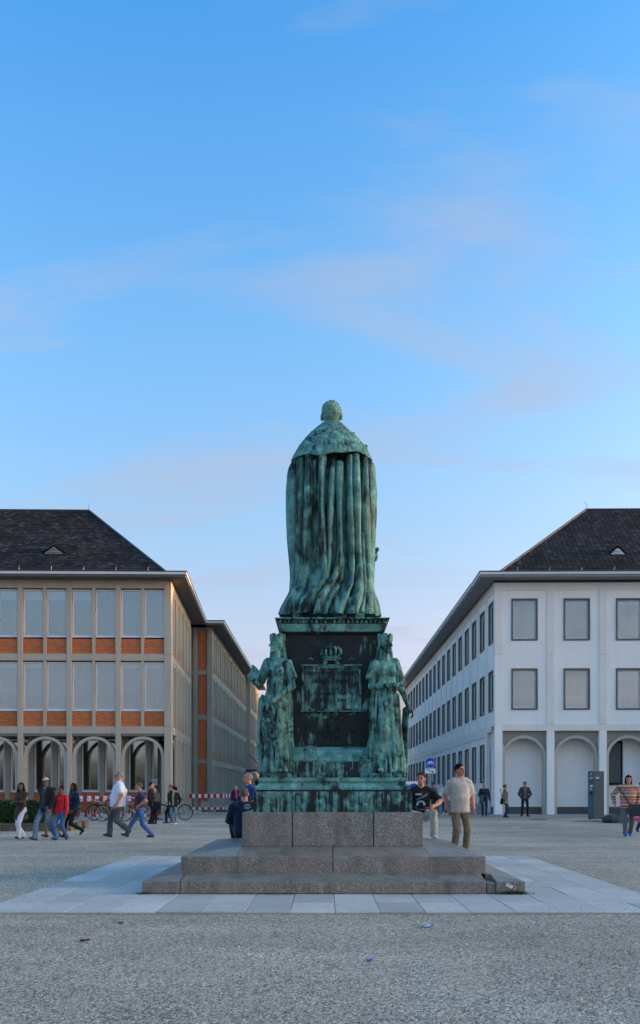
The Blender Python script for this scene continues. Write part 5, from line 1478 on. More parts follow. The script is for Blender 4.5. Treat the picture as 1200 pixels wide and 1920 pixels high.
# ---------------------------------------------------------------- further buildings down the street on the left
def street_block(name, label, X, Z0, n, pit, front_w, seed, sidecut=None):
    root = empty(name, TR(X, Z0, 0)); tag(root, label, 'building')
    Ms = Matrix.Rotation(R(90),4,'Z')
    Lb = dict(levels=[(12.75,12.40),(9.66,9.28),(6.50,6.22),(3.44,3.15)], wins=[(10.42,12.34),(7.34,9.22),(4.32,6.16),(1.30,3.10)], bricks=[(9.66,10.36),(6.50,7.28),(3.44,4.26)])
    for i in range(n):
        grid_bay(root, Ms, 0.36+i*pit, pit, 0.24, 0.16, Lb, M_concrete2, sky_glint=True, blinds=False)
        m = MB(); m.box(0.36+i*pit+0.24,0.36+(i+1)*pit,0.06,0.3,0,1.25); m.build('plinth', M_concrete2, root, Ms)
    Lg = 0.36+n*pit
    m = MB(); m.box(0,0.36,-0.03,0.36,0,12.75); m.build('corner_post', M_concrete2, root, Ms, bevel=0.012)
    m = MB(); m.box(Lg,Lg+0.3,-0.02,0.4,0,12.75); m.build('post', M_concrete2, root, Ms, bevel=0.012)
    m = MB(); m.box(0.3,Lg,0.8,0.9,0,12.7); m.build('inner_wall', M_interior, root, Ms)
    # end wall facing the square: concrete frame with tall brick panels
    m = MB(); m.box(-front_w,-0.36,0.15,0.4,0,12.75); m.build('end_wall', M_concrete2, root)
    zs = [(9.75,12.35),(6.6,9.4),(3.5,6.25),(0.3,3.15)]
    for (a,b) in zs: brick_panel(root, Matrix(), -0.95, -0.42, a, b, 0.08)
    for z in (9.42,6.27,3.18): 
        m = MB(); m.box(-front_w,-0.36,0.03,0.2,z,z+0.30); m.build('beam', M_concrete2, root)
    m = MB(); m.box(-1.3,-1.0,0.0,0.2,0,12.75); m.build('post', M_concrete2, root)
    for (z0,z1,mt,ov,nm) in ((12.75,12.86,M_soffit,0.88,'soffit'),(12.865,13.0,M_fascia,0.95,'fascia'),(13.003,13.06,M_flash,0.98,'gutter_edge')):
        m = MB(); m.box(-front_w,ov,-ov,Lg+0.6,z0,z1); m.build(nm, mt, root)
    return root
b2 = street_block('office_building', 'four storey concrete and brick office block beyond the stair bay', -7.8, 63.2, 10, 2.74, 6, 2)
b3 = street_block('office_building', 'far concrete and brick block with a flat black canopy over the street', -7.45, 92.0, 4, 2.74, 6, 3)
m = MB(); m.box(-0.4,1.6,-1.5,2.0,3.18,3.34); m.build('canopy', M_flash, b3, bevel=0.02)
m = MB(); m.tube([(-0.1,-1.0,4.9),(1.5,-1.3,3.36)],0.05,6); m.build('canopy_stay', M_flash, b3)

# far buildings closing the street
def far_house(name, label, x0, x1, y, h, cols, mat, roofh, roofmat, rows, wmat=M_black):
    root = empty(name, TR((x0+x1)/2, y, 0)); tag(root, label, 'building'); w = x1-x0
    m = MB(); holes = []
    for r in range(rows):
        for c in range(cols):
            u = -w/2+w*(c+0.5)/cols; z = 1.2+r*(h-0.8)/rows; holes.append((u-0.5,u+0.5,z,z+1.6))
    wall_holes(m,-w/2,w/2,0,h,holes,0,0.3); m.box(-w/2,w/2,0.35,10,0,h); m.build('wall', mat, root)
    for (a,b,c,d) in holes:
        m = MB(); m.box(a,b,0.2,0.25,c,d); e = m.build('window', M_interior, root); m = MB(); m.box(a+0.46,b-0.46,0.16,0.2,c,d); m.build('glazing_bar', M_wframe, e)
    m = MB(); m.prism([(-0.4,h),(10.4,h),(5,h+roofh)],-w/2-0.3,w/2+0.3,'x'); m.build('roof', roofmat, root)
    return root
far_house('far_building', 'far pale building with grey roof closing the street behind the white building', 7.6, 24, 118, 14.2, 6, M_white, 2.4, plain('grey_far_roof',(0.20,0.20,0.20),0.7), 4)
far_house('far_building', 'far cream house at the end of the street beyond the canopy', -14, -8.2, 124, 8.2, 3, plain('cream_wall',(0.55,0.46,0.33),0.85,0.08,1), 2.4, M_flash, 2)
far_house('far_building', 'far grey house low at the end of the street behind the pedestal', -6.5, 6, 190, 9.0, 6, M_white, 2.0, M_flash, 2)
# ---------------------------------------------------------------- people
def m_cloth(name, c, rough=0.9, var=0.22, scale=14.0):
    if name in _mc: return _mc[name]
    t = NT(name); v = t.coords((1,1,1)); n = t.noise(v, scale, 5, 0.6); f = t.noise(v, 260, 2, 0.6)
    cc = t.ramp(n, [(0.3, scl(c,1-var)), (0.7, scl(c,1+var))])
    h = t.math('ADD', n, t.math('MULTIPLY', f, 0.25))
    m = t.done(cc, rough, t.bump(h, 0.5, 0.02), spec=0.2)
    t.b.inputs['Sheen Weight'].default_value = 0.15
    _mc[name] = m; return m
def m_denim(name, c, fade):
    if name in _mc: return _mc[name]
    t = NT(name); v = t.coords((1,1,0.5)); n = t.noise(v, 7, 5, 0.65); f = t.noise(t.coords((1,1,0.2)), 160, 3, 0.6)
    cc = t.ramp(n, [(0.35, c), (0.68, fade)]); cc = t.mix(0.35, cc, t.ramp(f, [(0.3, scl(c,0.6)), (0.7, scl(fade,1.1))]))
    _mc[name] = t.done(cc, 0.9, t.bump(t.noise(t.coords((1,1,1)), 22, 4), 0.5, 0.02), spec=0.2); return _mc[name]
def m_skin(name, c):
    if name in _mc: return _mc[name]
    t = NT(name); n = t.noise(t.coords((1,1,1)), 22, 4, 0.6)
    cc = t.ramp(n, [(0.3, scl(c,0.86)), (0.7, (c[0]*1.1, c[1]*0.98, c[2]*0.95))])
    m = t.done(cc, 0.5, t.bump(t.noise(t.coords((1,1,1)), 200, 2), 0.1, 0.005), spec=0.4)
    t.b.inputs['Subsurface Weight'].default_value = 0.08; t.b.inputs['Subsurface Radius'].default_value = (0.02,0.008,0.004)
    _mc[name] = m; return m
M_skin = m_skin('fair_skin', (0.58,0.30,0.20)); M_skin_r = m_skin('ruddy_skin', (0.60,0.25,0.15)); M_skin_d = m_skin('brown_skin', (0.15,0.070,0.040)); M_skin_m = m_skin('tan_skin', (0.38,0.19,0.115))
M_hair_b = plain('black_hair', (0.012,0.010,0.009), 0.85, 0.4, 60, spec=0.12); M_hair_br = plain('dark_brown_hair', (0.04,0.024,0.015), 0.85, 0.4, 60, spec=0.12)
M_hair_g = plain('grey_hair', (0.26,0.23,0.20), 0.6, 0.3, 60, spec=0.12); M_hair_l = plain('fair_hair', (0.34,0.20,0.10), 0.5, 0.3, 60, spec=0.12); M_hair_dg = plain('dark_grey_hair', (0.09,0.08,0.07), 0.55, 0.3, 60, spec=0.12)
M_hair_red = plain('auburn_hair', (0.12,0.03,0.015), 0.5, 0.3, 60, spec=0.12)
M_eye = plain('dark_eye', (0.02,0.015,0.012), 0.3); M_lip = plain('lips', (0.36,0.12,0.09), 0.5); M_lip_d = plain('dark_lips', (0.13,0.05,0.04), 0.5)
M_shoe = plain('black_shoe', (0.016,0.014,0.013), 0.45, 0.3, 12); M_shoe_w = plain('white_trainer', (0.62,0.62,0.61), 0.6); M_shoe_bl = plain('bright_blue_trainer', (0.02,0.16,0.75), 0.5); M_shoe_br = plain('brown_shoe', (0.06,0.04,0.025), 0.5)
C = dict(
 brown=m_cloth('dark_brown_cotton',(0.060,0.030,0.022)), white=m_cloth('white_cotton',(0.74,0.76,0.80),0.9,0.06), whitetr=m_cloth('white_trousers',(0.62,0.62,0.66),0.9,0.08),
 black=m_cloth('black_cloth',(0.014,0.013,0.013)), navy=m_cloth('navy_cloth',(0.012,0.020,0.045)), slate=m_cloth('slate_knit',(0.040,0.048,0.058)),
 red=m_cloth('red_fleece',(0.62,0.012,0.022),0.8,0.12), purple=m_cloth('dark_purple_shirt',(0.050,0.036,0.068)), grey=m_cloth('grey_trousers',(0.085,0.088,0.085)),
 coat=m_cloth('grey_brown_coat',(0.10,0.082,0.068)), green=m_cloth('olive_green_shirt',(0.28,0.30,0.13)), khaki=m_cloth('khaki_trousers',(0.22,0.165,0.10)), khaki_l=m_cloth('pale_khaki_trousers',(0.50,0.43,0.33)),
 polo=m_cloth('beige_polo',(0.56,0.47,0.38),0.9,0.08), blue=m_cloth('royal_blue_shirt',(0.016,0.035,0.15)), olive=m_cloth('olive_jacket',(0.13,0.13,0.085)), brownj=m_cloth('dark_brown_jacket',(0.060,0.050,0.040)),
 pink=m_cloth('pink_scarf',(0.68,0.02,0.17)), greysh=m_cloth('grey_shirt',(0.13,0.13,0.13)), cream=m_cloth('white_jacket',(0.66,0.66,0.66)), tan=m_cloth('tan_trousers',(0.27,0.22,0.16)), yellow=m_cloth('yellow_collar',(0.62,0.40,0.14)),
 jeans=m_denim('faded_jeans',(0.045,0.085,0.14),(0.22,0.30,0.38)), jeans2=m_denim('blue_jeans',(0.03,0.075,0.19),(0.09,0.18,0.36)), jeansd=m_denim('dark_jeans',(0.015,0.022,0.045),(0.05,0.07,0.12)),
 cap=m_cloth('pale_cap',(0.42,0.39,0.33)), trgrey=m_cloth('mid_grey_trousers',(0.13,0.13,0.135)))
def m_stripes():
    t = NT('striped_knit'); sp = t.node('ShaderNodeSeparateXYZ'); t.l.new(t.coords((1,1,1)), sp.inputs[0])
    w = t.noise(t.coords((1,1,1)), 5, 2); z = t.math('ADD', t.math('MULTIPLY', sp.outputs[2], 3.6), t.math('MULTIPLY', w, 0.08)); fr = t.math('FRACT', z)
    c = t.ramp(fr, [(0.0,(0.42,0.13,0.07)),(0.12,(0.55,0.30,0.22)),(0.22,(0.20,0.05,0.06)),(0.34,(0.60,0.20,0.08)),(0.46,(0.62,0.45,0.34)),(0.58,(0.30,0.18,0.10)),(0.70,(0.55,0.15,0.07)),(0.82,(0.40,0.36,0.34)),(0.92,(0.52,0.22,0.14))], 'CONSTANT')
    return t.done(c, 0.95, t.bump(t.noise(t.coords((1,1,1)),120,3), 0.4, 0.01), spec=0.15)
M_stripe = m_stripes()
def mats(skin=M_skin, hair=M_hair_br, top=None, bot=None, shoe=M_shoe, inner=None, sleeve=None, extra=None):
    d = {SKIN:skin, HAIR:hair, TOP:top, BOT:bot, SHOE:shoe, INNER:inner or top, EYE:M_eye, LIP:M_lip_d if skin is M_skin_d else M_lip, SLEEVE:sleeve or top, EXTRA:extra or top, SOLE:shoe}
    return d
def place(S, px, foot_y, head_y, heading, label, group=None, Z=None, base=0.0, X=None, cat='person'):
    Zp = Z or gz(foot_y)
    if head_y is not None: S['H'] = (HC + (HY-head_y)*Zp/F - base)/S.get('hfrac',1.0)
    x = (px-CX)*Zp/F if X is None else X
    S.setdefault('voxel', 0.0105 if Zp < 35 else 0.0125)
    me = build_person(S)
    o = link('person', me, None, TR(x, Zp, base, heading)); tag(o, label, cat, group); return o
L_ = -math.pi/2; G1 = 'people crossing the square'
def walk(st=0.30, lift=0.10, k=1):
    """mid-stride: leg 0 forward or back"""
    a = (-0.08, -st, 0.085); b = (0.08, st*0.95, 0.085+lift)
    return dict(feet=[a,b] if k==1 else [(-0.08, st*0.95, 0.085+lift),(0.08,-st,0.085)], pitch=[0.22,-0.75] if k==1 else [-0.75,0.22], pelvis=(0,0.0,0.905))
def crossed(): return dict(wrists=[(0.10,-0.20,1.13),(-0.10,-0.22,1.10)], elbowpole=[(-1,0.3,-0.6),(1,0.3,-0.6)], handdir=[(1,-0.1,0.1),(-1,0.1,0.05)], palm=[(0,1,0),(0,1,0)], curl=[0.3,0.3])

# woman in brown tunic, arms folded
def tunic(g, up, hc, Rm, pel):
    g.cone(up(0,-0.02,-0.30), up(0,0,0.1), (0.215,0.205), (0.150,0.120), TOP, 0.02, cap=0.02)
S = dict(**walk(0.20,0.02,2), **crossed(), twist=0.0, fem=True, hair='long', yaw=0.35, seed=3, extra=tunic, fold=0.010, flare=0.025, leg=1.05, w=1.0,
    mats=mats(M_skin_d,M_hair_b,C['brown'],C['whitetr'],M_shoe))
S['toe'] = [0,0]
place(S, 40, 1573, 1466, R(-22), 'woman in a long dark brown tunic and white trousers with folded arms', G1)
# man with cap and black jacket
def cap(g, up, hc, Rm, pel):
    T = lambda x,y,z: hc+Rm@np.array([x,y,z])
    g.ell(T(0,0.012,0.045), (0.090,0.106,0.088), EXTRA, 0.004, Rm, plane=(0,0.10,0.99,0.005)); g.cone(T(-0.03,-0.10,0.052), T(0.03,-0.10,0.052), (0.045,0.012),(0.045,0.012), EXTRA, 0.006, ex=Rm@np.array([0,1,0]))
S = dict(**walk(0.30,0.02,1), twist=0.4, hair='short', yaw=0.5, seed=5, extra=cap, thick=0.018, open=(0.045,0.06,-0.02,0.50), collar=0.03, collar_extra=True, hem=-0.10, hemw=0.015, sr=1.15, leg=1.1, flare=0.012,
    wrists=[(-0.26,0.06,0.90),(0.25,-0.06,0.88)], mats=mats(M_skin_d,M_hair_b,C['black'],C['jeans'],M_shoe,C['slate'],extra=C['cap']))
place(S, 86, 1575, 1456, R(-38), 'smiling man in a pale cap, black jacket and faded jeans', G1)
# person mostly hidden behind him, khaki trousers
S = dict(**walk(0.24,0.02,2), hair='short', seed=6, mats=mats(M_skin_d,M_hair_b,C['black'],C['khaki'],M_shoe))
place(S, 99, 1569, 1474, R(-60), 'half hidden person in khaki trousers behind the man with the cap', G1)
# child in red
def redtrim(lab, ctr, hl, pel):
    k = (lab==TOP)|(lab==SLEEVE); lab[k & (np.abs(np.abs(ctr[:,0])-0.175)<0.014) & (ctr[:,2]>0.95)] = EXTRA
    lab[k & (np.abs(ctr[:,2]-1.27)<0.02) & (ctr[:,1]<0) & (np.abs(ctr[:,0]+0.09)<0.05)] = EXTRA
    lab[(lab==BOT) & (ctr[:,2]<0.15) & (ctr[:,0]<0)] = SOLE
S = dict(**walk(0.18,0.02,1), twist=0.15, hair='short', yaw=0.2, seed=8, paint=redtrim, collar=0.05, hem=-0.06, thick=0.016, sr=1.15, w=0.95, leg=1.05,
    wrists=[(-0.30,-0.02,0.92),(0.24,-0.05,0.84)], mats=mats(M_skin_d,M_hair_b,C['red'],C['jeans2'],M_shoe,extra=C['black']))
S['mats'][SOLE] = plain('blue_sock',(0.02,0.12,0.7),0.8)
place(S, 115, 1575, 1473, R(-25), 'youngster in a bright red fleece and blue jeans', G1)
# woman in navy
S = dict(**walk(0.27,0.16,1), twist=0.4, fem=True, hair='long', yaw=0.7, seed=9, thick=0.02, hem=-0.12, hemw=0.02, sr=1.15, wrists=[(-0.2,-0.05,0.88),(0.25,-0.04,0.90)],
    mats=mats(M_skin_d,M_hair_b,C['navy'],C['black'],M_shoe))
place(S, 138, 1571, 1467, R(-68), 'long haired woman in a navy jacket and black trousers walking behind the red fleece', G1)
# tall man in white shirt and sunglasses
def shades(g, up, hc, Rm, pel):
    T = lambda x,y,z: hc+Rm@np.array([x,y,z])
    for s in (-1,1): g.ell(T(s*0.035,-0.100,0.006),(0.030,0.012,0.020),EXTRA,0.002,Rm); g.cone(T(s*0.066,-0.09,0.01),T(s*0.084,0.01,0.008),0.006,0.006,EXTRA,0.002)
S = dict(**walk(0.26,0.10,1), hair='crop', seed=11, w=1.12, d=1.2, belly=0.07, thick=0.025, hem=-0.09, hemw=0.02, sleeve='short', sr=1.32, arm=1.12, extra=shades, fold=0.012, leg=1.12, flare=0.015,
    wrists=[(-0.27,0.02,0.90),(0.28,-0.04,0.88)], mats=mats(M_skin_r,M_hair_g,C['white'],C['grey'],M_shoe_br,extra=M_eye))
place(S, 224, 1570, 1444, R(-82), 'tall heavy man in a loose white shirt and sunglasses walking', G1)
# man in purple shirt and jeans
S = dict(**walk(0.42,0.0,1), hair='short', seed=12, w=1.05, d=1.1, belly=0.04, thick=0.012, sleeve='short', sr=1.15, yaw=0.2, lean=0.06, leg=1.08, hem=-0.0,
    wrists=[(-0.20,-0.06,0.99),(0.22,-0.02,0.98)], mats=mats(M_skin_r,M_hair_dg,C['purple'],C['jeans2'],M_shoe))
S['pelvis'] = (0,0,0.865); S['pitch'] = [0.3,-0.05]; S['feet'] = [(-0.08,-0.44,0.10),(0.08,0.34,0.085)]
place(S, 264, 1570, 1463, R(-84), 'man in a dark purple short sleeved shirt and blue jeans in long stride', G1)
# two men standing by the bicycles
S = dict(feet=[(-0.12,0.05,0.085),(0.10,-0.05,0.085)], hair='short', yaw=-0.2, seed=14, thick=0.025, hem=-0.12, sr=1.2, wrists=[(-0.22,-0.05,0.9),(0.15,-0.22,1.0)], mats=mats(M_skin,M_hair_b,C['black'],C['black'],M_shoe))
place(S, 283, 1545, 1467, R(95), 'man in black turned away from the walkers beside the bicycles', G1)
S = dict(feet=[(-0.08,0,0.085),(0.08,0,0.085)], hair='crop', seed=15, thick=0.02, open=(0.03,0.075,0.05,0.5), hem=-0.16, sr=1.1, mats=mats(M_skin_r,M_hair_g,C['coat'],C['black'],M_shoe,C['greysh']))
place(S, 289, 1545, 1476, R(8), 'man in a grey brown coat over a grey shirt facing the square', G1)
# couple by the bicycle
S = dict(feet=[(-0.10,0,0.085),(0.10,0,0.085)], fem=True, hair='curly', yaw=-0.7, seed=16, thick=0.03, open=(0.045,0.045,-0.05,0.5), hem=-0.10, hemw=0.02, sr=1.25, wrists=[(-0.16,-0.20,1.0),(0.24,-0.02,0.93)], mats=mats(M_skin,M_hair_b,C['black'],C['jeans'],M_shoe_w,C['green']))
place(S, 326, 1546, 1475, R(-5), 'curly haired woman in an open black jacket, green top and white trainers', G1)
S = dict(feet=[(-0.16,-0.16,0.085),(0.08,0.05,0.085)], hair='short', seed=17, thick=0.03, hem=-0.12, sr=1.2, mats=mats(M_skin,M_hair_dg,C['black'],C['black'],M_shoe))
place(S, 320, 1544, 1471, R(-70), 'person in black half hidden behind the curly haired woman', G1)
# man in blue shirt behind the steps, woman with pink scarf, hidden dark-haired person
S = dict(hair='crop', yaw=-0.15, seed=18, sleeve='short', sr=1.2, w=1.0, collar=0.02, wrists=[(-0.2,-0.1,0.9),(0.2,-0.1,0.9)], mats=mats(M_skin_r,M_hair_g,C['blue'],C['jeansd'],M_shoe))
place(S, 466, None, 1448, R(-62), 'grey haired man in a blue shirt standing behind the seated man', G1, Z=20.6)
def scarf(lab, ctr, hl, pel): lab[(lab==TOP) & (ctr[:,1]<-0.02) & (np.abs(ctr[:,0]-0.02)<0.045) & (ctr[:,2]>1.0)] = EXTRA
S = dict(fem=True, hair='back', seed=19, thick=0.03, sr=1.2, hem=-0.15, paint=scarf, mats=mats(M_skin,M_hair_l,C['navy'],C['black'],M_shoe,extra=C['pink']))
place(S, 442, 1529, 1473, R(12), 'fair haired woman with a long pink scarf near the barrier', G1)
S = dict(hair='short', seed=20, thick=0.02, mats=mats(M_skin_m,M_hair_b,C['black'],C['black'],M_shoe))
place(S, 484, None, 1460, R(200), 'dark haired person almost hidden behind the pedestal', G1, Z=21.8)
# far right walkers
S = dict(**walk(0.15,0.03,1), fem=True, hair='short', seed=22, thick=0.03, hem=-0.12, sr=1.2, wrists=[(-0.1,-0.2,1.0),(0.2,-0.15,1.0)], mats=mats(M_skin,M_hair_br,C['cream'],C['jeansd'],M_shoe_w))
place(S, 834, 1528, 1470, R(170), 'woman in a white jacket walking away along the white building', G1)
S = dict(**walk(0.12,0.02,2), hair='crop', seed=23, thick=0.02, w=1.05, hem=-0.04, sr=1.15, wrists=[(-0.20,-0.20,0.98),(0.27,0.0,0.86)], mats=mats(M_skin_r,M_hair_g,C['navy'],C['jeansd'],M_shoe))
place(S, 908, 1531, 1468, R(-5), 'grey haired man in a navy jumper carrying a brown jacket on his arm', G1)
S = dict(feet=[(-0.08,0.02,0.085),(0.08,-0.04,0.085)], fem=True, hair='bun', seed=24, thick=0.03, hem=-0.18, hemw=0.03, sr=1.2, wrists=[(-0.22,-0.02,0.9),(0.22,-0.05,0.9)], mats=mats(M_skin,M_hair_red,C['olive'],C['jeansd'],M_shoe))
place(S, 947, 1533, 1471, R(75), 'woman in an olive jacket with tied back hair by the corner pillar', G1)
S = dict(feet=[(-0.15,0,0.085),(0.14,0,0.085)], toe=[-0.5,0.5], hair='short', yaw=-0.3, hpitch=0.15, seed=25, thick=0.03, hem=-0.06, sr=1.25, open=(0.05,0.05,0.0,0.5), wrists=[(-0.17,-0.10,0.93),(0.17,-0.10,0.93)], elbowpole=[(-1,0.2,0),(1,0.2,0)], hands=[False,False], mats=mats(M_skin_m,M_hair_b,C['brownj'],C['black'],M_shoe,C['olive']))
place(S, 984, 1531, 1466, R(-6), 'man in a dark brown jacket with hands in his pockets under the arch', G1)
# woman in striped jumper
S = dict(**walk(0.12,0.02,1), fem=True, hair='back', hpitch=0.12, roll=0.03, seed=27, w=1.18, d=1.25, belly=0.06, thick=0.03, hem=-0.10, sr=1.3, leg=1.1, flare=0.01, collar=0.025, collar_extra=True,
    wrists=[(-0.36,0.02,0.93),(0.26,-0.12,0.92)], elbowpole=[(-1,0.4,0),(0.6,1,0)], mats=mats(M_skin_r,M_hair_b,M_stripe,C['trgrey'],M_shoe_bl,extra=plain('pink_white_collar',(0.65,0.50,0.55),0.8)))
place(S, 1177, 1568, 1452, R(-10), 'woman in an orange striped jumper, grey trousers and bright blue trainers', G1)
S = dict(**walk(0.15,0.02,2), fem=True, hair='bun', seed=28, thick=0.02, mats=mats(M_skin,M_hair_red,C['pink'],C['jeansd'],M_shoe))
place(S, 1204, 1560, 1463, R(20), 'auburn haired person in pink just behind the striped jumper woman', G1)
# man in beige polo shirt on the side of the lower step
def watch(g, up, hc, Rm, pel): g.cone((0.292,-0.055,0.905),(0.295,-0.058,0.89),0.038,0.038,EXTRA,0.002)
def polo_collar(lab, ctr, hl, pel): lab[(lab==TOP) & (ctr[:,2] > 1.475) & (np.hypot(ctr[:,0], ctr[:,1]) < 0.125)] = INNER
S = dict(feet=[(-0.10,0.03,0.085),(0.11,-0.02,0.085)], hair='short', yaw=0.55, seed=30, w=1.0, d=1.14, belly=0.05, thick=0.022, hem=-0.10, hemw=0.012, sleeve='short', sr=1.18, arm=1.1, leg=1.12, flare=0.012, paint=polo_collar, collar=0.025, collar_extra=True,
    wrists=[(-0.235,0.05,0.90),(0.255,-0.08,0.885)], extra=None, fold=0.009, voxel=0.0095, mats=mats(M_skin_r,M_hair_b,C['polo'],C['khaki'],M_shoe,C['yellow'],extra=C['yellow']))
place(S, 862, None, 1432, R(10), 'man in a beige polo shirt and khaki trousers standing by the steps', G1, Z=16.5, base=0.235)
# seated man with shaved head, seen from behind
S = dict(pelvis=(0,0.02,0.12), feet=[(-0.20,-0.50,-0.02),(0.12,-0.50,-0.02)], kneepole=[(-0.3,-0.6,1),(0.3,-0.6,1)], lean=0.10, hair='crop', yaw=-0.35, seed=31, w=1.12, d=1.1, thick=0.02, hem=0.0, sr=1.25,
    wrists=[(-0.20,-0.38,0.30),(0.20,-0.38,0.32)], elbowpole=[(-0.5,0.6,-0.8),(0.5,0.6,-0.8)], voxel=0.0095, mats=mats(M_skin,plain('stubble',(0.16,0.10,0.075),0.8),C['navy'],C['black'],M_shoe,sleeve=C['navy']))
S['H'] = 1.78
me = build_person(S)
sm = link('person', me, None, TR((459-CX)*16.35/F, 16.35, 0.52, R(180+14))); tag(sm, 'man with shaved head in a navy shirt sitting on the steps, seen from behind', 'person', G1)
m = MB(); m.lathe([(0.0,-0.004),(0.055,-0.004),(0.058,0),(0.055,0.004),(0.0,0.004)], n=20)
for i in range(len(m.v)): x,y,z = m.v[i]; m.v[i] = (x, z, y*0.8)
m2 = m.build('shirt_badge', plain('badge_pale',(0.42,0.42,0.36),0.8), sm, TR(-0.02,0.172,0.60))
letters('1945', 0.05, 0.002, M_black, 'badge_lettering', sm, Matrix.Translation((-0.02,0.180,0.60))@Matrix.Rotation(math.pi,4,'Z')@Matrix.Rotation(R(90),4,'X'))
# seated man in black printed T-shirt
def tprint(lab, ctr, hl, pel):
    q = (lab==TOP) & (ctr[:,1] < -0.06); z = ctr[:,2]-pel[2]; x = ctr[:,0]
    r = np.hypot(x+0.02, z-0.20); lab[q & (r<0.085) & (r>0.05) & (z>0.19)] = INNER
    lab[q & (np.abs(z-0.33-0.5*(x+0.03))<0.022) & (x>-0.10) & (x<0.10)] = EXTRA
    lab[q & (np.abs(z-0.40)<0.012) & (x>-0.12) & (x<0.0)] = INNER; lab[q & (np.abs(z-0.11)<0.014) & (np.abs(x)<0.11)] = EXTRA
    lab[q & (np.abs(z-0.15)<0.010) & (np.abs(x)<0.13) & (r>0.085)] = EXTRA
S = dict(pelvis=(0,0.0,0.92), feet=[(-0.11,0.10,0.085),(0.15,-0.60,0.585)], kneepole=[(-0.1,-1,0),(0.25,-0.6,1)], lean=0.10, hair='short', yaw=-0.45, seed=33, w=1.08, d=1.1, belly=0.03, thick=0.018, hem=-0.04, sleeve='short', sr=1.22, arm=1.15, leg=1.12, flare=0.015,
    wrists=[(-0.20,-0.20,0.98),(0.20,-0.36,1.10)], elbowpole=[(-1,0.5,-0.3),(1,0.5,-0.2)], paint=tprint, fold=0.009, voxel=0.0095, mats=mats(M_skin_r,M_hair_br,C['black'],C['khaki_l'],M_shoe_w,plain('print_white',(0.55,0.57,0.6),0.8),extra=plain('print_grey',(0.16,0.18,0.20),0.8)))
place(S, 788, None, 1447, R(4), 'man in a black printed T-shirt with one foot up on the steps', G1, Z=17.42)
# ---------------------------------------------------------------- bags and coats carried
M_bag = m_cloth('black_bag',(0.015,0.015,0.017)); M_bagg = m_cloth('grey_bag',(0.05,0.05,0.058)); M_bagp = m_cloth('pink_lining',(0.75,0.03,0.15))
def bag(px, Z, zc, w, h, d, rz, mat, strap, label, strap_to=None, cat='bag', trim=None):
    x = (px-CX)*Z/F; o = empty('shoulder_bag', TR(x, Z, zc, rz)); tag(o, label, cat)
    m = MB(); vs = []; n = 10
    for (z,k,kd) in ((-h/2,0.78,0.7),(-h/2+0.04,0.98,1.0),(0,1.0,1.1),(h/2-0.04,0.92,0.8),(h/2,0.86,0.35)):
        for i in range(n):
            a = 2*math.pi*i/n; vs.append((w/2*k*np.sign(math.cos(a))*abs(math.cos(a))**0.5, d/2*kd*np.sign(math.sin(a))*abs(math.sin(a))**0.5, z))
    fs = [(r*n+i, r*n+(i+1)%n, (r+1)*n+(i+1)%n, (r+1)*n+i) for r in range(4) for i in range(n)]+[tuple(range(n-1,-1,-1)), tuple(range(4*n,5*n))]
    m.add([tuple(map(float,v)) for v in vs], fs); m.build('bag_body', mat, o, smooth=True)
    m = MB(); m.box(-w*0.45,w*0.45,-d*0.62,-d*0.5,h*0.05,h*0.48); m.build('flap', trim or mat, o, bevel=0.008)
    if strap:
        m = MB()
        for a,b in zip(strap[:-1],strap[1:]):
            m.tube([a,b],0.016,6)
        m.build('strap', M_bag, o)
    return o
Zs = gz(1568)
bag(1192, Zs-0.30, 0.80, 0.42, 0.36, 0.14, R(-8), M_bagg, [(-0.17,0.02,0.15),(-0.30,-0.02,0.38),(-0.44,0.05,0.60),(-0.50,0.12,0.70)], 'dark grey shoulder bag with pink edge hanging in front of the striped jumper', trim=M_bagg)
m = MB(); m.prism([(-0.2,-0.2),(0.2,-0.3),(0.16,-0.42),(-0.1,-0.30)],-0.05,0.03,'y'); o = m.build('scarf', M_bagp, None, TR((1190-CX)*Zs/F, Zs-0.28, 0.80), bevel=0.01); tag(o, 'bright pink scarf hanging out under the grey shoulder bag', 'scarf')
bag(941, gz(1533), 0.80, 0.30, 0.30, 0.14, R(70), M_bag, [(0.1,0,0.12),(0.06,0.05,0.45),(0.0,0.10,0.62)], 'black shoulder bag hanging at the olive jacket')
bag(294, gz(1545)-0.2, 0.74, 0.34, 0.34, 0.12, R(10), M_bag, [(-0.12,0,0.14),(-0.08,0.05,0.5)], 'black satchel hanging beside the man in the grey brown coat')
bag(829, gz(1528)+0.1, 1.0, 0.3, 0.24, 0.14, R(20), M_bag, [(0.1,0,0.1),(0.12,0.05,0.4)], 'dark handbag carried at the white jacket')
Zj = gz(1531); g = SDF((-0.2,-0.2,-0.4),(0.2,0.2,0.25),0.0125)
g.cone((-0.06,0,0.08),(-0.09,-0.02,-0.24),(0.06,0.05),(0.07,0.03),0,0.03); g.cone((-0.12,-0.03,0.10),(0.10,-0.05,0.12),0.045,0.045,0,0.03); g.cone((0.03,0,0.05),(0.06,0,-0.30),0.05,0.05,0,0.02); g.cone((-0.01,-0.03,0.05),(-0.02,-0.02,-0.15),0.05,0.03,0,0.02)
V,Q,lab,ctr = g.mesh(); V = V + vnormals(V,Q)*(0.012*wob(V,30,4))[:,None]
o = link('jacket', np_mesh('jacket',V,Q,C['coat']), None, TR((902-CX)*Zj/F, Zj-0.20, 0.93)); tag(o, 'brown jacket draped over the arm of the man in the navy jumper', 'jacket')

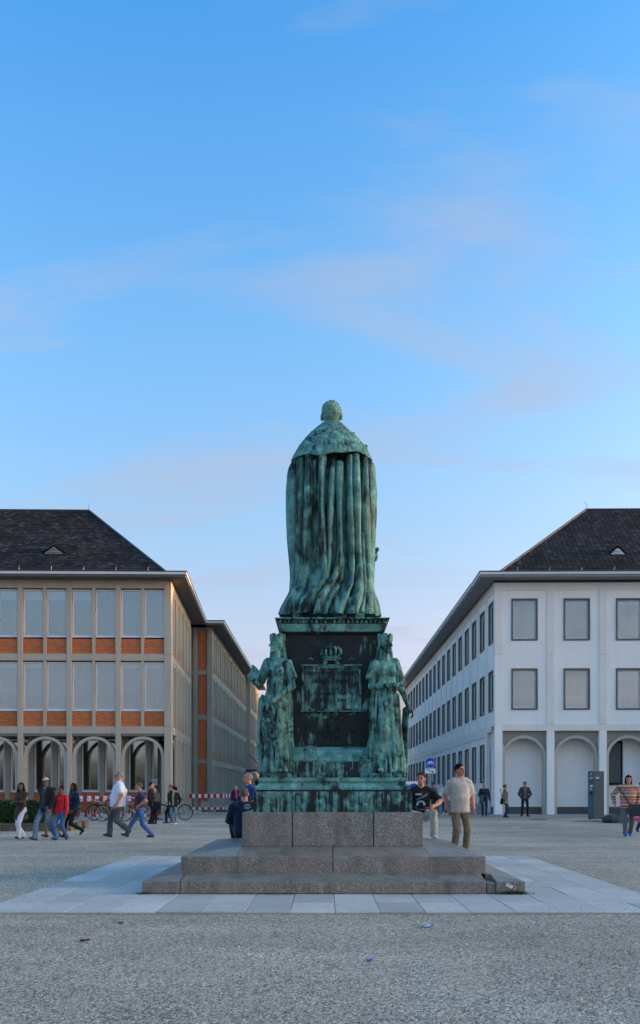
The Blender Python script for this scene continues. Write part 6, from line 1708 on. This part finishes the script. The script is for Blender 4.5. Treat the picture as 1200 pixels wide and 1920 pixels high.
# ---------------------------------------------------------------- bicycles
M_tyre = plain('tyre_rubber',(0.014,0.014,0.014),0.8); M_rim = plain('steel_rim',(0.42,0.42,0.43),0.3,0.1,8,metal=0.8); M_chrome = plain('bright_steel',(0.55,0.55,0.56),0.25,0.1,8,metal=0.9)
def torus(m, Rr, r, n=32, k=6, c=(0,0,0)):
    m.tube([(c[0]+Rr*math.cos(2*math.pi*i/n),c[1],c[2]+Rr*math.sin(2*math.pi*i/n)) for i in range(n)], r, k, closed=True)
_bk = {}
def bicycle(px, py, rz, colr, label, lady=False, light=False):
    p = gp(px,py); root = empty('bicycle', TR(p.x,p.y,0,rz)); tag(root, label, 'bicycle', 'bicycles parked by the barriers')
    mt = plain('bike_paint_'+colr[0], colr[1], 0.35, 0.1, 8)
    if 'w' not in _bk:
        m = MB(); torus(m,0.335,0.019); a = m.mesh('tyre',M_tyre,True)
        m = MB(); torus(m,0.312,0.011); b = m.mesh('rim',M_rim,True)
        m = MB(); 
        for i in range(18):
            an = 2*math.pi*i/18; m.tube([(0.02*math.cos(an+1),0.02*(-1)**i,0.02*math.sin(an+1)),(0.31*math.cos(an),0,0.31*math.sin(an))],0.0022,3,cap=False)
        m.tube([(0,-0.05,0),(0,0.05,0)],0.022,8); c = m.mesh('spokes',M_rim)
        m = MB(); m.tube([(0.36*math.cos(R(t)),0,0.36*math.sin(R(t))) for t in range(20,190,12)],0.020,5); d = m.mesh('mudguard',M_tyre,True)
        _bk['w'] = (a,b,c,d)
    for x in (-0.53,0.53):
        w = empty('wheel', TR(x,0,0.354), root)
        for nm,me in zip(('tyre','rim','spokes','mudguard'),_bk['w']): link(nm,me,w)
    bb,seat,hd0,hd1,ra,fa = (-0.08,0,0.28),(-0.24,0,0.80),(0.36,0,0.82),(0.39,0,0.66),(-0.53,0,0.354),(0.53,0,0.354)
    m = MB(); m.tube([bb,seat],0.017,8); m.tube([bb,hd1],0.020,8); m.tube([hd0,hd1],0.020,8)
    if lady: m.tube([(-0.15,0,0.52),hd1],0.017,8)
    else: m.tube([(-0.22,0,0.74),(0.365,0,0.79)],0.017,8)
    for s in (-1,1): m.tube([(bb[0],s*0.03,bb[2]),(ra[0],s*0.055,ra[2])],0.010,6); m.tube([(-0.22,s*0.02,0.74),(ra[0],s*0.055,ra[2])],0.009,6)
    m.build('frame',mt,root,smooth=True)
    m = MB()
    for s in (-1,1): m.tube([(0.39,s*0.03,0.66),(0.46,s*0.05,0.5),(fa[0],s*0.055,fa[2])],0.011,6)
    m.build('fork',mt,root,smooth=True)
    m = MB(); m.tube([(0.36,0,0.82),(0.34,0,1.0)],0.013,6); m.tube([(0.16,-0.29,1.02),(0.28,-0.22,1.03),(0.35,-0.1,1.0),(0.35,0.1,1.0),(0.28,0.22,1.03),(0.16,0.29,1.02)],0.012,6); m.build('handlebar',M_chrome,root,smooth=True)
    m = MB()
    for s in (-1,1): m.tube([(0.16,s*0.29,1.02),(0.05,s*0.30,1.01)],0.017,6)
    m.build('grips',M_tyre,root)
    m = MB(); m.tube([(-0.24,0,0.78),(-0.26,0,0.93)],0.012,6); m.build('seat_post',M_chrome,root)
    m = MB(); m.add([(-0.40,-0.09,0.95),(-0.40,0.09,0.95),(-0.28,0.08,0.96),(-0.14,0.025,0.95),(-0.10,0,0.94),(-0.14,-0.025,0.95),(-0.28,-0.08,0.96),(-0.38,-0.07,0.90),(-0.38,0.07,0.90),(-0.16,0.0,0.915)],[(0,1,2,6),(2,3,5,6),(3,4,5),(0,7,8,1),(1,8,9,3,2),(0,6,5,9,7),(3,9,4),(5,4,9),(7,9,8)]); m.build('saddle',M_tyre,root)
    m = MB(); m.lathe([(0.0,-0.006),(0.09,-0.006),(0.095,0),(0.09,0.006),(0,0.006)],n=20)
    for i in range(len(m.v)): x,y,z = m.v[i]; m.v[i] = (x+bb[0], z-0.05, y+bb[2])
    m.tube([(bb[0],-0.06,bb[2]),(bb[0]+0.10,-0.07,bb[2]-0.13)],0.010,5); m.tube([(bb[0],0.06,bb[2]),(bb[0]-0.10,0.07,bb[2]+0.13)],0.010,5); m.build('crank',M_chrome,root)
    m = MB(); m.box(-0.72,-0.38,-0.06,0.06,0.735,0.75); m.tube([(-0.70,0.05,0.74),(-0.53,0.06,0.36)],0.006,4); m.tube([(-0.70,-0.05,0.74),(-0.53,-0.06,0.36)],0.006,4); m.build('rack',M_chrome if light else M_tyre,root)
    m = MB(); m.lathe([(0.0,0.0),(0.035,0.01),(0.04,0.05),(0.0,0.055)],c=(0,0,0),n=10); o = m.build('lamp',M_chrome,root,Matrix.Translation((0.42,0,0.88))@Matrix.Rotation(R(90),4,'Y'))
    m = MB(); m.tube([(-0.1,0.02,0.0),(-0.18,0.16,-0.27)],0.009,5); m.build('kickstand',M_chrome,root,TR(0,0,0.28))
    return root
bicycle(158,1538,R(10),('blk',(0.02,0.02,0.02)),'black bicycle leaning by the barrier nearest the hedge')
bicycle(196,1539,R(-12),('blk',(0.02,0.02,0.02)),'black bicycle in front of the striped barrier, handlebar towards the posts',lady=True)
bicycle(214,1540,R(35),('grn',(0.03,0.04,0.035)),'dark bicycle with thick frame behind the man in the white shirt')
bicycle(240,1539,R(20),('red',(0.22,0.012,0.02)),'dark red bicycle beside the man in the purple shirt')
bicycle(256,1540,R(-160),('sil',(0.30,0.30,0.31)),'silver bicycle behind the dark red one',light=True)
bicycle(326,1538,R(172),('gry',(0.10,0.10,0.11)),'grey touring bicycle standing behind the curly haired woman',light=True)
bicycle(52,1524,R(15),('wht',(0.55,0.55,0.55)),'white bicycle half hidden behind the hedge',lady=True)

# ---------------------------------------------------------------- striped barriers
M_bred = plain('barrier_red',(0.50,0.015,0.02),0.5,0.15,8); M_bwht = plain('barrier_white',(0.70,0.70,0.69),0.5,0.1,8); M_galv = plain('galvanised',(0.30,0.31,0.32),0.45,0.2,10,metal=0.6)
def barrier(x, y, rz, L, label, n=11):
    root = empty('striped_barrier', TR(x,y,0,rz)); tag(root, label, 'barrier', 'red and white site barriers')
    for (z0,z1) in ((0.86,1.10),(0.14,0.27)):
        for i in range(n):
            m = MB(); a = -L/2+L*i/n; m.box(a,a+L/n,-0.018,0.018,z0,z1); m.build('stripe', M_bred if i%2==0 else M_bwht, root)
    for s in (-1,1):
        m = MB(); m.tube([(s*L*0.44,0.035,0.0),(s*L*0.44,0.035,1.14)],0.02,6); m.build('post',M_galv,root)
        m = MB(); m.box(s*L*0.44-0.12,s*L*0.44+0.12,-0.35,0.40,0,0.09); m.build('foot',M_tyre,root,bevel=0.02)
    return root
p = gp(186,1538); barrier(p.x-0.55,p.y+0.35,R(3),2.0,'red and white barrier behind the bicycles beside the hedge')
barrier(p.x+1.6,p.y+0.6,R(-4),2.0,'red and white barrier behind the dark red bicycle')
p = gp(386,1522); barrier(p.x,p.y,R(0),2.05,'red and white barrier across the foot of the stair bay')
barrier(p.x+1.35,p.y+0.9,R(62),1.8,'red and white barrier turned end on next to the woman with the pink scarf')
# concrete block and rubble behind the barrier
g_ = MB(); g_.box(-0.28,0.28,-0.2,0.2,0,0.62); o = g_.build('concrete_block', M_archside, None, TR(p.x-0.15,p.y+0.7,0,0.2), bevel=0.03, seg=2); tag(o,'pale concrete block standing behind the striped barrier','block')
def lump(name, x, y, sx, sy, sz, mat, label, cat, seed, z=0.0):
    g = SDF((-sx*1.3,-sy*1.3,-sz),(sx*1.3,sy*1.3,sz*1.3),max(sx,sy)/14)
    rr = random.Random(seed)
    for i in range(9): g.ell((rr.uniform(-0.5,0.5)*sx,rr.uniform(-0.5,0.5)*sy,rr.uniform(-0.1,0.35)*sz),(sx*rr.uniform(0.35,0.6),sy*rr.uniform(0.35,0.6),sz*rr.uniform(0.4,0.7)),0,0.05*sx)
    V,Q,l_,c_ = g.mesh(); V = V + vnormals(V,Q)*(0.06*sx*wob(V,9/sx,seed))[:,None]; V[:,2] = np.maximum(V[:,2], -0.02)
    o = link(name, np_mesh(name,V,Q,mat), None, TR(x,y,z)); tag(o,label,cat); return o
lump('rubble',p.x+0.15,p.y-0.5,0.55,0.3,0.16,plain('brown_rubble',(0.16,0.10,0.06),0.9,0.4,8),'low heap of brown rubble in front of the striped barrier','rubble',3)
q = gp(1157,1543); lump('boulder',q.x,q.y,0.62,0.5,0.42,plain('dark_boulder',(0.055,0.05,0.045),0.85,0.4,6,0.4,20),'dark rounded boulder between the information board and the striped jumper woman','boulder',5)

# ---------------------------------------------------------------- hedge with kerb
def hedge():
    x0, x1 = -13.6, (82-CX)*31.0/F; y0, y1 = 31.0, 32.6; h = 1.02
    root = empty('hedge', TR((x0+x1)/2,(y0+y1)/2,0)); tag(root,'clipped green box hedge behind the woman in the brown tunic','hedge')
    n = 26000; w, d = (x1-x0), (y1-y0)
    P = rng.random((n,3))*np.array([w,d,h-0.08]) - np.array([w/2,d/2,-0.08])
    # push most leaves to the clipped surface
    f = rng.integers(0,4,n); k = 0.12*rng.random(n)**2
    P[:,1] = np.where(f<=1, -d/2+k, P[:,1]); P[:,2] = np.where(f==2, h-k, P[:,2]); P[:,0] = np.where(f==3, w/2-k, P[:,0])
    P += 0.02*np.sin(P[:,[1,2,0]]*9)
    a = rng.normal(size=(n,3)); a /= np.linalg.norm(a,axis=1,keepdims=True); b = np.cross(a, rng.normal(size=(n,3))); b /= np.linalg.norm(b,axis=1,keepdims=True)
    s = (0.022+0.02*rng.random(n))[:,None]
    V = np.stack([P-a*s, P+b*s*0.55, P+a*s, P-b*s*0.55],1).reshape(-1,3); Q = np.arange(4*n).reshape(-1,4)
    t = NT('hedge_leaf'); c = t.ramp(t.island(), [(0,(0.014,0.030,0.010)),(0.5,(0.035,0.065,0.018)),(1,(0.085,0.125,0.035))]); ml = t.done(c,0.6,spec=0.4)
    o = link('foliage', np_mesh('foliage',V,Q,ml,smooth=False), root); tag(o,kind='stuff')
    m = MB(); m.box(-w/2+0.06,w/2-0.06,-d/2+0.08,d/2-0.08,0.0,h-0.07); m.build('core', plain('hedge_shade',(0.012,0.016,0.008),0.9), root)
    k0 = empty('kerb', TR((x0+x1)/2,(y0+y1)/2,0)); tag(k0,'brown stone kerb with soil round the hedge','kerb')
    nk = 9; ks = MB(); ks.box(-0.49*(w+1.0)/nk,0.49*(w+1.0)/nk,-0.12,0.12,-0.05,0.26); km = ks.mesh('kerb_stone',plain('kerb_brown',(0.17,0.125,0.085),0.9,0.3,5,0.3,40,orand=0.3),bevel=0.02)
    for i in range(nk): link('kerb_stone',km,k0,TR(-w/2+(w+1.0)*(i+0.5)/nk,-d/2-0.6,0))
    m = MB(); m.box(-w/2,w/2+0.8,-d/2-0.5,d/2+0.3,0,0.16); m.build('soil',plain('dark_soil',(0.07,0.05,0.035),0.95,0.3,8),k0)
    for j in range(3): link('kerb_stone',km,k0,TR(w/2+0.9,-d/2-0.1+j*0.95,0,R(90)))
hedge()

# ---------------------------------------------------------------- traffic signs
M_sblue = plain('sign_blue',(0.008,0.055,0.42),0.35,0.05,3); M_swht = plain('sign_white',(0.74,0.74,0.74),0.4,0.05,3)
def sign_disc(px, py, Z, rad, label, picto, plate=True):
    c = at(px,py,Z); root = empty('traffic_sign', TR(c.x,Z,0)); tag(root,label,'sign')
    m = MB(); m.tube([(0,0.05,0),(0,0.05,c.z+rad)],0.034,8); m.build('post',M_galv,root)
    def disc(r,y0,y1,mat,nm):
        n = 32; m = MB(); m.prism([(r*math.cos(2*math.pi*i/n),r*math.sin(2*math.pi*i/n)) for i in range(n)],y0,y1,'y'); return m.build(nm,mat,root,TR(0,0,c.z))
    disc(rad,-0.004,0.012,M_swht,'sign_rim'); disc(rad*0.96,-0.010,-0.005,M_sblue,'sign_face')
    m = MB(); s = rad*0.9
    if picto == 'bike':
        for x in (-0.45,0.45):
            m.tube([(s*(x+0.26*math.cos(2*math.pi*i/20)),-0.014,s*(-0.14+0.26*math.sin(2*math.pi*i/20))) for i in range(20)],0.016*rad/0.3,4,closed=True)
        for a,b in (((-0.45,-0.14),(-0.2,0.2)),((-0.2,0.2),(0.0,-0.14)),((0.0,-0.14),(0.28,0.22)),((-0.2,0.2),(0.28,0.22)),((0.45,-0.14),(0.25,0.30)),((-0.45,-0.14),(0.0,-0.14)),((-0.3,0.27),(-0.12,0.27)),((0.22,0.30),(0.40,0.32))):
            m.tube([(s*a[0],-0.014,s*a[1]),(s*b[0],-0.014,s*b[1])],0.016*rad/0.3,4)
    else:
        m.tube([(0,-0.014,-0.5*s),(0.02*s,-0.014,0.0)],0.05*rad,4); m.tube([(0,-0.014,0),(0.02*s,-0.014,0.3*s)],0.09*rad,5); m.lathe([(0,-0.06*rad),(0.1*rad,0),(0,0.1*rad)],c=(0.02*s,-0.014,0.5*s),n=8); m.tube([(-0.25*s,-0.014,0.05*s),(0.25*s,-0.014,0.1*s)],0.035*rad,4)
    m.build('pictogram',M_swht,root,TR(0,0,c.z))
    if plate:
        m = MB(); m.box(-rad,rad,-0.008,0.012,-rad*2.12,-rad*1.08); m.build('arrow_plate',M_swht,root,TR(0,0,c.z))
        m = MB(); k = rad; m.add([(x*k,-0.011,z*k) for x,z in ((-0.72,-1.28),(-0.66,-1.18),(0.42,-1.72),(0.36,-1.82))]+[(x*k,-0.011,z*k) for x,z in ((0.72,-1.92),(0.22,-1.86),(0.44,-1.56))],[(0,1,2,3),(4,5,6)]); m.build('arrow',M_black,root,TR(0,0,c.z))
        m = MB()
        for (x0,x1,z0,z1) in ((-0.98,0.98,-1.13,-1.10),(-0.98,0.98,-2.10,-2.07)): m.box(x0*k,x1*k,-0.011,-0.009,z0*k,z1*k)
        m.build('plate_edge',M_black,root,TR(0,0,c.z))
    else:
        m = MB(); m.box(-rad*1.6,rad*1.3,-0.008,0.012,rad*0.75,rad*1.35); m.build('upper_plate',M_swht,root,TR(0,0.03,c.z))
sign_disc(807,1430,47.0,0.27,'round blue bicycle sign with a white arrow plate below','bike')
sign_disc(776,1479,39.0,0.24,'low round blue pedestrian sign behind the man in the black T-shirt','walk',False)

# ---------------------------------------------------------------- motorbike with rider
def motorbike():
    p = gp(813,1526); root = empty('motorbike', TR(p.x,p.y,0,R(68))); tag(root,'black motorbike with rider parked by the white building','motorbike')
    for x in (-0.66,0.68):
        w = empty('wheel', TR(x,0,0.32), root); m = MB(); torus(m,0.25,0.07,28,8); m.build('tyre',M_tyre,w,smooth=True)
        m = MB(); m.tube([(0,-0.05,0),(0,0.05,0)],0.2,18); m.build('rim',M_rim,w)
    def blob(nm,parts,mat):
        g = SDF((-1,-0.45,0.1),(1,0.45,1.35),0.02)
        for a,b,ra,rb in parts: g.cone(a,b,ra,rb,0,0.04)
        V,Q,l_,c_ = g.mesh(); link(nm,np_mesh(nm,V,Q,mat),root)
    paint = plain('black_gloss',(0.012,0.012,0.013),0.2)
    blob('engine',[((-0.2,0,0.42),(0.22,0,0.42),0.17,0.17),((0,0,0.35),(0.05,0,0.65),0.14,0.10)],plain('engine_grey',(0.06,0.06,0.06),0.4,metal=0.5))
    blob('tank',[((-0.02,0,0.84),(0.3,0,0.88),(0.11,0.10),(0.15,0.13))],paint); blob('seat',[((-0.62,0,0.84),(-0.1,0,0.80),(0.13,0.07),(0.12,0.08))],M_tyre); blob('tail',[((-0.8,0,0.82),(-0.6,0,0.74),0.08,0.12)],paint)
    m = MB()
    for s in (-1,1): m.tube([(0.68,s*0.09,0.32),(0.46,s*0.09,0.98)],0.03,8)
    m.build('fork',M_chrome,root); m = MB(); m.tube([(0.34,-0.40,1.06),(0.45,-0.16,1.02),(0.45,0.16,1.02),(0.34,0.40,1.06)],0.018,6); m.build('handlebar',M_tyre,root)
    m = MB(); m.lathe([(0,-0.08),(0.07,-0.06),(0.1,0.02),(0.09,0.05),(0,0.06)],n=14); m.build('headlamp',M_chrome,root,Matrix.Translation((0.6,0,0.92))@Matrix.Rotation(R(90),4,'Y'))
    for s in (-1,1):
        m = MB(); m.tube([(0.40,s*0.34,1.05),(0.42,s*0.40,1.24)],0.008,5); m.lathe([(0,-0.03),(0.05,-0.02),(0.06,0),(0,0.03)],c=(0.42,s*0.42,1.26),n=10); m.build('mirror',M_tyre,root)
        m = MB(); m.tube([(-0.66,s*0.09,0.32),(-0.1,s*0.09,0.42)],0.025,6); m.build('swing_arm',M_galv,root)
    m = MB(); m.tube([(0.1,-0.15,0.3),(-0.3,-0.2,0.28),(-0.85,-0.2,0.38)],[0.03,0.05,0.06],8); m.build('exhaust',M_chrome,root)
    m = MB(); m.tube([(0.68+0.36*math.cos(R(t)),0,0.32+0.36*math.sin(R(t))) for t in range(40,170,15)],0.05,6); m.build('mudguard',paint,root)
    S = dict(pelvis=(0,0.0,0.93), feet=[(-0.22,-0.15,0.10),(0.22,-0.15,0.10)], hair='short', seed=41, sr=1.1, thick=0.015, sleeve='short', wrists=[(-0.28,-0.42,1.1),(0.28,-0.42,1.1)], mats=mats(M_skin_m,M_hair_b,C['greysh'],C['black'],M_shoe), H=1.78)
    o = link('person',build_person(S),None,TR(p.x-0.05,p.y+0.15,0.0,R(-20))); tag(o,'person in a grey shirt standing astride the black motorbike','person','people crossing the square')
motorbike()

# ---------------------------------------------------------------- information board
def board():
    p = gp(1117.5,1541); Z = p.y; k = Z/F; x0 = (1103-CX)*k; x1 = (1132-CX)*k; zt = HC+(HY-1446)*k; zb = HC+(HY-1536)*k; w = x1-x0
    root = empty('information_board', TR((x0+x1)/2,Z,0)); tag(root,'tall grey and teal information board standing on two legs','information board')
    grey = plain('board_grey',(0.125,0.115,0.10),0.5,0.08,2); teal = plain('board_teal',(0.035,0.085,0.115),0.5,0.08,2); xs = -w/2+w*0.33
    m = MB(); m.box(xs,w/2,-0.05,0.05,zb,zt); m.build('panel',grey,root,bevel=0.006); m = MB(); m.box(-w/2,xs-0.003,-0.052,0.05,zb,zt); m.build('side_strip',teal,root,bevel=0.006)
    for x in (-w/2+0.06,w/2-0.06):
        m = MB(); m.box(x-0.025,x+0.025,-0.03,0.03,0,zb); m.build('leg',M_galv,root)
    H = zt-zb; xm = (-w/2+xs)/2; lite = plain('print_pale',(0.55,0.58,0.60),0.6)
    def mark(nm,poly,mat=lite): 
        mm = MB(); mm.prism(poly,-0.057,-0.053,'y'); mm.build(nm,mat,root)
    z = lambda t: zt-H*t
    mark('logo',[(xm-0.06,z(0.085)),(xm-0.01,z(0.08)),(xm+0.06,z(0.03)),(xm+0.02,z(0.04))]); 
    for t in (0.125,0.145): mark('text_line',[(xm-0.08,z(t+0.008)),(xm+0.08,z(t+0.008)),(xm+0.08,z(t)),(xm-0.08,z(t))])
    mark('picture',[(xm-0.07,z(0.325)),(xm+0.07,z(0.325)),(xm+0.05,z(0.285)),(xm-0.04,z(0.29))]); mark('picture',[(xm-0.07,z(0.40)),(xm+0.05,z(0.40)),(xm+0.05,z(0.345)),(xm-0.07,z(0.345))],plain('print_cyan',(0.12,0.32,0.42),0.6))
    mark('picture',[(xm+0.07*math.cos(i),z(0.46)+0.07*math.sin(i)) for i in [2*math.pi*q/12 for q in range(12)]],M_black)
    mark('notice',[(-0.03,z(0.155)),(0.12,z(0.155)),(0.12,z(0.12)),(-0.03,z(0.12))]); mark('heading',[(-0.12,z(0.192)),(0.2,z(0.192)),(0.2,z(0.186)),(-0.12,z(0.186))],M_black)
    for t in (0.30,0.34,0.38,0.42,0.46,0.50): mark('text_line',[(-0.1,z(t+0.006)),(0.2-0.08*(t*37%1),z(t+0.006)),(0.2-0.08*(t*37%1),z(t)),(-0.1,z(t))],plain('print_dim',(0.07,0.065,0.06),0.6))
    tuft('weeds',(x0+x1)/2+0.3,Z-0.02,0.0,0.7,0.06,700,0.09,'low weeds growing under the information board')
board()

# ---------------------------------------------------------------- manhole, litter
p = gp(1010,1537); m = MB(); m.lathe([(0.0,0.0),(0.40,0.0),(0.42,0.004),(0.40,0.012),(0.0,0.014)],n=28); o = m.build('manhole_cover',plain('brown_iron',(0.10,0.075,0.05),0.7,0.3,12),None,TR(p.x,p.y,0.004)); tag(o,'round brown manhole cover in front of the second arch','manhole cover')
def litter(px, py, w, l, mat, label, cat='litter', cup=0.02, rz=0.3, mat2=None, name='paper_scrap'):
    p = gp(px,py); m = MB(); n = 6
    rr = random.Random(px); vs = []
    for i in range(n+1):
        for j in range(4):
            vs.append((w*(i/n-0.5)*(1-0.25*abs(j/3-0.5)), l*(j/3-0.5), 0.004+cup*abs(math.sin(i*1.7+j))*rr.uniform(0.4,1)))
    m.add(vs,[(i*4+j,(i+1)*4+j,(i+1)*4+j+1,i*4+j+1) for i in range(n) for j in range(3)])
    if mat2:
        for f in range(len(m.f)): m.m[f] = 1 if f%3==1 else 0
    o = m.build(name,[mat]+([mat2] if mat2 else []),None,TR(p.x,p.y,0.002,rz)); tag(o,label,cat); return o
Pw = plain('paper_white',(0.7,0.7,0.7),0.6); Pb = plain('wrapper_blue',(0.03,0.10,0.55),0.4); Pd = plain('dead_leaf',(0.03,0.022,0.015),0.8)
litter(804,1738,0.13,0.12,Pw,'white and blue crumpled wrapper on the gravel in front of the paving',mat2=Pb,cup=0.035,name='wrapper')
litter(692,1803,0.055,0.07,Pb,'small blue bottle cap sized scrap on the gravel',cup=0.02,name='wrapper')
litter(159,1765,0.10,0.07,Pd,'dark fallen leaf on the gravel, larger of the two',cup=0.025,name='leaf'); litter(226,1732,0.06,0.06,Pd,'small dark fallen leaf near the front edge of the paving',cup=0.02,name='leaf')
litter(966,1553,0.42,0.3,Pw,'flat white paper on the square in front of the corner pillar',cup=0.03); litter(1085,1551,0.22,0.3,Pw,'small white paper on the square near the information board',cup=0.02)
litter(351,1549,0.16,0.3,Pw,'small white paper near the white trainers',cup=0.03); litter(880,1690,0.05,0.05,Pd,'tiny dark leaf lying on the front row of paving slabs',cup=0.01,name='leaf')
litter(382,1525,0.5,0.4,Pw,'white paper beside the rubble heap',cup=0.05); litter(360,1523,0.35,0.3,Pw,'torn white sheet at the end of the striped barrier',cup=0.05)
